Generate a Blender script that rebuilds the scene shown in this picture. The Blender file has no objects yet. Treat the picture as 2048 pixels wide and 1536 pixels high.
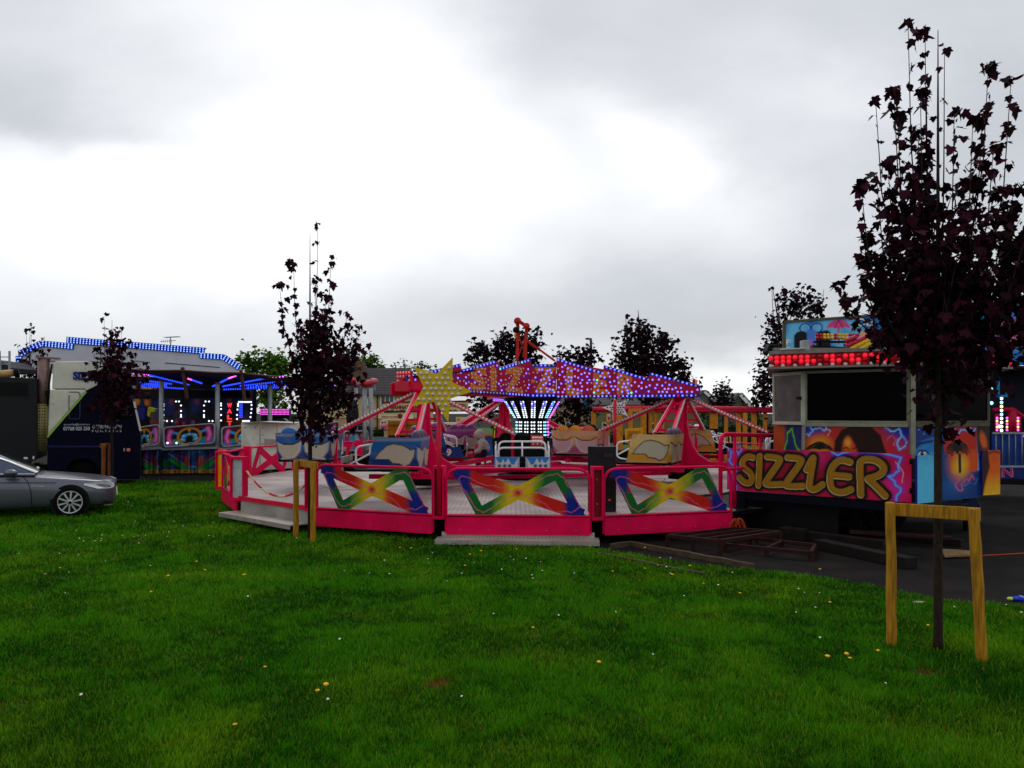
import bpy, bmesh, math, random
import numpy as np
from mathutils import Vector, Matrix

sc = bpy.context.scene
R = math.radians
# ------------------------------------------------------------------ camera
FX = 1600.0          # focal length in photo pixels (photo 2048 wide)
HZ = 825.0           # horizon row in the photo
CH = 2.3             # camera height above the fairground
cam_d = bpy.data.cameras.new("camera")
cam_d.sensor_width = 36.0
cam_d.lens = FX / 2048 * 36.0
cam_d.shift_y = (HZ - 768.0) / 2048.0
cam_d.clip_start = 0.1
cam_d.clip_end = 3000
cam = bpy.data.objects.new("camera", cam_d)
sc.collection.objects.link(cam)
cam.location = (0, 0, CH)
cam.rotation_euler = (R(90), 0, 0)
sc.camera = cam
# ------------------------------------------------------------------ exposure
sc.view_settings.view_transform = 'Standard'
sc.view_settings.look = 'None'
sc.view_settings.exposure = 0.35
sc.view_settings.gamma = 1.0
# ------------------------------------------------------------------ sun behind cloud
SUN_EL, SUN_AZ = R(52), R(-8)
sd = bpy.data.lights.new("sun", 'SUN')
sd.energy = 0.55
sd.angle = R(25)
sd.color = (1.0, 0.97, 0.92)
so = bpy.data.objects.new("sun", sd)
sc.collection.objects.link(so)
so.rotation_euler = (R(-38), 0, R(8))
so.location = (0, 40, 60)
# ------------------------------------------------------------------ overcast sky
w = bpy.data.worlds.new("World")
sc.world = w
w.use_nodes = True
nt = w.node_tree
for n in list(nt.nodes):
    nt.nodes.remove(n)
class NG:
    def __init__(s, nt): s.nt = nt
    def new(s, t, **k):
        n = s.nt.nodes.new(t)
        for a, b in k.items(): setattr(n, a, b)
        return n
    def math(s, op, a, b=None, c=None):
        n = s.new('ShaderNodeMath', operation=op)
        for i, v in enumerate((a, b, c)):
            if v is None: continue
            if isinstance(v, (int, float)): n.inputs[i].default_value = v
            else: s.nt.links.new(v, n.inputs[i])
        return n.outputs[0]
    def link(s, a, b): s.nt.links.new(a, b)
g = NG(nt)
tc = g.new('ShaderNodeTexCoord')
sep = g.new('ShaderNodeSeparateXYZ')
g.link(tc.outputs['Generated'], sep.inputs[0])
yy = g.math('MAXIMUM', sep.outputs[1], 0.2)
u0 = g.math('DIVIDE', sep.outputs[0], yy)
v0 = g.math('DIVIDE', sep.outputs[2], yy)
cmb = g.new('ShaderNodeCombineXYZ')
g.link(u0, cmb.inputs[0]); g.link(g.math('MULTIPLY', v0, 1.9), cmb.inputs[1])
def noise(scale, detail, off):
    mp = g.new('ShaderNodeMapping'); mp.inputs['Location'].default_value = off
    g.link(cmb.outputs[0], mp.inputs[0])
    n = g.new('ShaderNodeTexNoise'); n.inputs['Scale'].default_value = scale
    n.inputs['Detail'].default_value = detail; n.inputs['Roughness'].default_value = 0.55
    g.link(mp.outputs[0], n.inputs['Vector'])
    return n.outputs['Fac']
nA = noise(2.6, 5, (3.1, 0.4, 0)); nB = noise(2.6, 5, (8.7, 5.2, 2)); nC = noise(5.5, 6, (1.3, 7.7, 4))
u = g.math('ADD', u0, g.math('MULTIPLY', g.math('SUBTRACT', nA, 0.5), 0.34))
v = g.math('ADD', v0, g.math('MULTIPLY', g.math('SUBTRACT', nB, 0.5), 0.18))
acc = 0.56
def lobe(px, py, sx, sy, amp, tilt=0.0):
    global acc
    a = g.math('SUBTRACT', u, (px - 1024) / FX)
    b = g.math('SUBTRACT', v, (HZ - py) / FX)
    if tilt: b = g.math('ADD', b, g.math('MULTIPLY', a, tilt))
    a = g.math('DIVIDE', a, sx / FX); b = g.math('DIVIDE', b, sy / FX)
    e = g.math('MULTIPLY', g.math('ADD', g.math('MULTIPLY', a, a), g.math('MULTIPLY', b, b)), -1.0)
    acc = g.math('ADD', acc, g.math('MULTIPLY', g.math('EXPONENT', e), amp))
lobe(660, 380, 700, 200, 0.35)
lobe(150, 480, 600, 150, 0.25)
lobe(1330, 300, 150, 110, 0.22, 0.5)
lobe(1420, 745, 260, 40, 0.30)
lobe(500, 60, 420, 120, 0.18)
lobe(780, 150, 260, 200, 0.18)
lobe(1650, 170, 160, 90, 0.12)
lobe(240, 275, 330, 60, -0.15, 0.22)
lobe(60, 190, 260, 110, -0.06)
lobe(1380, 640, 330, 90, -0.08)
lobe(300, 660, 700, 90, 0.03)
lobe(800, 640, 700, 70, -0.05)
lobe(1900, 330, 260, 330, -0.08)
lobe(1150, 60, 150, 150, -0.05)
acc = g.math('ADD', acc, g.math('MULTIPLY', g.math('SUBTRACT', nC, 0.5), 0.13))
acc = g.math('MAXIMUM', g.math('MINIMUM', acc, 0.86), 0.4)
ramp = g.new('ShaderNodeValToRGB')
ramp.color_ramp.elements[0].position = 0.45; ramp.color_ramp.elements[0].color = (0.93, 0.965, 1.03, 1)
ramp.color_ramp.elements[1].position = 0.95; ramp.color_ramp.elements[1].color = (1, 1, 1, 1)
g.link(acc, ramp.inputs[0])
vm = g.new('ShaderNodeVectorMath', operation='SCALE')
g.link(ramp.outputs[0], vm.inputs[0]); g.link(acc, vm.inputs['Scale'])
sky = g.new('ShaderNodeTexSky', sky_type='NISHITA', sun_disc=False, sun_elevation=SUN_EL, sun_rotation=SUN_AZ)
bg1 = g.new('ShaderNodeBackground'); bg1.inputs['Strength'].default_value = 0.96
bg2 = g.new('ShaderNodeBackground'); bg2.inputs['Strength'].default_value = 0.006
g.link(vm.outputs[0], bg1.inputs[0]); g.link(sky.outputs[0], bg2.inputs[0])
add = g.new('ShaderNodeAddShader'); out = g.new('ShaderNodeOutputWorld')
g.link(bg1.outputs[0], add.inputs[0]); g.link(bg2.outputs[0], add.inputs[1]); g.link(add.outputs[0], out.inputs[0])

# ------------------------------------------------------------------ materials
def S(r, g_, b):
    def f(c):
        c = c / 255.0
        return c / 12.92 if c <= 0.04045 else ((c + 0.055) / 1.055) ** 2.4
    return (f(r), f(g_), f(b))
def mat(name, col, rough=0.5, metal=0.0, var=0.15, scale=6.0, bump=0.0, bscale=40.0, coat=0.0, spec=0.22, trans=0.0, stretch=None, dirt=0.0):
    m = bpy.data.materials.new(name); m.use_nodes = True
    t = NG(m.node_tree); b = m.node_tree.nodes['Principled BSDF']
    b.inputs['Roughness'].default_value = rough; b.inputs['Metallic'].default_value = metal
    b.inputs['Specular IOR Level'].default_value = spec
    b.inputs['Coat Weight'].default_value = coat
    tcx = t.new('ShaderNodeTexCoord')
    vec = tcx.outputs['Object']
    if stretch:
        mp = t.new('ShaderNodeMapping'); mp.inputs['Scale'].default_value = stretch
        t.link(vec, mp.inputs[0]); vec = mp.outputs[0]
    n = t.new('ShaderNodeTexNoise'); n.inputs['Scale'].default_value = scale; n.inputs['Detail'].default_value = 5
    t.link(vec, n.inputs['Vector'])
    r = t.new('ShaderNodeValToRGB')
    lo = [c * (1 - var) for c in col]; hi = [min(1, c * (1 + var)) for c in col]
    r.color_ramp.elements[0].position = 0.32; r.color_ramp.elements[0].color = (*lo, 1)
    r.color_ramp.elements[1].position = 0.68; r.color_ramp.elements[1].color = (*hi, 1)
    t.link(n.outputs['Fac'], r.inputs[0]); t.link(r.outputs[0], b.inputs['Base Color'])
    if dirt:
        nd = t.new('ShaderNodeTexNoise'); nd.inputs['Scale'].default_value = scale * 2.2; nd.inputs['Detail'].default_value = 9; nd.inputs['Roughness'].default_value = 0.72
        t.link(tcx.outputs['Object'], nd.inputs['Vector'])
        rd = t.new('ShaderNodeValToRGB'); rd.color_ramp.elements[0].position = 0.56; rd.color_ramp.elements[1].position = 0.70
        rd.color_ramp.elements[0].color = (0, 0, 0, 1); rd.color_ramp.elements[1].color = (dirt, dirt, dirt, 1)
        t.link(nd.outputs['Fac'], rd.inputs[0])
        mxd = t.new('ShaderNodeMix', data_type='RGBA'); t.link(rd.outputs[0], mxd.inputs[0]); t.link(r.outputs[0], mxd.inputs[6]); mxd.inputs[7].default_value = (0.05, 0.035, 0.028, 1)
        t.link(mxd.outputs[2], b.inputs['Base Color'])
        rr_ = t.new('ShaderNodeMapRange'); rr_.inputs[3].default_value = rough * 0.8; rr_.inputs[4].default_value = min(1, rough * 1.5)
        t.link(n.outputs['Fac'], rr_.inputs[0]); t.link(rr_.outputs[0], b.inputs['Roughness'])
    if bump:
        n2 = t.new('ShaderNodeTexNoise'); n2.inputs['Scale'].default_value = bscale; n2.inputs['Detail'].default_value = 3
        t.link(vec, n2.inputs['Vector'])
        bp = t.new('ShaderNodeBump'); bp.inputs['Strength'].default_value = bump; bp.inputs['Distance'].default_value = 0.02
        t.link(n2.outputs['Fac'], bp.inputs['Height']); t.link(bp.outputs[0], b.inputs['Normal'])
    return m
def emis(name, col, strength):
    m = bpy.data.materials.new(name); m.use_nodes = True
    b = m.node_tree.nodes['Principled BSDF']
    b.inputs['Base Color'].default_value = (col[0] * .3, col[1] * .3, col[2] * .3, 1)
    b.inputs['Emission Color'].default_value = (*col, 1); b.inputs['Emission Strength'].default_value = strength
    b.inputs['Roughness'].default_value = 0.3
    return m
def vcol(name, rough=0.4, coat=0.2, var=0.12, metal=0.0):
    m = bpy.data.materials.new(name); m.use_nodes = True
    t = NG(m.node_tree); b = m.node_tree.nodes['Principled BSDF']
    b.inputs['Roughness'].default_value = rough; b.inputs['Coat Weight'].default_value = coat
    b.inputs['Metallic'].default_value = metal; b.inputs['Specular IOR Level'].default_value = 0.2
    a = t.new('ShaderNodeAttribute', attribute_name='Col')
    tcx = t.new('ShaderNodeTexCoord')
    n = t.new('ShaderNodeTexNoise'); n.inputs['Scale'].default_value = 9; n.inputs['Detail'].default_value = 6
    t.link(tcx.outputs['Object'], n.inputs['Vector'])
    sc_ = t.math('ADD', t.math('MULTIPLY', n.outputs['Fac'], 2 * var), 1 - var)
    vmx = t.new('ShaderNodeVectorMath', operation='SCALE')
    t.link(a.outputs['Color'], vmx.inputs[0]); t.link(sc_, vmx.inputs['Scale'])
    t.link(vmx.outputs[0], b.inputs['Base Color'])
    return m
def leafmat(name, col, trans=0.25, var=0.5):
    m = bpy.data.materials.new(name); m.use_nodes = True
    t = NG(m.node_tree); b = m.node_tree.nodes['Principled BSDF']
    b.inputs['Roughness'].default_value = 0.65; b.inputs['Specular IOR Level'].default_value = 0.08
    oi = t.new('ShaderNodeAttribute', attribute_name='Col')
    t.link(oi.outputs['Color'], b.inputs['Base Color'])
    tr = t.new('ShaderNodeBsdfTranslucent'); t.link(oi.outputs['Color'], tr.inputs[0])
    mx = t.new('ShaderNodeMixShader'); mx.inputs[0].default_value = trans
    o = m.node_tree.nodes['Material Output']
    t.link(b.outputs[0], mx.inputs[1]); t.link(tr.outputs[0], mx.inputs[2]); t.link(mx.outputs[0], o.inputs[0])
    return m

PINK = mat('pink_paint', S(226, 0, 74), 0.45, var=0.14, scale=3, spec=0.12, dirt=0.45)
PINKD = mat('pink_red_paint', S(205, 8, 52), 0.42, var=0.15, scale=4)
REDD = mat('dark_red_panel', S(120, 0, 20), 0.5)
REDO = mat('red_orange_paint', S(190, 40, 28), 0.5, var=0.2)
ALU = mat('aluminium', S(164, 152, 144), 0.45, 0.35, var=0.15, scale=5, dirt=0.5)
GALV = mat('galvanised_pole', S(150, 155, 158), 0.5, 0.4)
BLACK = mat('black_paint', S(9, 8, 10), 0.6, spec=0.12)
BLACKS = mat('black_gloss', S(7, 7, 9), 0.3, spec=0.15)
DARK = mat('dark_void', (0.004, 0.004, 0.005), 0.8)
NAVYD = mat('dark_navy_steel', S(9, 10, 26), 0.6, spec=0.1)
RUBBER = mat('rubber', S(12, 12, 12), 0.85, spec=0.1)
WHITE = mat('white_paint', S(225, 222, 218), 0.4, var=0.08)
WHITEB = mat('white_tube', S(230, 226, 228), 0.3, var=0.05)
CREAM = mat('cream_panel', S(205, 203, 190), 0.5, var=0.1, scale=2, dirt=0.3)
YELLOW = mat('yellow_star_paint', S(216, 180, 12), 0.4, var=0.1)
BULBW = mat('unlit_bulb', S(214, 200, 196), 0.15, var=0.05)
WOODY = mat('stake_wood', S(166, 116, 22), 0.75, var=0.4, scale=5, bump=0.3, stretch=(8, 8, 0.8))
WOODG = mat('weathered_timber', S(74, 61, 45), 0.85, var=0.35, scale=6, bump=0.4)
WOODD = mat('dark_timber', S(22, 17, 13), 0.85, var=0.35, scale=6, bump=0.4)
RUST = mat('rusty_red_steel', S(44, 14, 9), 0.75, var=0.4, scale=8)
BARK = mat('bark', S(58, 46, 38), 0.9, var=0.35, scale=9, bump=0.5)
BARKD = mat('dark_bark', S(34, 24, 24), 0.9, var=0.3, scale=9, bump=0.4)
GLASSD = mat('dark_glass', S(5, 5, 7), 0.2, var=0.05, spec=0.02)
PAINT = vcol('painted_art', 0.5, 0.03)
PAINTM = vcol('painted_fibreglass', 0.32, 0.15, 0.06)
LED_B = emis('blue_led', (0.16, 0.17, 1.0), 1.6)
LED_BD = emis('deep_blue_led', (0.02, 0.06, 1.0), 1.6)
LED_W = emis('white_led', (0.85, 0.95, 1.0), 1.3)
LED_C = emis('cyan_led', (0.25, 0.75, 1.0), 1.6)
LED_M = emis('magenta_led', (1.0, 0.12, 0.85), 1.6)
LED_R = emis('red_led', (1.0, 0.01, 0.03), 0.6)
LED_RO = emis('salmon_led', (1.0, 0.22, 0.14), 0.45)
LED_G = emis('green_led', (0.1, 0.95, 0.5), 1.2)
LED_Y = emis('yellow_led', (1.0, 0.85, 0.2), 1.4)
LED_V = emis('violet_led', (0.35, 0.12, 1.0), 1.3)
BLUEB = mat('blue_trim', S(20, 24, 150), 0.4)
LEAFP = leafmat('purple_leaves', (1, 1, 1), 0.12)
LEAFG = leafmat('green_leaves', (1, 1, 1), 0.25)
GRASSM = leafmat('grass_blades', (1, 1, 1), 0.2)

# ------------------------------------------------------------------ pixel helpers (real depths)
def P(px, py, Y): return Vector(((px - 1024) * Y / FX, Y, CH - (py - HZ) * Y / FX))
def GP(px, py):
    Y = CH * FX / (py - HZ)
    return Vector(((px - 1024) * Y / FX, Y, 0))
def PL(px, py, O, U):
    """point of the vertical plane through O along horizontal U seen at photo pixel px,py"""
    a = (px - 1024) / FX
    t = (a * O[1] - O[0]) / (U[0] - a * U[1])
    Y = O[1] + t * U[1]
    return Vector((O[0] + t * U[0], Y, CH - (py - HZ) * Y / FX))

# ------------------------------------------------------------------ object helpers
ORG = {}
def tag(o, label=None, cat=None, group=None, kind=None):
    if label: o['label'] = label
    if cat: o['category'] = cat
    if group: o['group'] = group
    if kind: o['kind'] = kind
    return o
def thing(name, label, cat, loc=(0, 0, 0), group=None):
    o = bpy.data.objects.new(name, None)
    o.empty_display_size = 0.2
    sc.collection.objects.link(o)
    o.location = loc
    ORG[o.name] = Vector(loc)
    return tag(o, label, cat, group)
def frame(N_, up=(0, 0, 1)):
    n = Vector(N_).normalized(); up = Vector(up)
    if abs(n.dot(up)) > 0.98: up = Vector((1, 0, 0))
    a = up.cross(n).normalized(); b = n.cross(a)
    return a, b, n
class MB:
    def __init__(s):
        s.v = []; s.f = []; s.m = []; s.sm = []; s.c = {}
    def add(s, vs, fs, m=0, smooth=False, cols=None):
        o = len(s.v)
        s.v.extend([tuple(x) for x in vs])
        for f in fs:
            s.f.append(tuple(o + i for i in f)); s.m.append(m); s.sm.append(smooth)
        if cols is not None:
            for i, c in enumerate(cols): s.c[o + i] = c
        return s
    def box(s, c, size, m=0, rz=0.0, M=None):
        c = Vector(c); hx, hy, hz = size[0] / 2, size[1] / 2, size[2] / 2
        rot = M if M is not None else Matrix.Rotation(rz, 3, 'Z')
        vs = [c + rot @ Vector((x, y, z)) for z in (-hz, hz) for x, y in ((-hx, -hy), (hx, -hy), (hx, hy), (-hx, hy))]
        return s.add(vs, [(0, 3, 2, 1), (4, 5, 6, 7), (0, 1, 5, 4), (1, 2, 6, 5), (2, 3, 7, 6), (3, 0, 4, 7)], m)
    def box2(s, a, b, m=0):
        a = Vector(a); b = Vector(b)
        return s.box((a + b) / 2, [abs(b[i] - a[i]) for i in range(3)], m)
    def bar(s, p0, p1, w, h, m=0, up=(0, 0, 1)):
        p0 = Vector(p0); p1 = Vector(p1)
        n = (p1 - p0).normalized(); u = Vector(up)
        if abs(n.dot(u)) > 0.98: u = Vector((0, 1, 0))
        a = u.cross(n).normalized(); b = n.cross(a)
        vs = [p + a * x * w / 2 + b * y * h / 2 for p in (p0, p1) for x, y in ((-1, -1), (1, -1), (1, 1), (-1, 1))]
        return s.add(vs, [(0, 3, 2, 1), (4, 5, 6, 7), (0, 1, 5, 4), (1, 2, 6, 5), (2, 3, 7, 6), (3, 0, 4, 7)], m)
    def tube(s, pts, r, n=8, m=0, closed=False, cap=True):
        pts = [Vector(p) for p in pts]; k = len(pts)
        rs = r if isinstance(r, (list, tuple)) else [r] * k
        vs = []; prev = None
        for i, p in enumerate(pts):
            if closed: t = pts[(i + 1) % k] - pts[i - 1]
            else: t = pts[min(i + 1, k - 1)] - pts[max(i - 1, 0)]
            if t.length < 1e-9: t = Vector((0, 0, 1))
            t.normalize()
            if prev is None:
                a = Vector((0, 0, 1)) if abs(t.z) < 0.9 else Vector((1, 0, 0))
                a = (a - t * a.dot(t)).normalized()
            else:
                a = prev - t * prev.dot(t)
                a = a.normalized() if a.length > 1e-6 else Vector((1, 0, 0))
            prev = a; b = t.cross(a)
            for j in range(n):
                q = 2 * math.pi * j / n
                vs.append(p + (a * math.cos(q) + b * math.sin(q)) * rs[i])
        fs = []
        for i in range(k if closed else k - 1):
            for j in range(n):
                i2 = (i + 1) % k
                fs.append((i * n + j, i * n + (j + 1) % n, i2 * n + (j + 1) % n, i2 * n + j))
        if cap and not closed:
            fs.append(tuple(range(n - 1, -1, -1))); fs.append(tuple((k - 1) * n + j for j in range(n)))
        return s.add(vs, fs, m, True)
    def cyl(s, p0, p1, r, n=12, m=0, r1=None):
        return s.tube([p0, p1], [r, r if r1 is None else r1], n, m)
    def ball(s, c, r, m=0, nu=10, nv=6, sx=1, sy=1, sz=1):
        c = Vector(c); vs = []; fs = []
        for i in range(nv + 1):
            th = math.pi * i / nv
            for j in range(nu):
                ph = 2 * math.pi * j / nu
                vs.append(c + Vector((math.sin(th) * math.cos(ph) * r * sx, math.sin(th) * math.sin(ph) * r * sy, math.cos(th) * r * sz)))
        for i in range(nv):
            for j in range(nu):
                fs.append((i * nu + j, (i + 1) * nu + j, (i + 1) * nu + (j + 1) % nu, i * nu + (j + 1) % nu))
        return s.add(vs, fs, m, True)
    def dome(s, p, nrm, r, m=0, n=6, h=0.8):
        a, b, nn = frame(nrm); p = Vector(p); vs = []
        for k, (rr, hh) in enumerate(((1, 0), (0.75, 0.62))):
            for j in range(n):
                q = 2 * math.pi * j / n
                vs.append(p + (a * math.cos(q) + b * math.sin(q)) * r * rr + nn * r * h * hh)
        vs.append(p + nn * r * h)
        fs = [(j, (j + 1) % n, n + (j + 1) % n, n + j) for j in range(n)] + [(n + j, n + (j + 1) % n, 2 * n) for j in range(n)]
        return s.add(vs, fs, m, True)
    def prism(s, pts, off, m=0, mside=None):
        """closed polygon (3-D points, planar) extruded by vector off"""
        pts = [Vector(p) for p in pts]; off = Vector(off); n = len(pts)
        nrm = Vector((0, 0, 0))
        for i in range(n): nrm += pts[i].cross(pts[(i + 1) % n])
        if nrm.dot(off) > 0: pts = pts[::-1]
        vs = pts + [p + off for p in pts]
        s.add(vs, [tuple(range(n)), tuple(range(2 * n - 1, n - 1, -1))], m)
        o = len(s.v) - 2 * n
        for i in range(n):
            j = (i + 1) % n
            s.f.append((o + i, o + n + i, o + n + j, o + j)); s.m.append(m if mside is None else mside); s.sm.append(False)
        return s
    def lathe(s, prof, c=(0, 0, 0), n=24, m=0, smooth=True):
        c = Vector(c); vs = []
        for r, z in prof:
            for j in range(n):
                q = 2 * math.pi * j / n
                vs.append(c + Vector((r * math.cos(q), r * math.sin(q), z)))
        fs = [(i * n + j, i * n + (j + 1) % n, (i + 1) * n + (j + 1) % n, (i + 1) * n + j) for i in range(len(prof) - 1) for j in range(n)]
        return s.add(vs, fs, m, smooth)
    def grid(s, PT, C, m=0, flip=False, smooth=False):
        """PT array (nv,nu,3), C array (nv,nu,3)"""
        nv, nu = PT.shape[:2]
        vs = PT.reshape(-1, 3).tolist(); fs = []
        for i in range(nv - 1):
            for j in range(nu - 1):
                a = i * nu + j
                q = (a, a + 1, a + nu + 1, a + nu)
                fs.append(q[::-1] if flip else q)
        return s.add(vs, fs, m, smooth, C.reshape(-1, 3).tolist())
    def build(s, name, mats, parent=None, org=None, loc=None):
        me = bpy.data.meshes.new(name)
        o3 = Vector(org) if org is not None else (ORG[parent.name] if parent is not None else Vector((0, 0, 0)))
        V = np.array(s.v, dtype=np.float64).reshape(-1, 3) - np.array(o3)
        me.from_pydata(V.tolist(), [], s.f)
        if not isinstance(mats, (list, tuple)): mats = [mats]
        for mm in mats: me.materials.append(mm)
        me.polygons.foreach_set('material_index', s.m)
        me.polygons.foreach_set('use_smooth', s.sm)
        if s.c:
            at = me.color_attributes.new('Col', 'FLOAT_COLOR', 'POINT')
            arr = np.ones((len(s.v), 4), dtype=np.float32) * 0.5
            idx = np.fromiter(s.c.keys(), dtype=int); val = np.array(list(s.c.values()), dtype=np.float32)
            arr[idx, :3] = val[:, :3]; arr[:, 3] = 1
            at.data.foreach_set('color', arr.ravel())
        me.update()
        o = bpy.data.objects.new(name, me)
        sc.collection.objects.link(o)
        if parent is not None:
            o.parent = parent
            ORG[o.name] = o3
        else:
            o.location = o3; ORG[o.name] = o3
        return o
def shell(o, bev=0.01, seg=2):
    md = o.modifiers.new('bevel', 'BEVEL'); md.width = bev; md.segments = seg; md.limit_method = 'ANGLE'; md.angle_limit = R(40)
    return o

# ------------------------------------------------------------------ lettering (built-in font turned into flat mesh)
_txt = {}
def text_geo(st, bold=0.0):
    k = (st, bold)
    if k not in _txt:
        cu = bpy.data.curves.new('txt', 'FONT'); cu.body = st; cu.size = 1.0; cu.offset = bold; cu.resolution_u = 3
        ob = bpy.data.objects.new('txt', cu); sc.collection.objects.link(ob)
        dg = bpy.context.evaluated_depsgraph_get(); dg.update()
        me = bpy.data.meshes.new_from_object(ob.evaluated_get(dg))
        vs = np.array([v.co[:2] for v in me.vertices]); fs = [tuple(p.vertices) for p in me.polygons]
        bpy.data.objects.remove(ob); bpy.data.curves.remove(cu); bpy.data.meshes.remove(me)
        mn = vs.min(0); sz = vs.max(0) - mn
        _txt[k] = ((vs - mn) / sz, fs, sz[0] / sz[1])
    return _txt[k]
def text_on(mb, st, O, U, Vv, width, height, m=0, bold=0.02, lift=None):
    """letters filling width x height from lower-left point O"""
    vs, fs, asp = text_geo(st, bold)
    O = Vector(O); U = Vector(U).normalized(); Vv = Vector(Vv).normalized()
    n = U.cross(Vv); lift = n * 0.006 if lift is None else Vector(lift)
    mb.add([O + U * (a * width) + Vv * (b * height) + lift for a, b in vs], fs, m)

# ------------------------------------------------------------------ painted art evaluated on vertices
def vnoise(x, y, seed=0):
    def h(i, j):
        t = np.sin(i * 127.1 + j * 311.7 + seed * 74.7) * 43758.5453
        return t - np.floor(t)
    xi = np.floor(x); yi = np.floor(y); fx = x - xi; fy = y - yi
    fx = fx * fx * (3 - 2 * fx); fy = fy * fy * (3 - 2 * fy)
    return (h(xi, yi) * (1 - fx) + h(xi + 1, yi) * fx) * (1 - fy) + (h(xi, yi + 1) * (1 - fx) + h(xi + 1, yi + 1) * fx) * fy
def fbm(x, y, seed=0):
    return (vnoise(x, y, seed) * .5 + vnoise(x * 2.1, y * 2.1, seed + 1) * .3 + vnoise(x * 4.3, y * 4.3, seed + 2) * .2)
class Art:
    def __init__(s, X, Y, base):
        s.X = X; s.Y = Y; s.C = np.ones(X.shape + (3,)) * np.array(base)
    def mix(s, a, col):
        a = np.clip(a, 0, 1)[..., None]; s.C = s.C * (1 - a) + np.array(col) * a; return s
    def ell(s, cx, cy, rx, ry, col, soft=0.15, rot=0.0, amp=1.0):
        x = s.X - cx; y = s.Y - cy; c, d = math.cos(rot), math.sin(rot)
        q = np.sqrt(((x * c + y * d) / rx) ** 2 + ((-x * d + y * c) / ry) ** 2)
        return s.mix((1 - q) / soft * amp if soft else (q < 1) * amp, col)
    def ring(s, cx, cy, rx, ry, wd, col, soft=0.3):
        q = np.sqrt(((s.X - cx) / rx) ** 2 + ((s.Y - cy) / ry) ** 2)
        return s.mix((wd - np.abs(q - 1)) / (wd * soft), col)
    def dist(s, pts):
        d = np.full(s.X.shape, 1e9)
        for (x0, y0), (x1, y1) in zip(pts[:-1], pts[1:]):
            dx, dy = x1 - x0, y1 - y0; L = dx * dx + dy * dy + 1e-12
            t = np.clip(((s.X - x0) * dx + (s.Y - y0) * dy) / L, 0, 1)
            d = np.minimum(d, np.hypot(s.X - x0 - t * dx, s.Y - y0 - t * dy))
        return d
    def line(s, pts, wd, col, soft=None):
        soft = soft or wd * 0.6
        return s.mix((wd / 2 + soft - s.dist(pts)) / soft, col)
    def inside(s, pts):
        ins = np.zeros(s.X.shape, bool); n = len(pts)
        for i in range(n):
            x0, y0 = pts[i]; x1, y1 = pts[(i + 1) % n]
            if y0 == y1: continue
            c = ((y0 > s.Y) != (y1 > s.Y)) & (s.X < (x1 - x0) * (s.Y - y0) / (y1 - y0) + x0)
            ins ^= c
        return ins
    def poly(s, pts, col, soft=0.0):
        ins = s.inside(pts)
        if soft:
            d = s.dist(list(pts) + [pts[0]]); sd_ = np.where(ins, d, -d)
            return s.mix(sd_ / soft + 0.5, col)
        return s.mix(ins * 1.0, col)
    @staticmethod
    def smooth(pts, n=2):
        for _ in range(n):
            o = [pts[0]]
            for a, b in zip(pts[:-1], pts[1:]): o += [(a[0] * .75 + b[0] * .25, a[1] * .75 + b[1] * .25), (a[0] * .25 + b[0] * .75, a[1] * .25 + b[1] * .75)]
            pts = o + [pts[-1]]
        return pts
    def bolt(s, pts, seed, col, wd, glow=None, rough=0.12):
        """jagged lightning line through pts"""
        rr = random.Random(seed); P_ = []
        for (x0, y0), (x1, y1) in zip(pts[:-1], pts[1:]):
            L = math.hypot(x1 - x0, y1 - y0)
            for k in range(3):
                t = k / 3.0; P_.append((x0 + (x1 - x0) * t + rr.uniform(-1, 1) * L * rough, y0 + (y1 - y0) * t + rr.uniform(-1, 1) * L * rough))
        P_.append(pts[-1])
        if glow is not None: s.mix(np.exp(-(s.dist(P_) / (wd * 2.2)) ** 2) * 0.8, glow)
        return s.line(P_, wd, col)
def art_grid(O, U, Vv, W, H, nu, nv, fn, base, top=None):
    O = np.array(O); U = np.array(Vector(U).normalized()); Vv = np.array(Vector(Vv).normalized())
    x = np.linspace(0, W, nu); y = np.linspace(0, 1, nv)
    X, Yn = np.meshgrid(x, y)
    hh = H if top is None else np.interp(X, top[0], top[1])
    Y = Yn * hh
    A = Art(X, Y, base); fn(A)
    PT = O + X[..., None] * U + Y[..., None] * Vv
    return PT, np.clip(A.C, 0, 1)
# ================================================================== GROUND
ASPH = mat('asphalt', S(29, 26, 24), 0.95, var=0.5, spec=0.1, scale=1.3, bump=0.5, bscale=90, dirt=0.0)
SOIL = mat('lawn_soil', S(40, 84, 10), 0.95, var=0.5, spec=0.03, scale=2.5, bump=0.5, bscale=30)
mb = MB()
mb.add([(-900, -80, 0), (900, -80, 0), (900, 1500, 0), (-900, 1500, 0)], [(0, 1, 2, 3)])
o = mb.build('ground', ASPH); tag(o, kind='structure')
edge = [(-80, 26.6), (-13, 26.6), (-9.3, 26.2), (-7.2, 22.5), (-5.6, 18.5), (-3.0, 15.6), (-0.4, 14.3), (1.1, 13.6)]
for p in ((1215, 1103), (1320, 1120), (1410, 1134), (1500, 1141), (1640, 1157), (1720, 1170), (1775, 1181), (1860, 1198), (1940, 1209), (2048, 1214)):
    q = GP(*p); edge.append((q.x, q.y))
edge += [(9.0, 8.6), (14, 6.5), (40, 2), (80, -10)]
lawn = edge + [(80, -60), (-80, -60)]
mb = MB()
mb.prism([(x, y, 0.0) for x, y in lawn], (0, 0, 0.012))
o = mb.build('lawn', SOIL); tag(o, kind='structure')

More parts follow.
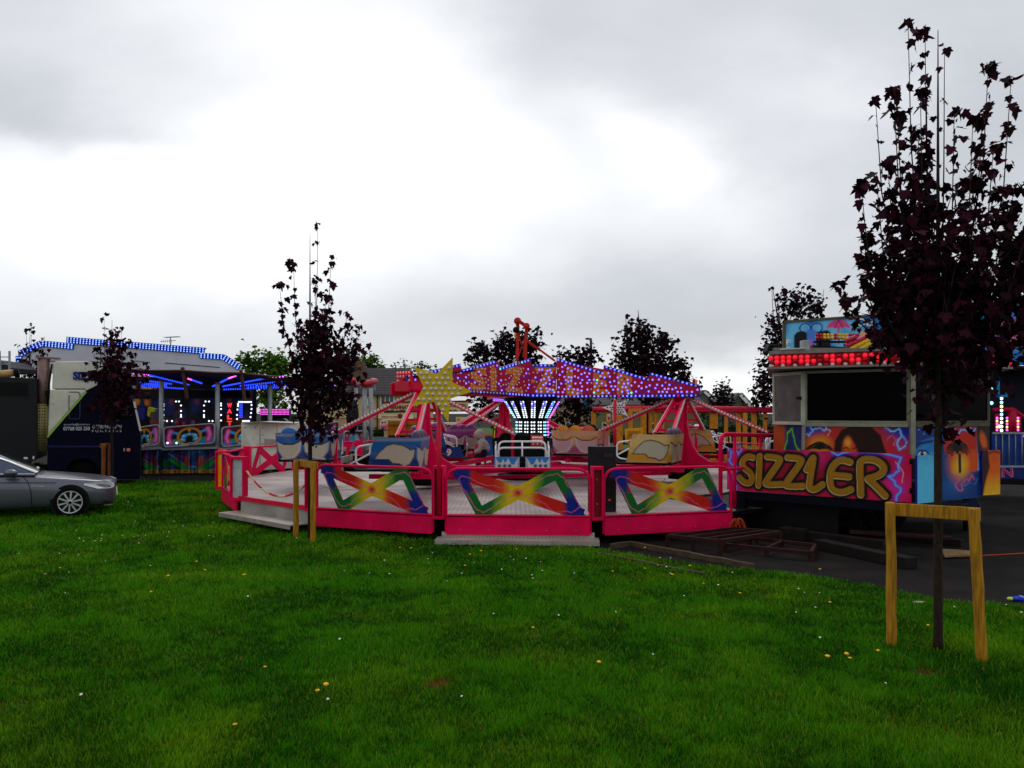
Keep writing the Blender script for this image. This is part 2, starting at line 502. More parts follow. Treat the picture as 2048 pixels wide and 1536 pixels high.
rng = np.random.default_rng(5)
def in_poly(x, y, poly):
    ins = np.zeros(x.shape, bool); n = len(poly)
    for i in range(n):
        x0, y0 = poly[i]; x1, y1 = poly[(i + 1) % n]
        if y0 == y1: continue
        ins ^= ((y0 > y) != (y1 > y)) & (x < (x1 - x0) * (y - y0) / (y1 - y0) + x0)
    return ins
BARE = [GP(875, 1372), GP(1850, 1350), GP(20, 1417)]
def grass():
    N = 980000
    a, b = math.log(3.2), math.log(27.5)
    Y = np.exp(rng.uniform(a, b, N)); X = rng.uniform(-0.95, 0.95, N) * Y
    k = in_poly(X, Y, lawn)
    X, Y = X[k], Y[k]
    # thin where the ground is bare
    for q in BARE:
        d = np.hypot((X - q.x) / 0.15, (Y - q.y) / 0.12) + rng.normal(0, .25, X.size)
        kk = ~((d < 1) & (rng.random(X.size) < 0.6)); X, Y = X[kk], Y[kk]
    n = X.size
    big = fbm(X * 0.45, Y * 0.45, 1); med = fbm(X * 1.7 + 9, Y * 1.7, 4); sm = fbm(X * 6 + 3, Y * 6, 9)
    h = (0.026 + 0.032 * med + 0.04 * np.clip(sm - 0.35, 0, 1)) * rng.uniform(0.6, 1.25, n)
    h *= np.clip(Y / 12, 1.0, 1.5)
    wd = np.maximum(0.0055, 0.0009 * Y) * rng.uniform(0.7, 1.4, n)
    ang = rng.uniform(0, 2 * np.pi, n); lean = rng.uniform(0.1, 0.8, n) * h
    la = fbm(X * 4.5, Y * 4.5, 20) * 16 + rng.normal(0, 1.4, n)
    bx = np.cos(ang) * wd; by = np.sin(ang) * wd
    V = np.empty((n, 3, 3))
    V[:, 0] = np.stack([X - bx, Y - by, np.full(n, 0.008)], 1)
    V[:, 1] = np.stack([X + bx, Y + by, np.full(n, 0.008)], 1)
    V[:, 2] = np.stack([X + np.cos(la) * lean, Y + np.sin(la) * lean, 0.008 + h], 1)
    base = np.array(S(68, 138, 8)); yel = np.array(S(128, 168, 22)); drk = np.array(S(24, 74, 4)); dry = np.array(S(134, 118, 54))
    t = np.clip((big - 0.5) * 1.5 + 0.46 + (med - 0.5) * 2.2 + (sm - 0.5) * 1.6 + rng.normal(0, 0.42, n), 0, 1)[:, None]
    C = drk * (1 - t) + base * t
    t2 = np.clip((fbm(X * 0.9 + 30, Y * 0.9, 15) - 0.47) * 1.8 + rng.normal(0, 0.3, n), 0, 1)[:, None] * 0.85
    C = C * (1 - t2) + yel * t2
    ds = rng.random(n) < 0.02
    C[ds] = dry
    for q in BARE:
        d = np.hypot((X - q.x) / 0.15, (Y - q.y) / 0.13)
        kk = (d + rng.normal(0, .3, n) < .8) & (rng.random(n) < (0.75 if q is BARE[0] else 0.4)); C[kk] = np.array(S(132, 72, 24)) * rng.uniform(0.6, 1.2, (kk.sum(), 1))
    me = bpy.data.meshes.new('grass')
    me.vertices.add(3 * n); me.loops.add(3 * n); me.polygons.add(n)
    me.vertices.foreach_set('co', V.reshape(-1).astype(np.float32))
    me.loops.foreach_set('vertex_index', np.arange(3 * n, dtype=np.int32))
    me.polygons.foreach_set('loop_start', np.arange(0, 3 * n, 3, dtype=np.int32))
    at = me.color_attributes.new('Col', 'FLOAT_COLOR', 'POINT')
    cc = np.ones((n, 3, 4), dtype=np.float32)
    cc[:, :, :3] = C[:, None, :]
    at.data.foreach_set('color', cc.ravel())
    me.materials.append(GRASSM); me.update(calc_edges=True); me.validate()
    o = bpy.data.objects.new('grass', me); sc.collection.objects.link(o)
    tag(o, 'short mown green grass covering the lawn in front of the fairground', 'grass', kind='stuff')
grass()
# bare earth under the thin patches
mb = MB()
for q in BARE[:2]:
    pts = [(q.x + 0.10 * math.cos(a) * (0.7 + 0.5 * random.Random(int(a * 100)).random()), q.y + 0.08 * math.sin(a) * (0.7 + 0.5 * random.Random(int(a * 77)).random()), 0.0128) for a in np.linspace(0, 2 * math.pi, 14)[:-1]]
    mb.add(pts, [tuple(range(13))])
o = mb.build('bare_soil', mat('bare_soil', S(74, 44, 20), 0.95, var=0.4, scale=20, bump=0.5)); tag(o, kind='structure')

# ---- daisies (uncountable specks) and dandelions (each its own flower)
mb = MB(); rr = random.Random(3)
cl = [GP(330, 1050), GP(150, 1085), GP(430, 1060), GP(1330, 1160), GP(1895, 1215), GP(1000, 1130), GP(250, 1010), GP(640, 1110), GP(960, 1160), GP(80, 1150)]
for i in range(140):
    if i % 3:
        c = rr.choice(cl); x, y = c.x + rr.gauss(0, 0.9), c.y + rr.gauss(0, 0.8)
    else:
        y = 6 + 16 * rr.random() ** 1.2; x = rr.uniform(-0.66, 0.66) * y
    if not in_poly(np.array([x]), np.array([y]), lawn)[0]: continue
    z = rr.uniform(0.05, 0.075); r = rr.uniform(0.008, 0.014)
    mb.dome((x, y, z), (rr.uniform(-.3, .3), rr.uniform(-.6, 0), 1), r, 0, 6, 0.35)
    mb.cyl((x, y, 0.005), (x, y, z), 0.002, 3, 1)
o = mb.build('daisies', [mat('daisy_white', S(225, 225, 215), 0.6), mat('stem_green', S(50, 90, 20), 0.7)])
tag(o, 'tiny white daisies speckled over the lawn', 'daisies', kind='stuff')
mb = MB()
mb.dome((0, 0, 0.075), (0.1, -0.35, 1), 0.022, 0, 9, 0.55)
for j in range(12):
    q = 2 * math.pi * j / 12; mb.ball((0.017 * math.cos(q), 0.017 * math.sin(q), 0.076), 0.008, 0, 5, 3, sz=0.6)
head = mb.build('flower_head', mat('dandelion_yellow', S(240, 176, 10), 0.6, var=0.2, scale=60))
mb = MB(); mb.tube([(0, 0, 0), (0.004, 0, 0.04), (0, 0, 0.075)], 0.003, 5, 0)
stem = mb.build('stem', mat('dandelion_stem', S(90, 120, 50), 0.7))
first = True
dl = [(1066, 1265), (635, 1398), (652, 1388), (1198, 1338), (1655, 1327), (1693, 1323), (1700, 1330), (1756, 1313), (336, 1163), (393, 1131), (410, 1150), (120, 1142), (470, 1466), (488, 1162),
      (1640, 1148), (800, 1101), (822, 1103), (940, 1117), (962, 1113), (930, 1140), (1033, 1104), (1290, 1145), (1320, 1123), (1380, 1141), (1407, 1175), (1290, 1103), (1660, 1215), (1856, 1262), (302, 1193), (1225, 1150), (1345, 1160), (1180, 1100), (1480, 1195), (530, 1345)]
for (px, py) in dl:
    q = GP(px, py); s_ = rr.uniform(0.65, 1.05)
    o = thing('dandelion', 'yellow dandelion flower on a short stem in the lawn', 'dandelion', (q.x, q.y, 0.008), 'dandelions scattered in the lawn')
    o.scale = (s_, s_, s_ * rr.uniform(0.8, 1.1)); o.rotation_euler = (0, 0, rr.uniform(0, 6))
    for src in (head, stem):
        c = src if first else src.copy()
        if not first: sc.collection.objects.link(c)
        c.parent = o
    first = False

# ---- timber edging boards at the corner of the lawn
def board(name, label, a, b, wd, h, m, z0=0.0, cat='timber edging', group=None):
    a = Vector(a); b = Vector(b); mb = MB()
    n = 8; up = Vector((0, 0, 1)); d = (b - a).normalized(); sd_ = Vector((-d.y, d.x, 0)); r2 = random.Random(len(label))
    prev = None
    pts = [a + (b - a) * (i / n) + sd_ * r2.uniform(-.008, .008) for i in range(n + 1)]
    vs = []
    for p in pts:
        zz = z0 + r2.uniform(-0.006, 0.006)
        vs += [p + sd_ * wd / 2 + up * z0, p + sd_ * wd / 2 + up * (zz + h), p - sd_ * wd / 2 + up * (zz + h), p - sd_ * wd / 2 + up * z0]
    fs = [(0, 1, 2, 3), tuple(4 * n + i for i in (3, 2, 1, 0))]
    for i in range(n):
        for j in range(4): fs.append((4 * i + j, 4 * (i + 1) + j, 4 * (i + 1) + (j + 1) % 4, 4 * i + (j + 1) % 4))
    mb.add(vs, fs)
    o = mb.build(name, m, org=(a + b) / 2); shell(o, 0.006)
    return tag(o, label, cat, group)
board('edging_board', 'long weathered edging plank between the lawn and the asphalt', GP(1268, 1094), GP(1508, 1140), 0.07, 0.09, WOODG)
board('edging_board', 'short grey plank end turning in under the pink platform front', GP(1222, 1098), GP(1266, 1092), 0.07, 0.09, WOODG)
board('edging_board', 'low half-buried plank running through the grass near the platform', GP(1190, 1108), GP(1408, 1152), 0.06, 0.045, WOODG)
board('edging_board', 'short half-buried plank joining the corner of the grass strip', GP(1410, 1152), GP(1470, 1142), 0.05, 0.03, WOODD)

# ================================================================== TREES
LEAF2D = [(0, 0), (-.20, -.06), (-.40, .04), (-.34, .18), (-.52, .44), (-.40, .46), (-.27, .44), (-.20, .66), (0, .95), (.20, .66), (.27, .44), (.40, .46), (.52, .44), (.34, .18), (.40, .04), (.20, -.06)]
LEAFS = [(0, 0), (-.36, .14), (-.45, .46), (-.12, .52), (0, .95), (.12, .52), (.45, .46), (.36, .14)]
def leaves_mesh(name, pts, size, cols, rs, mat_, parent, shape=LEAF2D, droop=0.9):
    """pts (n,3): one lobed leaf hung at each point"""
    pts = np.asarray(pts, dtype=np.float64); n = len(pts); L = np.array(shape); k = len(L)
    sz = size * rs.uniform(0.42, 1.3, n)
    az = rs.uniform(0, 2 * np.pi, n)
    pitch = rs.normal(-droop, 0.5, n)                 # tip hangs down
    roll = rs.normal(0, 0.6, n)
    d = np.stack([np.cos(az) * np.cos(pitch), np.sin(az) * np.cos(pitch), np.sin(pitch)], 1)
    s0 = np.stack([-np.sin(az), np.cos(az), np.zeros(n)], 1)
    nn = np.cross(s0, d)
    s = s0 * np.cos(roll)[:, None] + nn * np.sin(roll)[:, None]
    nn = np.cross(s, d)
    V = pts[:, None, :] + (s[:, None, :] * L[None, :, 0, None] + d[:, None, :] * L[None, :, 1, None]) * sz[:, None, None]
    V += nn[:, None, :] * (-(L[None, :, 0, None] ** 2) * 0.5 + rs.uniform(-.03, .03, (n, k, 1))) * sz[:, None, None]
    me = bpy.data.meshes.new(name)
    V = V.reshape(-1, 3) - np.array(ORG[parent.name])
    me.vertices.add(n * k); me.loops.add(n * k); me.polygons.add(n)
    me.vertices.foreach_set('co', V.astype(np.float32).ravel())
    me.loops.foreach_set('vertex_index', np.arange(n * k, dtype=np.int32))
    me.polygons.foreach_set('loop_start', np.arange(0, n * k, k, dtype=np.int32))
    at = me.color_attributes.new('Col', 'FLOAT_COLOR', 'POINT')
    c0, c1 = np.array(cols[0]), np.array(cols[1]); t = rs.random(n)[:, None] ** 1.5
    C = c0 * (1 - t) + c1 * t
    cc = np.ones((n, k, 4), dtype=np.float32); cc[:, :, :3] = C[:, None, :]
    at.data.foreach_set('color', cc.ravel())
    me.materials.append(mat_); me.update(calc_edges=True); me.validate()
    o = bpy.data.objects.new(name, me); sc.collection.objects.link(o); o.parent = parent; ORG[o.name] = ORG[parent.name]
    return o
PURP = (S(14, 5, 9), S(64, 16, 36))
PURPF = (S(16, 6, 12), S(44, 14, 30))
GREEN = (S(30, 62, 10), S(98, 138, 26))
GREEND = (S(24, 50, 20), S(66, 100, 34))
def tree(label, px, base_y, Y, shoots, blobs, leaf, trunk_r, fork_py, seed, cat='tree', cols=PURP, lm=LEAFP, shape=LEAF2D, group=None, per_shoot=26, name='maple_tree', bark=BARKD, droop=0.9, top_py=None, zb=0.0):
    rs = np.random.default_rng(seed); rr = random.Random(seed)
    B = Vector(((px - 1024) * Y / FX, Y, zb)); K = Y / FX
    t = thing(name, label, cat, B, group)
    F = P(px + rr.uniform(-2, 2), fork_py, Y)
    mb = MB()
    tp = P(px, top_py, Y) if top_py else (P(shoots[0][0], shoots[0][1], Y) if shoots else P(blobs[0][0], blobs[0][1], Y))
    m1 = (B + F) / 2 + Vector((rr.uniform(-.4, .4) * trunk_r, 0, 0))
    pts = [B + Vector((0, 0, -0.02)), B + Vector((0, 0, 0.12)), m1, F, F * 0.55 + tp * 0.45, tp]
    mb.tube(pts, [trunk_r * 1.25, trunk_r, trunk_r * .92, trunk_r * .8, trunk_r * .45, trunk_r * .08], 10, 0)
    lp = []
    for (sx, sy, *jj) in shoots:
        tip = P(sx, sy, Y) + Vector((0, rr.uniform(-1, 1) * abs(sx - px) * K * 0.3 + rr.uniform(-.15, .15), 0))
        h0 = rr.uniform(0.0, 0.35)
        st = F + (tp - F) * h0 * 0.6
        lat = tip - st
        mid = st + Vector((lat.x * 0.62, lat.y * 0.62, lat.z * 0.34)) ; m2 = st + Vector((lat.x * 0.9, lat.y * 0.9, lat.z * 0.66))
        path = [st, mid, m2, tip]
        r0 = trunk_r * 0.34
        mb.tube(path, [r0, r0 * .62, r0 * .42, r0 * .2], 5, 0)
        nsh = int((jj[0] if jj else per_shoot) * 1.1)
        for k in range(nsh):
            q = 1 - (1 - 0.16) * (k + rr.random()) / nsh if rr.random() < .9 else 1.0
            q = max(0.15, 1 - (1 - q) * 1.0)
            q = 0.12 + 0.88 * q ** 1.6
            seg = q * 3; i = min(2, int(seg)); f = seg - i
            p = path[i].lerp(path[i + 1], f)
            off = leaf * rr.uniform(0.15, 0.8) * (1.35 - 0.7 * q)
            a = rr.uniform(0, 6.283)
            e = p + Vector((math.cos(a) * off, math.sin(a) * off, leaf * rr.uniform(0.0, 0.5)))
            mb.tube([p, p.lerp(e, .5) + Vector((0, 0, leaf * .12)), e], [leaf * .02, leaf * .014, leaf * .01], 3, 0)
            lp.append(e)
            if rr.random() < 0.7: lp.append(e + Vector((rr.uniform(-.5, .5), rr.uniform(-.5, .5), rr.uniform(-.4, .2))) * leaf)
    for (bx, by, rx, ry, n) in blobs:
        c = P(bx, by, Y); RX, RZ = rx * K, ry * K
        for k in range(4):
            a = rr.uniform(0, 6.283); e = c + Vector((math.cos(a) * RX * .7, math.sin(a) * RX * .7, rr.uniform(-.2, .7) * RZ))
            s_ = F.lerp(tp, rr.uniform(0, .5)); mb.tube([s_, s_.lerp(e, .5) + Vector((0, 0, .05 * RZ)), e], [trunk_r * .28, trunk_r * .16, trunk_r * .05], 4, 0)
        # twigs of leaves: sub-clusters inside the ellipsoid with gaps between
        nc = max(6, n // 9)
        for k in range(nc):
            while True:
                q = rs.uniform(-1, 1, 3)
                if q @ q < 1: break
            q *= (0.55 + 0.45 * rr.random())
            cc = c + Vector((q[0] * RX, q[1] * RX, q[2] * RZ))
            for j in range(n // nc + 1):
                g_ = rs.normal(0, 1, 3) * leaf * 0.85
                lp.append(cc + Vector(g_.tolist()))
    mb.build('trunk', bark, t)
    leaves_mesh('crown', [tuple(p) for p in lp], leaf, cols, rs, lm, t, shape, droop)
    return t
def stake(mb, a, top, r, n=10):
    a = Vector(a); top = Vector(top); rr = random.Random(int(a.x * 100))
    pts = [a + (top - a) * i / 8 + Vector((rr.uniform(-.006, .006), rr.uniform(-.006, .006), 0)) for i in range(9)]
    mb.tube(pts, [r * rr.uniform(.95, 1.06) for _ in pts], n)
def support(label, posts, bar, r, m=WOODY, h=1.42):
    """two round stakes and a cross rail; posts are ground points"""
    t = thing('tree_stake', label, 'tree stake', posts[0])
    for q in posts:
        mb = MB(); stake(mb, Vector(q) + Vector((0, 0, -0.05)), Vector(q) + Vector((bar[2] if q == posts[0] else bar[3], 0, h)), r)
        shell(mb.build('post', m, t), 0.01)
    a, b = Vector(posts[0]), Vector(posts[1])
    d = (b - a).normalized(); nrm = Vector((d.y, -d.x, 0)) * (r + 0.022) * bar[4]
    mb = MB(); z0, z1 = bar[0], bar[1]
    A_ = a + Vector((bar[2], 0, 0)) - d * r * bar[5] + nrm; B_ = b + Vector((bar[3], 0, 0)) + d * r * bar[5] + nrm
    mb.bar(A_ + Vector((0, 0, z0)), B_ + Vector((0, 0, z1)), 0.035, 0.125)
    shell(mb.build('rail', m, t), 0.006)
    return t

# near tree with its stakes
near_sh = [(1822, 45, 20), (1863, 50, 24), (1888, 100, 10), (1788, 182, 34), (1760, 195, 26), (1806, 215, 34), (1712, 380, 30), (1752, 350, 36), (1902, 238, 30), (1985, 132, 36), (2010, 172, 32), (2044, 258, 34),
           (1945, 360, 30), (1930, 262, 30), (1975, 300, 30), (2075, 320, 34), (2030, 380, 30), (2110, 420, 34), (1835, 190, 46), (1850, 260, 46), (1725, 470, 30), (1700, 560, 24), (2130, 520, 30), (1960, 240, 34), (1865, 180, 30), (1780, 330, 36)]
near_bl = [(1865, 520, 125, 125, 430), (1905, 420, 70, 90, 120), (1960, 605, 110, 105, 380), (1800, 590, 105, 110, 420), (1880, 690, 115, 72, 420), (1835, 400, 50, 80, 100), (2050, 600, 80, 100, 220), (1765, 610, 48, 50, 80), (1935, 755, 70, 45, 140), (1800, 680, 45, 40, 90), (1885, 790, 52, 36, 90), (2060, 700, 40, 40, 60), (2000, 500, 60, 70, 110), (1745, 540, 30, 60, 50), (1900, 850, 40, 30, 26), (2000, 430, 50, 70, 70), (2045, 520, 55, 80, 130), (1960, 680, 76, 50, 160), (1900, 600, 110, 100, 260)]
tree('tall purple-leaved young maple growing between two wooden stakes beside the asphalt', 1876, 1300, CH * FX / (1300 - HZ), near_sh, [(a, b, c, d, int(n * .72)) for a, b, c, d, n in near_bl], 0.106, 0.043, 835, 11, bark=mat('near_bark', S(46, 35, 26), 0.9, var=0.4, scale=14, bump=0.6, stretch=(3, 3, 1)), top_py=60)
Yn_ = CH * FX / (1300 - HZ)
support('two round yellowish stakes with a cross rail around the near maple trunk', [GP(1783, 1294), GP(1966, 1326)], (1.345, 1.36, -0.01, -0.085, -1, 0.9), 0.048)
# middle tree
mid_sh = [(638, 452, 24), (660, 510, 24), (584, 522, 20), (563, 574, 22), (690, 626, 24), (720, 655, 26), (612, 640, 24), (650, 590, 30), (628, 560, 30), (668, 600, 26), (705, 660, 26)]
mid_bl = [(645, 740, 62, 62, 330), (640, 810, 62, 50, 260), (690, 720, 34, 45, 120), (610, 700, 34, 45, 130), (600, 770, 26, 45, 90), (632, 665, 26, 34, 90), (690, 790, 30, 36, 80), (630, 860, 44, 26, 60), (665, 690, 30, 40, 90)]
tree('purple-leaved young maple staked in front of the pink ride platform', 620, 1078, 14.45, mid_sh, mid_bl, 0.125, 0.045, 850, 12, top_py=470)
support('close-set pair of yellow-brown stakes in front of the ride entrance steps', [GP(592, 1076), GP(626, 1086)], (1.37, 1.37, 0.0, 0.0, -1, 0.4), 0.05)
# left tree by the truck
lf_sh = [(203, 632, 16), (228, 654, 16), (241, 657, 16), (266, 682, 18), (287, 728, 16), (190, 700, 16), (215, 660, 16)]
lf_bl = [(230, 750, 46, 60, 260), (225, 800, 46, 36, 180), (255, 770, 32, 50, 120), (200, 750, 26, 40, 90), (232, 700, 30, 30, 80), (222, 840, 24, 20, 30)]
tree('smaller purple-leaved maple standing in front of the white and navy lorry cab', 224, 0, 22.5, lf_sh, lf_bl, 0.15, 0.045, 860, 13, top_py=640)
support('pair of thin brown stakes between the silver car bonnet and the lorry', [P(207, 888, 22.4) * Vector((1, 1, 0)).to_3d() if False else Vector((P(207, 888, 22.4).x, 22.4, 0)), Vector((P(220, 888, 22.7).x, 22.7, 0))], (1.37, 1.37, 0, 0, -1, .4), 0.055, m=mat('brown_stake', S(120, 66, 26), .8, var=.3))
bk_sh = [(48, 660, 14), (66, 652, 14), (87, 672, 10), (40, 690, 12), (80, 700, 12)]
tree('sparse young purple tree half hidden behind the grey generator box', 60, 0, 29.0, bk_sh, [(62, 735, 24, 26, 60), (80, 715, 12, 16, 24), (45, 720, 10, 14, 16)], 0.15, 0.05, 800, 14, top_py=665)
# purple trees behind the rides
FAR = 'purple trees along the far side of the fairground'
tree('broad purple-leaved tree behind the red crane mast of the ride', 1003, 0, 44, [], [(965, 715, 36, 32, 300), (1010, 695, 44, 42, 420), (1060, 695, 36, 38, 300), (1040, 740, 56, 40, 380), (985, 760, 50, 40, 360), (975, 815, 40, 34, 240)], 0.30, 0.16, 800, 21, cols=PURPF, shape=LEAFS, group=FAR)
tree('small purple-leaved tree beside the tall lamp column', 1155, 0, 42, [], [(1140, 725, 30, 30, 200), (1170, 715, 30, 26, 180), (1155, 770, 48, 40, 340), (1158, 815, 44, 28, 240), (1125, 830, 24, 14, 60)], 0.28, 0.15, 830, 22, cols=PURPF, shape=LEAFS, group=FAR)
tree('tall cone-shaped purple tree behind the far end of the sign board', 1292, 0, 41, [(1276, 620, 6), (1250, 632, 8)], [(1275, 670, 36, 36, 320), (1310, 690, 40, 40, 360), (1255, 720, 34, 40, 280), (1290, 735, 64, 46, 520), (1345, 740, 44, 36, 320), (1250, 770, 50, 34, 300), (1370, 775, 28, 30, 160), (1320, 790, 60, 30, 300)], 0.28, 0.16, 810, 23, cols=PURPF, shape=LEAFS, group=FAR)
tree('little round purple tree beyond the red rail frame', 1446, 0, 62, [], [(1446, 785, 26, 28, 260), (1440, 805, 26, 20, 150)], 0.3, 0.14, 830, 24, cols=PURPF, shape=LEAFS, group=FAR)
tree('spreading purple tree behind the booth roof corner', 1585, 0, 38, [(1545, 575, 6), (1600, 575, 6), (1650, 578, 6)], [(1575, 610, 44, 36, 200), (1620, 610, 40, 34, 190), (1560, 660, 38, 34, 140), (1600, 680, 60, 40, 260), (1530, 740, 36, 26, 130), (1530, 790, 42, 36, 300), (1590, 770, 60, 50, 420), (1545, 700, 26, 26, 60)], 0.27, 0.14, 800, 25, cols=PURPF, shape=LEAFS, group=FAR)
# green trees far behind
GR = 'green trees behind the houses'
tree('rounded mid-green tree behind the waltzer roof edge', 540, 0, 62, [], [(535, 725, 36, 28, 420), (560, 745, 30, 36, 340), (500, 740, 28, 34, 260), (535, 790, 44, 40, 460), (490, 715, 14, 16, 60), (560, 840, 40, 30, 300)], 0.42, 0.25, 830, 31, 'tree', GREEN, LEAFG, LEAFS, GR, name='green_tree', bark=BARK, droop=.4)
tree('pale green tree rising behind the end of the tiled roof', 738, 0, 96, [], [(735, 722, 26, 16, 240), (720, 735, 24, 18, 200), (755, 735, 16, 12, 100)], 0.5, 0.3, 780, 32, 'tree', GREEN, LEAFG, LEAFS, GR, name='green_tree', bark=BARK, droop=.4)
tree('thin sprig-like pale tree above the tiled roof ridge', 805, 0, 97, [(790, 726, 8), (808, 720, 10), (825, 728, 8)], [(808, 738, 20, 9, 60)], 0.42, 0.2, 790, 33, 'tree', GREEND, LEAFG, LEAFS, GR, name='green_tree', bark=BARK, droop=.4)
tree('dark green conifer top just behind the yellow star', 840, 0, 98, [], [(838, 736, 18, 8, 120), (860, 740, 12, 8, 60)], 0.45, 0.2, 790, 34, 'tree', GREEND, LEAFG, LEAFS, GR, name='green_tree', bark=BARK, droop=.4)
tree('dark leafy tree between the booth and the far houses', 1418, 0, 66, [], [(1420, 832, 34, 14, 160), (1500, 842, 40, 24, 260)], 0.4, 0.15, 850, 35, 'tree', GREEND, LEAFG, LEAFS, GR, name='green_tree', bark=BARK, droop=.4)
# ================================================================== THE PINK TWIST RIDE
C0 = Vector((0.555, 21.9, 0)); RV = 7.98; DZ = 0.51; NS = 18
SIDE = 2 * RV * math.sin(math.pi / NS); APO = RV * math.cos(math.pi / NS)
PHI0 = 3.3
def sec(phi):
    p = R(phi); N_ = Vector((-math.sin(p), -math.cos(p), 0)); U = Vector((math.cos(p), -math.sin(p), 0))
    return C0 + N_ * APO, U, N_
def vert(phi, r=RV):
    p = R(phi); return C0 + Vector((-math.sin(p), -math.cos(p), 0)) * r
plat = thing('ride_platform', 'wide round chequer-plate ride platform with pink railings and rainbow crosses', 'ride platform', C0)
# deck with chequer plate
def chequer(name, col, rough=0.5, metal=0.3, s=16):
    m = mat(name, col, rough, metal, var=0.28, scale=1.3)
    t = NG(m.node_tree); b = m.node_tree.nodes['Principled BSDF']
    tcx = t.new('ShaderNodeTexCoord'); mp = t.new('ShaderNodeMapping'); mp.inputs['Rotation'].default_value = (0, 0, R(45)); mp.inputs['Scale'].default_value = (s, s, s)
    t.link(tcx.outputs['Object'], mp.inputs[0])
    ck = t.new('ShaderNodeTexChecker'); ck.inputs['Scale'].default_value = 1.0
    t.link(mp.outputs[0], ck.inputs['Vector'])
    bp = t.new('ShaderNodeBump'); bp.inputs['Strength'].default_value = 0.6; bp.inputs['Distance'].default_value = 0.01
    t.link(ck.outputs['Fac'], bp.inputs['Height']); t.link(bp.outputs[0], b.inputs['Normal'])
    # scuffed / bright treads
    src = b.inputs['Base Color'].links[0].from_socket
    mx = t.new('ShaderNodeMix', data_type='RGBA', blend_type='MULTIPLY'); mx.inputs[0].default_value = 1.0
    rp = t.new('ShaderNodeValToRGB'); rp.color_ramp.elements[0].color = (.74, .72, .72, 1); rp.color_ramp.elements[1].color = (1, 1, 1, 1)
    t.link(ck.outputs['Fac'], rp.inputs[0]); t.link(src, mx.inputs[6]); t.link(rp.outputs[0], mx.inputs[7]); t.link(mx.outputs[2], b.inputs['Base Color'])
    return m
CHEQ = chequer('chequer_plate', S(166, 155, 152))
CHEQB = chequer('bright_chequer_plate', S(178, 172, 162), 0.45, 0.3, 22)
mb = MB()
ph = [PHI0 + 10 + 20 * k for k in range(NS)]
for rr0, rr1 in ((0.9, 3.6), (3.6, 5.8), (5.8, RV)):
    for k in range(NS):
        a, b = ph[k] - 10 + 20 * .004, ph[k] + 10 - 20 * .004
        a, b = ph[k] + .05, ph[k] + 19.95
        if rr0 == 5.8 and k in (14, 15): continue
        dz = random.Random(k * 7 + int(rr0 * 10)).uniform(-.004, .004)
        q = [vert(a, rr0 + .008), vert(b, rr0 + .008), vert(b, rr1 - .008), vert(a, rr1 - .008)]
        mb.prism([p + Vector((0, 0, DZ - .03 + dz)) for p in q], (0, 0, 0.03))
mb.build('deck', CHEQ, plat)
mb = MB()
mb.prism([vert(a, RV - .06) + Vector((0, 0, DZ - .12)) for a in ph], (0, 0, .075))
for k in range(NS):
    v = vert(ph[k], RV - .5)
    mb.bar(v + Vector((0, 0, DZ - .15)), C0 + Vector((0, 0, DZ - .15)), .1, .12)
mb.build('deck_frame', BLACK, plat)
for k in range(NS):
    v = vert(ph[k] + 4, RV - .28)
    mb = MB(); mb.cyl(v + Vector((0, 0, .05)), v + Vector((0, 0, DZ - .1)), .035, 8); mb.box(v + Vector((0, 0, .04)), (.34, .3, .08), 1)
    mb.build('jack_leg', [mat('jack_blue', S(30, 60, 90), .5) if k in (0, 1) else GALV, WOODD], plat)
def rtube(pts, n=6, rad=0.16):
    """round the corners of a polyline"""
    pts = [Vector(p) for p in pts]; out_ = [pts[0]]
    for i in range(1, len(pts) - 1):
        a, b, c = pts[i - 1], pts[i], pts[i + 1]
        d0 = (a - b); d1 = (c - b); r_ = min(rad, d0.length * .45, d1.length * .45)
        p0 = b + d0.normalized() * r_; p1 = b + d1.normalized() * r_
        for k in range(n + 1):
            t = k / n; out_.append(p0 * (1 - t) ** 2 + b * 2 * t * (1 - t) + p1 * t ** 2)
    out_.append(pts[-1]); return out_
BLUEP, GRNP, YELP, REDP, ORGP = S(12, 28, 128), S(8, 98, 34), S(222, 178, 10), S(198, 24, 8), S(216, 84, 10)
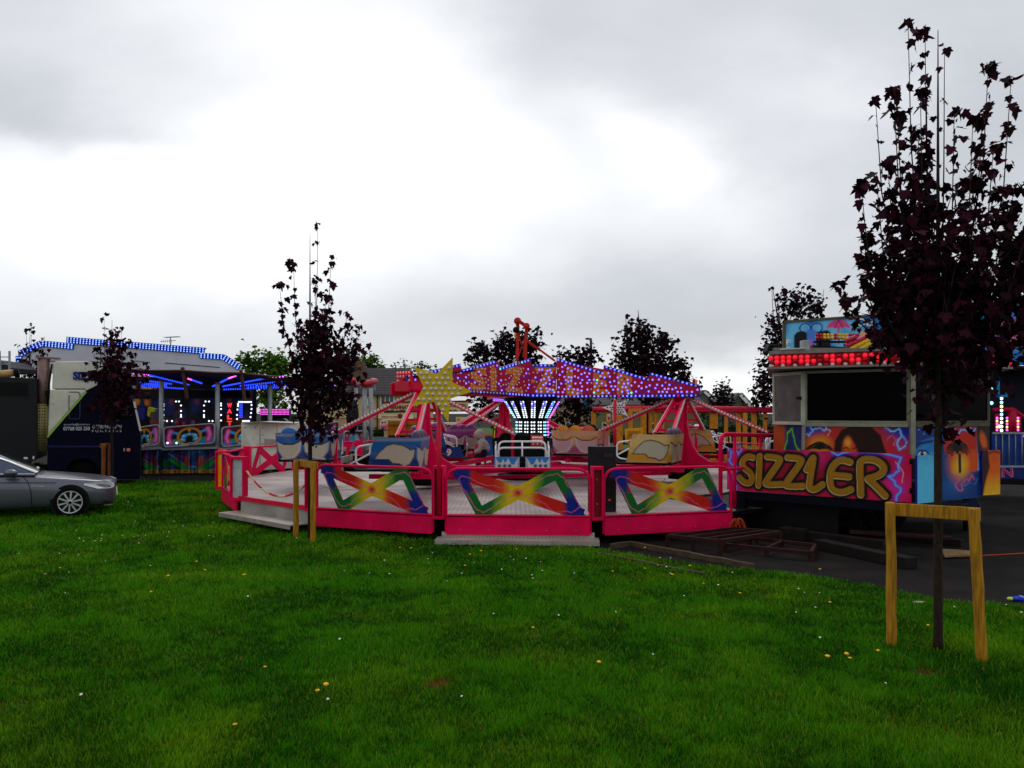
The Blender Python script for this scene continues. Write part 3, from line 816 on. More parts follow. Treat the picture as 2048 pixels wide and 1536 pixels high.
def cross_art(A, W, H, seed):
    rs = random.Random(seed)
    X, Y = A.X / W, A.Y / H
    d = np.abs(X - .5)
    n = (fbm(A.X * 3 + seed, A.Y * 3, seed) - .5) * .09
    tl = (X < .5) == (Y > .5)           # blue/red diagonal half or the green one
    dd = d + n
    # red diagonal : yellow -> orange -> red -> blue ; green diagonal: yellow -> green -> blue-green
    def seg(x, stops):
        xs = [s_[0] for s_ in stops]; cs = np.array([s_[1] for s_ in stops])
        return np.stack([np.interp(x, xs, cs[:, i]) for i in range(3)], -1)
    c1 = seg(dd, [(0.0, YELP), (.06, YELP), (.12, ORGP), (.17, REDP), (.30, REDP), (.345, (BLUEP[0] * 1.4, .02, .12)), (.37, BLUEP), (.6, BLUEP)])
    c2 = seg(dd, [(0.0, YELP), (.07, YELP), (.13, S(120, 160, 14)), (.19, GRNP), (.42, GRNP), (.6, GRNP)])
    m = tl[..., None]
    A.C = np.where(m, c1, c2)
    # outer uprights fade from blue to green
    left = X < .2
    yy_ = np.where(X < .5, Y, 1 - Y)
    c3 = seg(yy_ + n * 2, [(0, GRNP), (.38, GRNP), (.62, BLUEP), (1, BLUEP)])
    k = np.clip((d - .33) / .03, 0, 1)[..., None]
    A.C = A.C * (1 - k) + c3 * k
    A.ell(W * .5, H * .5, W * .045, H * .12, S(200, 30, 10), .6, amp=.8)
    pk = S(230, 90, 140)
    for pts, s_ in (([(.5, .5), (.36, .62), (.24, .70), (.15, .84), (.10, .86), (.075, .78), (.13, .5), (.2, .16), (.25, .08), (.31, .16), (.38, .34), (.5, .46)], 1),
                    ([(.5, .54), (.6, .66), (.70, .86), (.78, .93), (.83, .82), (.9, .45), (.94, .22), (.88, .10), (.76, .12), (.66, .34), (.58, .4), (.52, .46)], 2)):
        A.bolt([(a * W, b * H) for a, b in pts], seed * 5 + s_, pk, .007, None, .06)
def cross_bars(O, U, N_, W, H, seed, painted=True):
    """open X-and-ends board, one mesh: bars cut from a 22 mm sheet, painted by position"""
    mb = MB(); bw = H * .25
    nodes = {'TL': (.085 * W, .93 * H), 'BL': (.235 * W, .06 * H), 'TR': (.775 * W, .94 * H), 'BR': (.93 * W, .07 * H), 'C': (.5 * W, .5 * H)}
    bars = [('TL', 'C'), ('C', 'BR'), ('BL', 'C'), ('C', 'TR'), ('TL', 'BL'), ('TR', 'BR')]
    for i, (a, b) in enumerate(bars):
        p0 = np.array(nodes[a]); p1 = np.array(nodes[b]); d = (p1 - p0) / np.linalg.norm(p1 - p0); s_ = np.array((-d[1], d[0]))
        e0 = bw * .42; e1 = bw * .42
        nu, nv = 80, 17
        tt = np.linspace(0, 1, nu); ww = np.linspace(-.5, .5, nv)
        L = p0 - d * e0; Q = p1 + d * e1
        XY = L[None, None] + (Q - L)[None, None] * tt[None, :, None] + s_[None, None] * (ww[:, None, None] * bw * (1.05 if i < 4 else .85))
        XY[..., 1] = np.clip(XY[..., 1], 0.0, H); XY[..., 0] = np.clip(XY[..., 0], 0.02 * W, .985 * W)
        A = Art(XY[..., 0], XY[..., 1], BLUEP)
        if painted: cross_art(A, W, H, seed)
        else: A.C[:] = np.array(S(222, 0, 74))
        PT = np.array(O) + XY[..., 0:1] * np.array(U) + XY[..., 1:2] * np.array((0, 0, 1.0)) + np.array(N_) * (.012 + .0022 * i)
        mb.grid(PT, np.clip(A.C, 0, 1), 0)
        # pink back and edges
        k0 = [PT[0, 0], PT[0, -1], PT[-1, -1], PT[-1, 0]]
        mb.prism([Vector(q) - N_ * (.0015 + .004) for q in k0], -N_ * (.022 - .0005 * i), 1)
    return mb
MIDH = 0.80
def rail_section(phi, seed, style='cross', inside=False):
    M_, U, N_ = sec(phi)
    W = SIDE - .24; O = M_ - U * W / 2 + N_ * .02
    up = Vector((0, 0, 1))
    mb = MB()
    zt = DZ + MIDH
    mb.tube(rtube([O + up * .18, O + up * zt, O + U * W + up * zt, O + U * W + up * .18], 7, .26), .028, 8)
    # lower pink board with a folded lip
    mb.box(M_ + N_ * .03 + up * ((.15 + DZ - .05) / 2), (W - .02, .03, DZ - .05 - .15), 0, rz=math.atan2(U.y, U.x))
    mb.bar(O + up * (DZ - .02) + N_ * .012, O + U * W + up * (DZ - .02) + N_ * .012, .05, .03)
    o = mb.build('rail_panel', PINK, plat, )
    shell(o, .005, 1)
    if style == 'cross':
        mb = cross_bars(O + U * .03 + up * (DZ - .03), U, N_, W - .06, MIDH + .015, seed, not inside)
        mb.build('rainbow_cross' if not inside else 'cross_brace', [PAINT, PINK], o)
    bl = MB()
    for k in range(5):
        bl.dome(O + U * W * (.1 + .2 * k) + up * .24 + N_ * .046, N_, .014, 0, 7)
    bl.build('bolt', mat('bolt_head_pink', S(200, 70, 90), .4), o)
    return o
def post_box(phi, lens, h0=.42, h1=None, wide=0.0):
    v = vert(phi, RV + .03); N_ = (v - C0).normalized()
    if wide: N_ = (N_ + (Vector((0, 0, 0)) - v).normalized()).normalized()
    U = Vector((-N_.y, N_.x, 0))
    h1 = h1 or DZ + MIDH + .05
    mb = MB(); c = v - N_ * .05
    w_ = .2 + wide; d_ = .16
    zc = (h0 + h1) / 2; H = h1 - h0
    rz = math.atan2(U.y, U.x)
    mb.box(c + Vector((0, 0, zc)) - N_ * .03, (w_, d_ - .06, H), 0, rz)
    for sgn in (-1, 1): mb.box(c + Vector((0, 0, zc)) + U * sgn * (w_ / 2 - .016) + N_ * .05, (.032, .1, H), 0, rz)
    for z in (h0 + .03, h1 - .03): mb.box(c + Vector((0, 0, z)) + N_ * .05, (w_ - .066, .1, .06), 0, rz)
    o = mb.build('rail_post', PINK, plat); shell(o, .005, 1)
    mb = MB(); mb.box(c + Vector((0, 0, zc)) + N_ * .018, (w_ - .068, .03, H - .124), 0, rz)
    for z in (.3, .75): mb.dome(c + Vector((0, 0, h0 + H * z)) + N_ * .034, N_, .014, 1, 6)
    mb.build('post_lens', [lens, mat('post_bolt', S(190, 120, 90), .4)], o)
LENSG = mat('grey_lens', S(176, 186, 190), .3); LENSY = mat('amber_lens', S(255, 176, 10), .35); LENSR = REDD; LENSO = mat('orange_lens', S(220, 90, 16), .4)
for k in range(NS):
    if k in (2, 9, 10, 15, 16): continue           # entrance and the open back
    phi = PHI0 + 20 * k
    rail_section(phi, 40 + k, 'cross', inside=(4 <= k <= 13))
for k in range(NS):
    phi = PHI0 - 10 + 20 * k                       # vertex between section k-1 and k
    a = (phi + 360) % 360
    lens = LENSG if abs(a - 53.3) < 1 else LENSY if abs(a - 73.3) < 1 else LENSO if abs(a - 93.3) < 1 else LENSR
    if 160 < a < 215 or 290 < a < 340: continue
    post_box(phi, lens, wide=.14 if lens in (LENSG, LENSY) else 0.0)
# aluminium steps
def step(phi, W, riser_z0, tread_z, out, wtread):
    M_, U, N_ = sec(phi); rz = math.atan2(U.y, U.x); up = Vector((0, 0, 1))
    mb = MB()
    mb.box(M_ + N_ * (.0) + up * ((riser_z0 + tread_z) / 2), (W, .03, riser_z0 - tread_z), 0, rz)
    mb.box(M_ + N_ * (out / 2 + .02) + up * tread_z, (wtread, out, .03), 0, rz)
    mb.box(M_ + N_ * (out + .03) + up * (tread_z - .03), (wtread, .025, .09), 1, rz)
    for s_ in (-1, 1):
        mb.bar(M_ + U * s_ * W * .42 + N_ * .1 + up * .004, M_ + U * s_ * W * .42 + N_ * .1 + up * (tread_z - .01), .05, .05, 1)
    o = mb.build('step', [CHEQB, ALU], plat); shell(o, .004, 1)
step(PHI0, SIDE * .97, .2, .10, .34, SIDE * 1.02)
step(PHI0 + 40, SIDE * .93, DZ - .07, .19, .42, SIDE * 1.0)
M_, U, N_ = sec(PHI0 + 40)
mb = MB(); mb.box(M_ + Vector((0, 0, DZ - .035)) + N_ * .02, (SIDE - .1, .05, .09), 0, math.atan2(U.y, U.x))
mb.build('entry_sill', PINKD, plat)
# tall hoop rails: one by the far left gate, one in front of the booth
mb = MB()
v0 = vert(PHI0 + 74, RV + .12); v1 = vert(PHI0 + 88, RV + .42); up = Vector((0, 0, 1))
mb.tube(rtube([v0 + up * .42, v1 + up * .42, v1 + up * 1.2, v0 + up * 1.35], 6, .2), .05, 8)
mb.tube([v0.lerp(v1, .5) + up * .45, v0.lerp(v1, .5) + up * 1.28], .035, 8)
mb.build('gate_hoop', mat('orange_red_tube', S(235, 40, 20), .4), plat)
mb = MB()
a = P(1441, 955, 14.9); b = P(1572, 955, 16.6)
a.z = DZ; b.z = DZ
mb.tube(rtube([a, a + up * (P(1441, 868, 14.9).z - DZ), b + up * (P(1572, 872, 16.6).z - DZ), b], 7, .22), .04, 8)
for t in (.2, .58):
    q = a.lerp(b, t); mb.tube([q, q + up * (P(1460, 868, 15.4).z - DZ)], .032, 8)
q0, q1 = a + up * .72, b + up * .72; mb.tube([q0, q1], .03, 8)
mb.build('hand_rail', PINK, plat)
# barrier chain across the entrance
va, vb = vert(PHI0 + 49, RV - .12) + up * 1.05, vert(PHI0 + 31, RV - .1) + up * 1.0
ch = thing('barrier_chain', 'sagging red and white chain hung across the ride entrance', 'chain', va)
mb = MB()
for i in range(56):
    t = i / 55; p = va.lerp(vb, t) - up * (.42 * 4 * t * (1 - t))
    t2 = (i + 1.15) / 55; p2 = va.lerp(vb, t2) - up * (.42 * 4 * t2 * (1 - t2))
    d = (p2 - p); n_ = Vector((0, 0, 1)) if i % 2 else Vector((-d.y, d.x, 0)).normalized()
    mb.tube([p + n_ * .016, p2 + n_ * .016, p2 - n_ * .016, p - n_ * .016], .009, 5, (i // 7) % 2, closed=True)
mb.build('links', [mat('chain_white', S(225, 205, 150), .5), mat('chain_red', S(205, 30, 30), .5)], ch)

# ------------------------------------------------------------------ rotating ride
ride = thing('twist_ride', 'pink and red spinning twist ride with bulb-covered SIZZLER sign boards and clustered cars', 'fairground ride', C0)
# light column
mb = MB()
mb.lathe([(.95, .5), (.95, .62), (.46, .7), (.42, .9), (.40, 2.08), (.445, 2.16), (.72, 2.62), (.8, 2.66), (.8, 2.72), (.0, 2.72)], C0, 28)
col = mb.build('light_column', BLACKS, ride)
strips = [(-78, LED_C), (-52, LED_W), (-27, LED_W), (-3, LED_W), (22, LED_W), (45, LED_C), (68, LED_M), (90, LED_M), (115, LED_V), (140, LED_W), (165, LED_C), (190, LED_W), (215, LED_B), (240, LED_M), (262, LED_W)]
for (aa, lm) in strips:
    mb = MB(); q = R(aa - 90 + 4)
    # strip of lamps on the drum then up the flare
    prof = [(.425, .95), (.412, 2.08), (.46, 2.16), (.735, 2.62)]
    e = Vector((math.cos(q), math.sin(q), 0)); s_ = Vector((-e.y, e.x, 0))
    pts = [C0 + e * (r + .006) + up * z for r, z in prof]
    mb.prism([pts[0] - s_ * .07, pts[0] + s_ * .07, pts[1] + s_ * .07, pts[1] - s_ * .07], e * .012, 0)
    mb.prism([pts[2] - s_ * .07, pts[2] + s_ * .07, pts[3] + s_ * .085, pts[3] - s_ * .085], (e * .6 - up * .5) * .02, 0)
    for (A_, B_, n_, nn) in ((pts[0], pts[1], 13, e), (pts[2], pts[3], 9, (e * .7 - up * .6))):
        for i in range(n_):
            for k in (-1, 1):
                c = A_.lerp(B_, (i + .5) / n_) + s_ * .036 * k + nn * .016
                mi = 1
                if n_ == 9 and A_ is pts[2] and i > 4: mi = 2 if (i + k) % 3 else 1
                mb.dome(c, nn, .026, mi, 6, .9)
    mb.build('lamp_strip', [BLACKS, lm, LED_B], col)
# hub head and red lifting mast
mb = MB()
mb.lathe([(.0, 2.72), (.42, 2.722), (.42, 3.1), (.3, 3.4), (.0, 3.4)], C0, 20)
mb.build('hub', PINKD, ride)
mb = MB()
Ym = 21.75
def PM(px, py, dy=0): return P(px, py, Ym + dy)
for (a, b, r_) in (((1034, 722), (1036, 655), .075), ((1051, 722), (1052, 662), .07), ((1036, 655), (1034, 640), .085), ((1034, 640), (1052, 652), .08), ((1052, 652), (1053, 664), .075), ((1037, 712), (1050, 676), .03), ((1037, 672), (1050, 706), .03), ((1046, 715), (1051, 678), .035), ((1050, 678), (1110, 722), .05), ((1057, 686), (1080, 702), .03)):
    mb.bar(PM(*a), PM(*b), r_ * 1.1, r_ * 1.1, 0)
    mb.bar(PM(*a, .35), PM(*b, .35), r_ * 1.0, r_ * 1.0, 0)
mb.cyl(PM(1035, 642, -.15), PM(1035, 642, .5), .1, 12); mb.cyl(PM(1053, 652, -.12), PM(1053, 652, .5), .09, 12)
mb.ball(PM(1032, 660, -.1), .09, 1); mb.tube([PM(1032, 662, -.12), PM(1030, 672, -.12), PM(1034, 676, -.12)], .03, 6, 2)
mb.build('lifting_mast', [REDO, BLACK, mat('hook_orange', S(225, 130, 20), .4)], ride)

PIV_R = 4.02; ARM = [-18.5, -135.0, 101.5]
def letters_art(A, items, H):
    for strokes, wd in items:
        for st in strokes:
            A.mix((wd / 2 + .012 - A.dist(st)) / .012, S(232, 130, 50))
    for strokes, wd in items:
        for st in strokes:
            A.mix((wd / 2 - .02 - A.dist(st)) / .012, S(206, 112, 6))
def L(ch, x, y, w_, h):
    """stroke skeletons of the block letters"""
    Q = {'S': [[(.95, .86), (.62, 1), (.25, .92), (.12, .72), (.35, .55), (.7, .47), (.88, .25), (.7, .05), (.35, 0), (.05, .1)]],
         'I': [[(.5, 0), (.5, 1)]],
         'Z': [[(.08, .94), (.92, .98), (.12, .06), (.98, .02)]],
         'L': [[(.3, 1), (.25, .05), (.95, .0)]],
         'E': [[(.9, .96), (.22, .96), (.18, .03), (.95, .0)], [(.2, .5), (.75, .5)]],
         'R': [[(.15, 0), (.2, 1), (.75, .95), (.85, .72), (.7, .52), (.2, .48)], [(.45, .48), (.95, 0)]]}[ch]
    return [[(x + a * w_, y + b * h) for a, b in st] for st in Q]
def near_stroke(items, x, y):
    for strokes, wd in items:
        for st in strokes:
            for (x0, y0), (x1, y1) in zip(st[:-1], st[1:]):
                dx, dy = x1 - x0, y1 - y0; t = max(0, min(1, ((x - x0) * dx + (y - y0) * dy) / (dx * dx + dy * dy + 1e-9)))
                if math.hypot(x - x0 - t * dx, y - y0 - t * dy) < wd / 2 - .02: return True
    return False
def sign_board(parent, O, U, Ln, top, items, seed, lit, zslope=0.0, name='sign_board', frame_cols=True):
    """painted fascia board with saw-tooth top. O lower-left 3-D, U along, top: (xs,hs)"""
    U = Vector(U).normalized(); N_ = Vector((U.y, -U.x, 0)); rs = random.Random(seed)
    Vv = Vector((0, 0, 1)); U3 = U + Vector((0, 0, zslope))
    def art(A):
        A.mix(fbm(A.X * 2, A.Y * 3, seed) * .5, S(150, 0, 60))
        A.bolt([(0, .3), (Ln * .3, .5), (Ln * .6, .2), (Ln, .5)], seed, S(120, 10, 150), .03, None, .1)
        letters_art(A, items, 1)
        tp = np.interp(A.X, top[0], top[1])
        A.mix((A.Y > tp - .075) * 1.0, S(26, 26, 170)); A.mix((A.Y < .075) * 1.0, S(22, 22, 150))
    nu = int(Ln * 60); xs = np.linspace(0, Ln, nu); nv = 36
    X, Yn = np.meshgrid(xs, np.linspace(0, 1, nv)); hh = np.interp(X, top[0], top[1]); Y = Yn * hh
    A = Art(X, Y, S(190, 2, 54)); art(A)
    PT = np.array(O) + X[..., None] * np.array(U3) + Y[..., None] * np.array(Vv)
    mb = MB(); mb.grid(PT, np.clip(A.C, 0, 1), 0)
    # thickness: back sheet + rim
    B = PT - np.array(N_) * .09
    mb.grid(B, np.full(B.shape, .02), 0, flip=True)
    ring = [(0, j) for j in range(nu)] + [(i, nu - 1) for i in range(1, nv)] + [(nv - 1, j) for j in range(nu - 2, -1, -1)] + [(i, 0) for i in range(nv - 2, 0, -1)]
    F_ = [PT[i, j] for i, j in ring]; K_ = [B[i, j] for i, j in ring]; n = len(ring)
    mb.add(F_ + K_, [(i, i + n, (i + 1) % n + n, (i + 1) % n) for i in range(n)], 1)
    o = mb.build(name, [PAINT, BLUEB], parent)
    # bulbs
    bl = MB(); pts = []
    def put(x, y, unlit_p, special=True):
        p = Vector(O) + U3 * x + Vv * y + N_ * .004
        q = rs.random()
        if q < unlit_p: mi = 1
        elif special and q > .985: mi = 3
        elif special and q > .975: mi = 2
        else: mi = 0
        bl.dome(p, N_, .027, mi, 7, .75); pts.append((x, y))
    x = .05
    while x < Ln - .03:
        put(x, .035, lit(x, 'b'))
        put(x, np.interp(x, top[0], top[1]) - .035, lit(x, 't'))
        x += .108
    y = .12
    row = 0
    while y < max(top[1]):
        x = .07 + (.07 if row % 2 else 0)
        while x < Ln - .05:
            xx = x + rs.uniform(-.03, .03); yy2 = y + rs.uniform(-.03, .03)
            if yy2 < np.interp(xx, top[0], top[1]) - .11:
                ins = near_stroke(items, xx, yy2)
                if all((a - xx) ** 2 + (b - yy2) ** 2 > (.068 if ins else .088) ** 2 for a, b in pts[-160:]):
                    put(xx, yy2, lit(xx, 'l' if ins else 'f'))
            x += .088
        y += .083; row += 1
    ob = bl.build('bulbs', [LED_B, BULBW, LED_R, LED_G], o); ob['kind'] = 'stuff'
    return o
for k, ang in enumerate(ARM):
    d = Vector((math.cos(R(ang)), math.sin(R(ang)), 0)); s_ = Vector((-d.y, d.x, 0))
    rise = (.12 if k == 1 else 0.0)
    mb = MB()
    e0, e1 = C0 + d * .3 + up * 2.8, C0 + d * 4.45 + up * (2.8 + rise)
    mb.bar(e0, e1, .5, .22, 0)
    mb.bar(e0 + up * .5, e1 + up * .12, .12, .12, 0)
    for t in (.25, .5, .75):
        q = e0.lerp(e1, t); mb.bar(q, (e0 + up * .5).lerp(e1 + up * .12, t), .08, .08, 0)
    # roof sheet over the arm, seen as a thin dark edge above the boards
    mb.bar(C0 + d * .8 + up * 3.52, C0 + d * 4.3 + up * (3.02 + rise), .62, .03, 1)
    arm = mb.build('sweep_arm', [PINKD, BLACK], ride)
    # end face with salmon bulbs
    mb = MB(); c = C0 + d * 4.36 + up * (2.84 + rise)
    mb.box(c + up * .14, (.06, .56, .34), 0, math.atan2(d.y, d.x))
    for i in range(5):
        for z, mi in ((-.0, 1), (.09, 2), (.19, 2), (.28, 1)):
            mb.dome(c + d * .032 + s_ * (-.22 + .11 * i) + up * z, d, .032, mi, 7, .8)
    mb.build('end_board', [PINKD, LED_RO, BULBW], arm)
# the three painted boards facing the viewer
d = Vector((math.cos(R(-138.5)), math.sin(R(-138.5)), 0)); arm_objs = [o for o in sc.objects if o.name.startswith('sweep_arm')]
# left board runs from its outer end to the middle, so that U points right seen from the front
Lo = Vector((-2.44, 18.64, 0)); Li = Vector((.51, 21.26, 0)); LL = (Li - Lo).length; UL = (Li - Lo).normalized()
def xl(px): return (PL(px, 780, Lo, UL) - Lo).dot(UL)
zl0, zl1 = 2.85, 2.72
def hl(px, py): p = PL(px, py, Lo, UL); x = (p - Lo).dot(UL); return (x, p.z - (zl0 + (zl1 - zl0) * x / LL))
tp = [hl(824, 751), hl(857, 743), hl(922, 727), hl(923, 740), hl(990, 721), hl(998, 736), hl(1064, 716)]
tp = ([0] + [a for a, b in tp[1:]] + [LL], [tp[0][1]] + [b for a, b in tp[1:]] + [tp[-1][1]])
h_ = .48
itL = [(L('S', xl(944), .10, xl(968) - xl(944), .52), .15), (L('I', xl(978), .10, xl(996) - xl(978), .50), .17), (L('Z', xl(1015), .10, xl(1042) - xl(1015), .58), .16)]
sign_board(arm_objs[1], (Lo.x, Lo.y, zl0), UL, LL, tp, itL, 3, lambda x, w_: {'b': .95 if x < LL * .8 else .05, 't': .12, 'l': .97, 'f': .62}[w_], zslope=(zl1 - zl0) / LL)
# dash between the two words' halves
Mi = Vector((1.18, 21.21, 0)); UM = (Mi - Li).normalized(); LM = (Mi - Li).length
hm = P(1090, 728, 21.2).z - 2.715
sign_board(col, (Li.x, Li.y, 2.715), UM, LM - .01, ([0, LM], [hm, hm]), [(L('Z', .16, .12, .42, .68), .17), ([[(-.02, .42), (.06, .42)]], .08)], 4, lambda x, w_: {'b': .05, 't': .3, 'l': .1, 'f': .6}[w_], name='centre_sign_board')
Ro = Vector((1.18, 21.21, 0)); Re = Vector((4.71, 20.03, 0)); UR = (Re - Ro).normalized(); LR = (Re - Ro).length
def hr(px, py): p = PL(px, py, Ro, UR); x = (p - Ro).dot(UR); return (x, p.z - 2.69)
def xr(px): return (PL(px, 780, Ro, UR) - Ro).dot(UR)
tr = [hr(1113, 716), hr(1206, 744), hr(1207.5, 730), hr(1297, 757), hr(1298.5, 744), hr(1400, 771)]
tr = ([0] + [a for a, b in tr[1:-1]] + [LR], [b for a, b in tr])
itR = [(L('L', xr(1131), .12, xr(1160) - xr(1131), .62), .15), (L('E', xr(1188), .12, xr(1213) - xr(1188), .50), .15), (L('R', xr(1236), .10, xr(1262) - xr(1236), .50), .14)]
sign_board(arm_objs[0], (Ro.x, Ro.y, 2.69), UR, LR, tr, itR, 5, lambda x, w_: {'b': .07, 't': .07, 'l': .12, 'f': .13}[w_])
# far side boards (plain backs, seen only from other places)
for k, (oo, sgn) in enumerate(((2, 1), (2, -1), (0, 1), (1, -1))):
    ang = ARM[oo]; d = Vector((math.cos(R(ang)), math.sin(R(ang)), 0)); s_ = Vector((-d.y, d.x, 0)) * sgn * .45
    a_, b_ = C0 + d * .8 + s_, C0 + d * 4.4 + s_
    pts = [a_ + up * 2.72, b_ + up * 2.72, b_ + up * 3.0, a_ + up * 3.68]
    mb = MB(); mb.prism(pts, s_.normalized() * .05)
    mb.build('back_board', PINKD, arm_objs[oo])
# violet lamp rail on the underside of the rear arm
mb = MB()
a_, b_ = P(987, 798, 23.2), P(1020, 800, 22.6)
for z in (0, -.045):
    for i in range(16): mb.dome(a_.lerp(b_, i / 15) + up * z, (0, -1, 0), .022, 0, 5)
mb.bar(a_ + Vector((0, .03, -.02)), b_ + Vector((0, .03, -.02)), .03, .12, 1)
mb.build('lamp_rail', [LED_V, BLACK], arm_objs[2])

# lower frame joining the three spiders
mb = MB(); PV = [C0 + Vector((math.cos(R(a)), math.sin(R(a)), 0)) * PIV_R for a in (ARM[0], -131.0, ARM[2])]
for i in range(3):
    mb.bar(C0 + up * .82, PV[i] + up * .82, .26, .16)
    a, b = PV[i], PV[(i + 1) % 3]
    mb.bar(a + up * .92, b + up * .92, .12, .12); mb.bar(a + up * .74, b + up * .74, .08, .08)
mb.lathe([(0, .72), (.8, .72), (.8, .95), (0, .95)], C0, 18)
mb.build('lower_frame', PINK, ride)

# ---- one spider: tower, four ladder arms with bulbs, four lower beams
SPA = {1: -93.0, 0: -107.0, 2: -115.0}; SPA[0] = -113.0; SPA[2] = -129.0
def spider(k):
    pv = PV[k]; a0 = SPA[k]
    mb = MB(); T = 2.70 + (.1 if k == 1 else 0)
    z0 = .88
    mb.bar(pv + up * z0, pv + up * T, .24, .24, 0)
    for j in range(2):
        q = R(a0 + 45 * 0 + 90 * j); e = Vector((math.cos(q), math.sin(q), 0)); n_ = Vector((-e.y, e.x, 0))
        prof = [(.13, T - .05), (.15, 2.1), (.2, 1.75), (.3, 1.45), (.46, 1.22), (.72, 1.06), (.98, 1.0), (.98, .9)]
        pts = [pv + e * r + up * z for r, z in prof] + [pv - e * r + up * z for r, z in prof[::-1]]
        nn_ = len(prof)
        for i in range(nn_ - 1):
            quad = [pts[i], pts[i + 1], pts[-2 - i], pts[-1 - i]]
            mb.prism([p - n_ * .1 for p in quad], n_ * .2, 0)
    mb.lathe([(0, T - .02), (.3, T - .02), (.34, T + .06), (0, T + .08)], pv, 16, 0)
    mb.lathe([(0, .60), (.34, .60), (.34, .86), (0, .86)], pv, 18, 1)
    sp = mb.build('spider', [PINK, RUBBER], ride)
    for j in range(4):
        q = R(a0 + 90 * j); e = Vector((math.cos(q), math.sin(q), 0)); n_ = Vector((-e.y, e.x, 0))
        A_, B_ = pv + e * .16 + up * (T - .02), pv + e * 2.15 + up * 1.80
        mb = MB()
        for s_ in (-1, 1): mb.bar(A_ + n_ * .1 * s_, B_ + n_ * .2 * s_, .06, .085, 0)
        for t in (.18, .42, .66, .9):
            c = A_.lerp(B_, t); w_ = .1 + .1 * t; mb.bar(c - n_ * w_, c + n_ * w_, .06, .06, 0)
        la = mb.build('ladder_arm', PINK, sp)
        nb = 26
        for s_ in (-1, 1):
            mb = MB()
            for i in range(nb):
                t = (i + .5) / nb; c = A_.lerp(B_, t) + n_ * s_ * (.1 + .1 * t + .034)
                mb.ball(c + up * .01, .036, 0, 7, 5)
            mb.tube([A_ + n_ * s_ * .134, B_ + n_ * s_ * .234], .012, 5)
            mb.build('bulb_string', BULBW, la)
        # lower beam
        mb = MB()
        mb.bar(pv + up * 1.0, pv + e * 2.95 + up * 1.0, .16, .1, 0)
        mb.bar(pv + e * 2.9 - n_ * .62 + up * 1.02, pv + e * 2.9 + n_ * .62 + up * 1.02, .09, .09, 0)
        mb.bar(pv + e * 2.1 + up * .98, pv + e * 2.1 + up * 1.8, .07, .07, 0)
        mb.build('lower_beam', PINK, sp)
    return sp
for k in (0, 1, 2): spider(k)

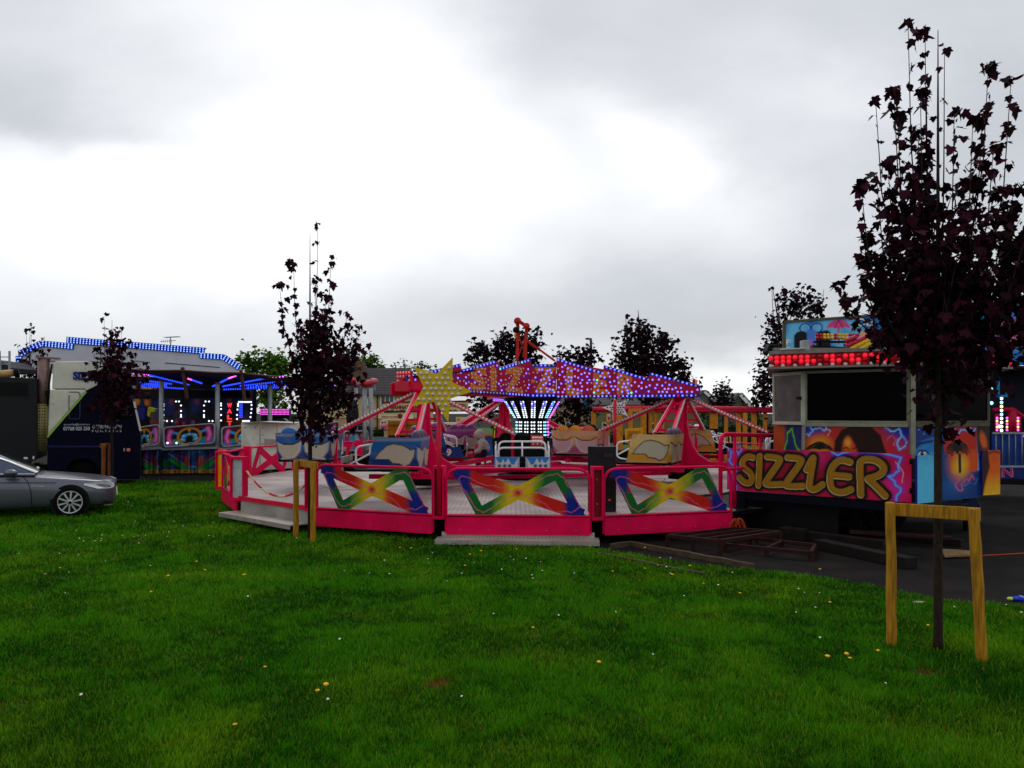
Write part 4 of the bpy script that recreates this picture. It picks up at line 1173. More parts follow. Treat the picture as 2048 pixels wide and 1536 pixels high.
# ---- cars
CARW, CARD = .70, .50
def car_path(inset=0.0, n=64):
    """plan outline from the front of the left side, round the back, to the front of the right side (car faces -Y)"""
    w_, f, b, r = CARW - inset, -.40, CARD - inset, .2
    pts = [(-w_, f), (-w_, b - r)]
    for i in range(1, 8):
        q = math.pi * (1 - i / 16.0 * 1.0) ; q = math.pi - (math.pi / 2) * i / 7
        pts.append((-w_ + r + r * math.cos(q), b - r + r * math.sin(q)))
    pts += [(-x, y) for x, y in pts[::-1]]
    pts = np.array(pts); d = np.r_[0, np.cumsum(np.hypot(*np.diff(pts, axis=0).T))]
    t = np.linspace(0, d[-1], n)
    return np.stack([np.interp(t, d, pts[:, 0]), np.interp(t, d, pts[:, 1])], 1), t, d[-1]
Z0, Z1 = 1.20, 1.82
def make_car(cols, head_cols, foot_col, badge=True, number=None, poster=False):
    top_, low_, mid_, lin_ = cols
    xy, t, Ltot = car_path(0, 170)
    nv = 34; v = np.linspace(0, 1, nv)
    Sx, Vy = np.meshgrid(t, v)
    PT = np.zeros(Sx.shape + (3,))
    lean = (1 - Vy)
    shrink = 1 - .1 * lean * (np.abs(xy[None, :, 0]) / CARW)
    PT[..., 0] = xy[None, :, 0] * shrink; PT[..., 1] = xy[None, :, 1] * (1 - .12 * lean * (xy[None, :, 1] > 0)) - .16 * lean * (xy[None, :, 1] < .1)
    PT[..., 2] = Z0 + (Z1 - Z0) * Vy - .05 * np.sin(np.pi * np.clip(Vy, 0, 1)) * 0
    A = Art(Sx, Vy * .62, top_)
    A.mix((.27 - A.Y) / .1, low_)
    A.mix(np.clip(1 - np.abs(A.Y - .575) / .05, 0, 1) * .55 + np.clip(1 - A.Y / .04, 0, 1) * .5, mid_)
    A.mix((fbm(Sx * 7, A.Y * 9, 3) > .6) * .25, S(120, 110, 96))
    c = Ltot / 2
    # side commas
    for sgn in (-1, 1):
        X = Sx if sgn < 0 else Ltot - Sx
        B = Art(X, A.Y, (0, 0, 0)); B.C = A.C
        pts = [(.10, .19), (.16, .32), (.28, .46), (.42, .50), (.58, .46), (.72, .38), (.82, .40), (.80, .24), (.72, .10), (.6, .05), (.5, .10), (.38, .19), (.22, .19)]
        B.poly(pts, mid_, .04); B.line(pts + [pts[0]], .012, lin_, .010)
        A.C = B.C
    # two cream pockets on the back with a pale lip
    for sgn in (-1, 1):
        cx = c + sgn * .34
        pts = [(cx - .31, .44), (cx - .1, .36), (cx + .1, .36), (cx + .31, .44), (cx + .29, .2), (cx + .16, .05), (cx - .16, .05), (cx - .29, .2)]
        A.poly(pts, mid_, .05)
        A.line([(cx - .31, .45), (cx - .12, .365), (cx + .12, .365), (cx + .31, .45)], .018, lin_, .014)
        A.line([(cx - sgn * .3, .42), (cx - sgn * .24, .2), (cx - sgn * .1, .06), (cx + sgn * .2, .03)], .014, S(210, 200, 190), .014)
    mb = MB(); mb.grid(PT, np.clip(A.C, 0, 1), 0, smooth=True)
    # inner skin, rim, floor
    PI = PT.copy(); PI[..., 0] *= .95; PI[..., 1] = np.where(PI[..., 1] > 0, PI[..., 1] - .04, PI[..., 1])
    nu = len(t)
    mb.add(PI.reshape(-1, 3), [(i * nu + j + nu, i * nu + j + nu + 1, i * nu + j + 1, i * nu + j) for i in range(nv - 1) for j in range(nu - 1)], 1, True)
    rim = [tuple(PT[-1, j]) for j in range(nu)] + [tuple(PI[-1, j]) for j in range(nu)]
    mb.add(rim, [(j, j + 1, nu + j + 1, nu + j) for j in range(nu - 1)], 1)
    for jj in (0, nu - 1):
        s_ = [tuple(PT[i, jj]) for i in range(nv)] + [tuple(PI[i, jj]) for i in range(nv)]
        mb.add(s_, [(i, nv + i, nv + i + 1, i + 1) for i in range(nv - 1)], 1)
    mb.box2((-.6, -.42, Z0 - .05), (.6, .42, Z0 + .02), 1)
    body = mb.build('ride_car', [PAINTM, BLACK], ride, org=(0, 0, 0))
    kids = []
    def kid(mb, name, mats):
        if name in ('foot_plate', 'foot_panel', 'number_plate', 'lap_bar', 'notice'):
            mb.v = [(x, y + .22, z + (.11 if name != 'lap_bar' and name != 'notice' else .03)) for x, y, z in mb.v]
        o = mb.build(name, mats, body, org=(0, 0, 0)); kids.append(o); return o
    mb = MB(); mb.box2((-.6, -.25, Z0 + .02), (.6, .3, Z0 + .16)); mb.prism([(-.6, .2, Z0 + .16), (-.6, .34, Z0 + .16), (-.6, .42, Z1 - .04), (-.6, .34, Z1 - .04)], (1.2, 0, 0))
    shell(kid(mb, 'seat', BLACK), .03)
    for i in range(3):
        mb = MB(); mb.ball(((i - 1) * .36, .36, Z1 - .02), .19, 0, 16, 10, sy=.5, sz=.82)
        kid(mb, 'headrest', head_cols[i])
    # foot plate
    mb = MB(); mb.box2((-.6, -1.18, Z0 - .16), (.6, -.62, Z0 - .12), 0)
    mb.box2((-.05, -1.2, Z0 - .2), (.05, -.6, Z0 + .12), 0)
    mb.prism([(-.62, -1.0, Z0 - .12), (-.62, -1.2, Z0 - .15), (-.62, -1.26, Z0 + .0), (-.62, -1.22, Z0 + .02)], (1.24, 0, 0), 0)
    fp = kid(mb, 'foot_plate', BLACK)
    for sgn in (-1, 1):
        O = Vector((-.62, -1.263, Z0 - .17)) if sgn < 0 else Vector((.07, -1.263, Z0 - .17))
        Wd, Hd = .55, .3
        def art(A, sgn=sgn):
            X = A.X if sgn < 0 else Wd - A.X
            B = Art(X, A.Y, (0, 0, 0)); B.C = A.C
            mask = [(.02, .02), (.5, .02), (.53, .27), (.47, .2), (.43, .12), (.36, .15), (.33, .22), (.30, .27), (.27, .2), (.22, .17), (.19, .26), (.16, .18), (.1, .17), (.05, .24), (.02, .3)]
            B.poly(mask, S(206, 206, 200), .01)
            for cx in (.11, .225, .335):
                B.ell(cx, .1, .05, .05, S(140, 150, 150), .2); B.ell(cx, .1, .036, .036, S(30, 90, 150), .3)
            B.line([(0, 0), (.55, 0), (.55, .3)], .025, S(200, 200, 195), .01)
            A.C = B.C
        U3, V3 = Vector((1, 0, 0)), Vector((0, -.12, 1)).normalized()
        PTf, Cf = art_grid(O + Vector((0, -.004, 0)), U3, V3, Wd, Hd, 56, 30, art, foot_col)
        mb = MB(); mb.grid(PTf, Cf, 0)
        mb.prism([O, O + U3 * Wd, O + U3 * Wd + V3 * Hd, O + V3 * Hd], (0, .03, 0), 1)
        kid(mb, 'foot_panel', [PAINTM, ALU])
    if number:
        mb = MB(); text_on(mb, number, Vector((-.63, -.72, Z0 - .16)), (0, -1, 0), (0, 0, 1), .14, .2, 0, .04, lift=(-.01, 0, 0))
        mb.prism([(-.622, -.64, Z0 - .2), (-.622, -1.2, Z0 - .2), (-.622, -1.1, Z0 + .1), (-.622, -.7, Z0 + .06)], (.02, 0, 0), 1)
        kid(mb, 'number_plate', [WHITE, mat('car_blue', S(20, 60, 130), .4)])
    # lap bar: two white hoops
    mb = MB()
    for (zz, yy_, ww) in ((Z0 + .52, -.52, .54), (Z0 + .38, -.66, .56)):
        mb.tube(rtube([(-ww, -.62 - .1, Z0 + .05), (-ww, yy_, zz), (ww, yy_, zz), (ww, -.72, Z0 + .05)], 6, .14), .026, 8)
    mb.tube([(0, -.52, Z0 + .52), (0, -.66, Z0 + .38), (0, -.8, Z0 - .05)], .02, 7)
    for s_ in (-1, 1):
        mb.tube(rtube([(s_ * .62, -.1, Z0 + .5), (s_ * .6, -.7, Z0 + .28), (s_ * .58, -1.12, Z0 + .06)], 4, .1), .02, 7)
        mb.tube(rtube([(s_ * .6, -.62, Z0 + .46), (s_ * .6, -1.0, Z0 + .4), (s_ * .6, -1.0, Z0 + .06), (s_ * .6, -.7, Z0 + .02)], 5, .1), .02, 7)
    kid(mb, 'lap_bar', WHITEB)
    if poster:
        mb = MB(); O = Vector((.2, -.46, Z0 + .42))
        U3, V3 = Vector((1, 0, 0)), Vector((0, .1, 1)).normalized()
        mb.prism([O, O + U3 * .3, O + U3 * .3 + V3 * .25, O + V3 * .25], (0, .01, 0), 0)
        for (y0, y1) in ((.175, .215), (.105, .14)): mb.prism([O + U3 * .03 + V3 * y0 - Vector((0, .002, 0)), O + U3 * .27 + V3 * y0 - Vector((0, .002, 0)), O + U3 * .27 + V3 * y1 - Vector((0, .002, 0)), O + U3 * .03 + V3 * y1 - Vector((0, .002, 0))], (0, -.001, 0), 1)
        for x in (.04, .14, .24): mb.prism([O + U3 * x + V3 * .03 - Vector((0, .002, 0)), O + U3 * (x + .03) + V3 * .03 - Vector((0, .002, 0)), O + U3 * (x + .03) + V3 * .07 - Vector((0, .002, 0)), O + U3 * x + V3 * .07 - Vector((0, .002, 0))], (0, -.001, 0), 1)
        kid(mb, 'notice', [mat('notice_red', S(222, 30, 30), .4), WHITE])
    return body, kids
HB = BLACK; HP = mat('purple_vinyl', S(120, 40, 120), .35); HO = mat('orange_vinyl', S(226, 140, 30), .35); HR = mat('coral_vinyl', S(214, 84, 60), .35); HV = mat('grey_violet_vinyl', S(84, 62, 92), .35); HBL = mat('blue_vinyl', S(30, 90, 160), .35)
CRM = S(186, 180, 160); DKL = S(40, 34, 40)
kinds = {
    'blue': make_car((S(30, 96, 170), S(14, 54, 118), CRM, DKL), (HV, HV, HV), S(40, 110, 190), number='9'),
    'yellow': make_car((S(216, 180, 104), S(196, 140, 44), S(178, 172, 150), DKL), (HV, HV, HV), S(40, 110, 190)),
    'purple': make_car((S(150, 56, 140), S(150, 40, 90), S(176, 160, 150), DKL), (HP, HP, HP), S(40, 80, 130)),
    'sunset': make_car((S(216, 160, 104), S(160, 70, 110), S(196, 160, 160), S(120, 60, 60)), (HR, HO, HO), S(40, 80, 130)),
    'black': make_car((S(26, 26, 30), S(16, 16, 18), S(30, 30, 34), S(10, 10, 12)), (HB, HB, HB), S(44, 128, 200), poster=True),
    'bluehead': make_car((S(30, 96, 170), S(14, 54, 118), CRM, DKL), (HBL, HBL, HBL), S(40, 110, 190)),
}
used = set()
CAR_R = 2.75
def place(kind, k, ang, zoff=0.0, rot=0.0, rad=None):
    body, kids = kinds[kind]
    p = PV[k] + Vector((math.cos(R(ang)), math.sin(R(ang)), 0)) * (rad or CAR_R) - C0
    face = R(ang - 90)
    if kind not in used: b, ks = body, kids; used.add(kind)
    else:
        b = body.copy(); sc.collection.objects.link(b); b.parent = ride; ks = []
        for q in kids:
            c = q.copy(); sc.collection.objects.link(c); c.parent = b
    b.location = (p.x, p.y, zoff); b.rotation_euler = (0, 0, face + math.pi / 2 + rot)
    return b
place('blue', 1, SPA[1]); place('black', 1, SPA[1] + 90, -.12, .05, 2.32); place('blue', 1, SPA[1] + 187); place('bluehead', 1, SPA[1] + 270)
place('yellow', 0, SPA[0]); place('black', 0, SPA[0] + 90); place('yellow', 0, SPA[0] + 180); place('sunset', 0, SPA[0] + 270)
place('purple', 2, SPA[2], 0, 0, 2.4); place('black', 2, SPA[2] + 90); place('purple', 2, SPA[2] + 180); place('purple', 2, SPA[2] + 270)

# ------------------------------------------------------------------ star signs on poles
def star(label, base, plane_pts, Y, pole_px, pole_py0, pole_py1, pole_z0, front, bcol, n_rows, facing, sz):
    t = thing('star_sign', label, 'star sign', base, 'star signs on poles at the ride edge')
    mb = MB(); a = P(pole_px, pole_py1, Y + .09 * (1 if facing < 0 else -1)); mb.cyl((a.x, a.y, pole_z0), (a.x, a.y, P(0, pole_py0, Y).z), sz, 10)
    mb.build('pole', PINKD, t)
    pts = [P(px, py, Y) for px, py in plane_pts]
    mb = MB()
    c = sum(pts, Vector()) / len(pts)
    # star drawn as ten triangles round its centre plus a rim
    nrm = Vector((0, facing, 0))
    vs = [c] + pts; n = len(pts)
    mb.add([v for v in vs], [(0, 1 + i, 1 + (i + 1) % n) for i in range(n)], 0)
    mb.add([v - nrm * .06 for v in vs], [(0, 1 + (i + 1) % n, 1 + i) for i in range(n)], 1)
    mb.add([p for p in pts] + [p - nrm * .06 for p in pts], [(i, (i + 1) % n, n + (i + 1) % n, n + i) for i in range(n)], 0)
    st = mb.build('star', [front, WHITE], t)
    # bulbs
    bl = MB(); px_ = np.array([p[0] for p in plane_pts]); py_ = np.array([p[1] for p in plane_pts])
    A = Art(np.zeros(1), np.zeros(1), (0, 0, 0)); stp = n_rows; row = 0
    y = py_.min()
    while y < py_.max():
        x = px_.min() + (stp / 2 if row % 2 else 0)
        while x < px_.max():
            xx = x + random.Random(int(x * 31 + y * 17)).uniform(-1, 1) * stp * .12
            A.X = np.array([xx]); A.Y = np.array([y])
            if A.inside(plane_pts)[0] and A.dist(plane_pts + [plane_pts[0]])[0] > stp * .26:
                p = P(xx, y, Y) + nrm * .002
                bl.dome(p, nrm, .034, 0, 8, .9) if facing < 0 else bl.cyl(p - nrm * .062, p - nrm * .068, .03, 7, 0)
            x += stp
        y += stp * .86; row += 1
    ob = bl.build('bulbs', bcol, st)
    return t
v = vert(PHI0 + 10, RV)
star('big yellow star covered in pale bulbs on a red pole at the platform front', (P(878, 900, 14.02).x, 14.0, DZ), [(905, 715), (904, 764), (945, 783), (901, 797), (896, 844), (870, 803), (824, 812), (847, 774), (828, 734), (874, 747)], 13.95, 878, 800, 930, DZ, YELLOW, BULBW, 12.2, -1, .04)
star('white-backed star with dark bulb holes on a pole at the far side of the ride', (P(1230, 870, 29.5).x, 29.5, DZ), [(1229, 797), (1237, 806), (1258, 798), (1247, 815), (1256, 833), (1238, 825), (1225, 840), (1225, 824), (1204, 815), (1223, 810)], 29.5, 1230, 800, 872, DZ, WHITE, BLACK, 5.2, 1, .06)

# ------------------------------------------------------------------ loudspeaker on the platform edge
sp = thing('loudspeaker', 'tall black loudspeaker cabinet standing between two rainbow railing panels', 'loudspeaker', (P(1205, 1030, 14.6).x, 14.62, DZ))
c = ORG[sp.name]
mb = MB(); a = P(1176, 0, 14.4).x; b = P(1234, 0, 14.4).x
pl = [(a, 14.45), (a + .2, 14.36), (b - .03, 14.36), (b, 14.5), (b - .06, 14.85), (a + .08, 14.85)]
mb.prism([(x, y, DZ + .002) for x, y in pl], (0, 0, P(0, 893, 14.4).z - DZ))
shell(mb.build('cabinet', mat('scuffed_black', S(24, 20, 26), .55, var=.4, scale=10), sp), .015)
mb = MB(); mb.box(((a + b) / 2 + .12, 14.352, DZ + .22), (.05, .012, .03)); mb.build('badge', mat('orange_badge', S(225, 90, 20), .4), sp)
mb = MB(); mb.box(((a + b) / 2 + .1, 14.352, DZ + 1.02), (.16, .012, .07)); mb.build('handle', mat('handle_dark', S(40, 42, 50), .4), sp)
mb = MB(); mb.tube(rtube([(.5 * (a + b) - .06, 14.6, P(0, 893, 14.4).z), (.5 * (a + b) - .02, 14.6, P(0, 893, 14.4).z + .04), (.5 * (a + b) + .06, 14.6, P(0, 893, 14.4).z)], 3), .012, 5); mb.build('cable_stub', BLACK, sp)
# ================================================================== PAY BOOTH TRAILER
CYAN = S(30, 150, 220)
booth = thing('pay_booth', 'pay booth trailer with airbrushed lightning murals, dark windows and a row of red lamps', 'pay booth', (6.9, 14.5, 0))
fa = Vector((5.43, 14.95, 0)); fb = Vector((6.957, 13.95, 0)); fc = Vector((8.95, 15.0, 0)); fd = Vector((5.2, 15.9, 0)); fe = Vector((5.95, 18.0, 0)); ff = Vector((10.2, 17.5, 0))
zs0, zs1 = 1.50, 2.07      # mural band
zt = 3.07
up = Vector((0, 0, 1))
FRM = mat('window_frame_metal', S(140, 138, 120), .45, .3)
FRMD = mat('window_frame_dark', S(86, 84, 62), .5, .2)
plan = [fd, fa, fb, fc, ff, fe]
mb = MB()
inset = [p + (Vector((7.2, 15.6, 0)) - p).normalized() * .06 for p in plan]
mb.prism([p + up * zs0 for p in inset], up * (zt - .02 - zs0), 0)
mb.build('cabin_wall', BLACK, booth)
def face(a, b): U = (b - a).normalized(); return U, Vector((U.y, -U.x, 0)), (b - a).length
# window panes and frames
for (a, b, z0, z1) in ((fa, fb, zs1 + .05, zt - .02), (fb, fc, zs1 + .05, zt - .02)):
    U, N_, L_ = face(a, b); rz = math.atan2(U.y, U.x)
    mb = MB(); mb.box((a + b) / 2 + up * (z0 + z1) / 2 - N_ * .012, (L_ - .1, .02, z1 - z0), 0, rz)
    pane = mb.build('window', GLASSD, booth)
    mb = MB()
    mb.bar(a + up * (z0 - .04) + U * .04, b + up * (z0 - .04) - U * .04, .07, .07)
    mb.bar(a + up * (z0 + .015) + U * .06, b + up * (z0 + .015) - U * .06, .05, .03)
    mb.bar(a + up * (z1 - .0) + U * .04, b + up * (z1 - .0) - U * .04, .06, .05)
    for q_ in (a + U * .05, b - U * .04): mb.bar(q_ + up * (z0 - .04), q_ + up * z1, .05, .05)
    mb.build('window_frame', FRM if a is fa else FRMD, pane)
mb = MB(); mb.bar(fb + up * zs0 + Vector((.01, -.03, 0)), fb + up * zt + Vector((.01, -.03, 0)), .08, .07)
mb.bar(fa + up * (zs0 + .1) + Vector((0, -.03, 0)), fa + up * zt + Vector((.03, -.03, 0)), .05, .06)
mb.build('corner_post', FRM, booth)
# murals under the sills
def pxart(px0, px1, py0, py1, fn):
    """paint in photo-like units: X runs px0..px1 along the panel, Y runs py1 (bottom) .. py0 (top)"""
    def f(A):
        W, H = A.X.max(), A.Y.max()
        B = Art(px0 + A.X / W * (px1 - px0), py1 - A.Y / H * (py1 - py0), (0, 0, 0)); B.C = A.C; fn(B); A.C = B.C
    return f
BLT, BLG = S(150, 220, 255), S(50, 100, 230)
def m_front(A):
    A.C[:] = np.array(S(176, 24, 40)); A.mix(fbm(A.X * .06, A.Y * .06, 5) * .5, S(220, 90, 16))
    A.ell(1612, 852, 60, 34, S(18, 44, 160), .7); A.ell(1810, 856, 52, 50, S(24, 30, 150), .7); A.ell(1790, 905, 40, 40, S(200, 20, 60), .8, amp=.8)
    A.ell(1641, 898, 34, 30, S(230, 150, 30), .8)
    for i in range(15):
        a = math.pi * (.02 + .96 * i / 14); A.line([(1641, 908), (1641 + 15 * math.cos(a), 908 - 17 * math.sin(a)), (1641 + 27 * math.cos(a), 911 - 15 * math.sin(a))], 1.9, S(14, 12, 8), 1.2)
    A.poly([(1670, 930), (1673, 888), (1686, 862), (1712, 848), (1744, 850), (1764, 872), (1780, 930)], S(38, 14, 10), 3)
    A.ell(1703, 906, 21, 36, S(206, 74, 18), .5); A.ell(1699, 892, 10, 18, S(246, 168, 56), .9)
    A.poly([(1700, 866), (1718, 864), (1752, 920), (1726, 925)], S(44, 12, 10), 5); A.poly([(1676, 930), (1678, 880), (1700, 862), (1688, 890), (1684, 930)], S(40, 12, 10), 4)
    A.line([(1690, 905), (1697, 903), (1702, 907)], 1.6, S(20, 8, 8)); A.line([(1710, 906), (1718, 902), (1724, 905)], 1.6, S(20, 8, 8))
    A.bolt([(1607, 872), (1620, 876), (1627, 862), (1640, 856), (1652, 866), (1655, 850)], 3, BLT, 1.3, BLG); A.bolt([(1608, 858), (1618, 852), (1627, 864)], 4, BLT, 1.2, BLG); A.bolt([(1655, 856), (1662, 864), (1660, 880)], 9, S(200, 210, 220), .7)
    A.bolt([(1772, 852), (1786, 864), (1800, 858), (1806, 872), (1798, 884), (1799, 905), (1810, 898)], 5, BLT, 1.5, BLG); A.bolt([(1776, 884), (1786, 874), (1796, 882), (1790, 896)], 8, S(240, 120, 130), .8); A.bolt([(1806, 874), (1814, 888), (1810, 902)], 10, BLT, .9, BLG)
def m_right(A):
    A.C[:] = np.array(S(26, 120, 200)); A.mix(fbm(A.X * .12, A.Y * .1, 9) * .5, S(60, 160, 220)); A.mix((A.Y - 902) / 30, S(70, 190, 236)); A.mix((A.Y > 902) * fbm(A.X * .5, A.Y * .5, 3) * .5, S(130, 226, 250))
    A.poly([(1822, 850), (1872, 850), (1866, 872), (1842, 880), (1826, 900), (1822, 900)], S(14, 56, 130), 5); A.line([(1824, 896), (1840, 884), (1862, 880)], 3, S(10, 40, 100), 2)
    for (x, y) in ((1846, 866), (1836, 858), (1858, 862)): A.ell(x, y, 1.5, 1.5, S(190, 230, 250), .6)
    A.ell(1842, 904, 10, 6, S(206, 226, 236), .3); A.ell(1843, 904, 4.5, 5, S(8, 16, 34), .3); A.line([(1831, 906), (1838, 898), (1849, 898), (1855, 904)], 1.6, S(10, 20, 50)); A.ell(1845, 902, 1.3, 1.3, S(240, 250, 255), .3)
    A.poly([(1874, 845), (1888, 845), (1896, 946), (1960, 946), (1960, 1012), (1874, 1012)], S(12, 60, 126), 3); A.ell(1900, 975, 40, 30, S(16, 90, 160), .9)
    A.poly([(1885, 845), (1952, 845), (1952, 946), (1896, 946), (1886, 900)], S(198, 34, 14), 2); A.ell(1914, 930, 36, 50, S(226, 110, 16), .8); A.ell(1914, 935, 24, 32, S(238, 190, 40), .9)
    A.poly([(1940, 900), (1952, 900), (1952, 946), (1934, 946)], S(226, 80, 12), 5)
    A.line([(1912, 900), (1913, 946)], 4.5, S(20, 16, 10), 1.5)
    for i in range(17):
        a = math.pi * (-.22 + 1.44 * i / 16); A.line([(1912, 898), (1912 + 12 * math.cos(a), 894 - 13 * math.sin(a)), (1912 + 22 * math.cos(a), 900 - 17 * math.sin(a))], 1.8, S(18, 16, 10), 1.1)
    A.bolt([(1889, 852), (1898, 862), (1906, 858), (1911, 870), (1920, 858), (1932, 862), (1938, 854), (1944, 866), (1950, 856)], 6, BLT, 1.1, BLG)
    A.bolt([(1903, 955), (1912, 962), (1904, 972), (1908, 984), (1918, 986), (1916, 972), (1926, 962), (1934, 966), (1940, 954), (1944, 964)], 4, S(240, 110, 130), 1.1, S(150, 50, 150)); A.bolt([(1922, 975), (1934, 970), (1946, 976), (1954, 962)], 5, S(100, 150, 220), .7)
    A.poly([(1950, 845), (1985, 845), (1985, 1012), (1956, 1012), (1956, 946)], S(48, 30, 26), 3); A.ell(1966, 882, 9, 24, S(220, 96, 16), .5, rot=-.25); A.ell(1972, 899, 7, 4, S(150, 30, 20), .4)
mural_front = pxart(1605, 1822, 850, 925, m_front)
mural_right = pxart(1822, 1979, 850, 912, m_right)
for (a, b, fn, base) in ((fa, fb, mural_front, S(30, 40, 140)), (fb, fc, mural_right, S(20, 110, 200)), (fd, fa, lambda A: (A.mix(fbm(A.X * 3, A.Y * 3, 2), S(190, 80, 20)), A.mix((A.X - .35) / .1, S(20, 40, 100)), A.bolt([(.4, .05), (.5, .4), (.62, .5), (.74, .2), (.9, .05)], 3, S(120, 210, 40), .016, S(30, 120, 40))), S(150, 50, 20))):
    U, N_, L_ = face(a, b)
    PT, Cc = art_grid(a + N_ * .004 + up * zs0, U, up, L_, zs1 - zs0, int(L_ * 56), 34, fn, base)
    mb = MB(); mb.grid(PT, Cc); mb.build('mural_panel', PAINT, booth)
# open shutter door at the left end
mb = MB(); a = P(1549, 800, 15.7); b = P(1606, 800, 14.9); a.z = b.z = 0
U, N_, L_ = face(a, b); z0, z1 = P(0, 846, 15.3).z, P(0, 748, 15.3).z
mb.box((a + b) / 2 + up * (z0 + z1) / 2, (L_ - .06, .02, z1 - z0 - .06), 0, math.atan2(U.y, U.x))
for (p, q) in ((a + up * z0, b + up * z0), (a + up * z1, b + up * z1), (a + up * (z0 - .03), a + up * (z1 + .03)), (b + up * (z0 - .03), b + up * (z1 + .03))): mb.bar(p, q, .06, .06, 1)
mb.bar((b + up * (z0 + z1) / 2) - U * .12 + N_ * .04, b + up * (z0 + z1) / 2 + N_ * .04, .03, .05, 2)
mb.build('shutter_door', [mat('shutter_grey', S(100, 92, 88), .4, .2, var=.3, scale=3), mat('shutter_frame', S(178, 180, 160), .45), BLACK], booth)
# roof, fascia with red lamps
mb = MB()
rp = [Vector((4.70, 14.72, 0)), Vector((6.96, 13.55, 0)), Vector((9.25, 14.72, 0)), Vector((10.3, 17.6, 0)), Vector((5.82, 18.1, 0))]
mb.prism([p + up * (zt + .03) for p in rp], up * .035, 0)
mb.prism([p + (Vector((7.2, 15.5, 0)) - p) * .012 + up * (zt + .30) for p in rp], up * .06, 0)
mb.prism([p + (Vector((7.2, 15.5, 0)) - p) * .05 + up * (zt + .06) for p in rp], up * .24, 1)
mb.build('roof', [mat('roof_alloy', S(128, 120, 118), .45, .3), mat('fascia_red', S(150, 20, 24), .4)], booth)
mb = MB()
for (a, b) in ((rp[0], rp[1]), (rp[1], rp[2])):
    U, N_, L_ = face(a, b); n = int(L_ / .105); off = -.045
    for i in range(n):
        for z, mi, sc_ in ((.235, 0, .95), (.16, 0 if i % 4 else 2, .95), (.085, 2 if i % 2 else 3, .8)):  # pale domes in the bottom row stand in for white highlights between bulbs
            c = a + U * ((i + .5 + (.5 if z == .155 else 0) * .0) * L_ / n) + up * (zt + z) + N_ * off
            r2 = random.Random(i * 7 + int(z * 100)); mi2 = mi if r2.random() > .15 or mi == 3 else 2
            mb.dome(c, N_, .046 * sc_, mi2, 8, 1.0)
ob = mb.build('red_lamps', [LED_R, LED_R, mat('red_glass', S(190, 16, 40), .15), BULBW], booth); ob['kind'] = 'stuff'
# hinged name panel, pink with gold lettering
hg = Vector(P(1823, 950, 13.4)); hg.z = 0; he = Vector(P(1455, 950, 15.7)); he.z = 0
U, N_, L_ = face(he, hg); zb, zh = .79, 1.60
def name_art(A):
    W, H = A.X.max(), A.Y.max()
    A.mix(fbm(A.X * 2, A.Y * 2, 2) * .5, S(160, 4, 50)); A.ell(W * .48, H * .5, W * .42, H * .6, S(150, 2, 36), .7)
    for (x, y) in ((.1, .2), (W - .25, .25), (W * .5, .7)): A.ell(x, y, .35, .3, S(240, 40, 150), .9, amp=.7)
    G_ = S(158, 108, 10); K_ = S(14, 6, 10)
    gl = {'S': [[(.92, .95), (.55, 1.0), (.2, .78), (.3, .58), (.75, .42), (.92, .2), (.7, .02), (.3, .06), (.05, .22)]], 'I': [[(.6, 1), (.42, 0)]], 'Z': [[(.2, .98), (.9, .95), (.9, .84), (.1, .16), (.12, .05), (.98, .1)]],
          'L': [[(-.05, .62), (.3, .95), (.4, 1), (.1, .2), (.15, .04), (.5, .03), (.95, .2)]], 'E': [[(.95, .9), (.5, .98), (.12, .7), (.06, .3), (.18, .05), (.6, .0), (.98, .12)], [(.1, .5), (.9, .48)]], 'R': [[(.1, 0), (.06, .75), (.1, .98), (.6, 1.0), (.96, .82), (.9, .62), (.5, .48), (.32, .46), (.6, .3), (.98, .02)]]}
    xs = [(.075, .095, 'S'), (.177, .045, 'I'), (.228, .105, 'Z'), (.345, .11, 'Z'), (.478, .085, 'L'), (.59, .12, 'E'), (.745, .135, 'R')]
    sk = []
    for i, (x, w_, c) in enumerate(xs):
        lo = H * (.17 - .012 * i) if c != 'R' else H * .10; hi = H * (.84 + .006 * i)
        for st in gl[c]: sk.append([((x + a * w_) * W, lo + b * (hi - lo)) for a, b in st])
    sk = [A.smooth(st) if len(st) > 2 else st for st in sk]
    for st in sk: A.mix(np.clip((.140 - A.dist(st)) / .045, 0, 1), K_)
    for st in sk: A.mix(np.clip((.062 - A.dist([(a - .006, b - .008) for a, b in st])) / .008, 0, 1), S(226, 214, 150))
    for st in sk: A.mix(np.clip((.061 - A.dist(st)) / .008, 0, 1), G_)
    for st in sk: A.mix(np.clip((.03 - A.dist([(a + .012, b + .012) for a, b in st])) / .03, 0, 1) * .2, S(190, 140, 24))
    b_ = S(110, 170, 250); bp = S(60, 60, 220)
    A.bolt([(.02, H), (.12, H * .9), (.2, H * .95), (.24, H * .86), (.32, H)], 2, b_, .016, bp); A.bolt([(.1, H * .92), (.06, H * .7), (.2, H * .52), (.14, H * .3), (.2, 0)], 3, b_, .018, bp)
    A.bolt([(W * .6, H * .95), (W * .72, H * .97), (W * .95, H * .93), (W * .94, H * .66), (W * .9, H * .5), (W * .95, H * .3), (W * .93, H * .02)], 6, b_, .02, bp); A.bolt([(W * .93, H * .85), (W * .97, H * .6), (W * .96, H * .4)], 7, S(255, 150, 170), .01); A.bolt([(.2, H * .8), (.14, H * .6), (.1, H * .4)], 9, S(255, 150, 170), .008)
PT, Cc = art_grid(he + N_ * .022 + up * zb, U, up, L_, zh - zb, 300, 72, name_art, S(214, 6, 76))
mb = MB(); mb.grid(PT, Cc, 0)
mb.box((he + hg) / 2 + up * (zb + zh) / 2, (L_, .04, zh - zb), 1, math.atan2(U.y, U.x))
np_ = mb.build('name_panel', [PAINT, PINK], booth)
mb = MB()
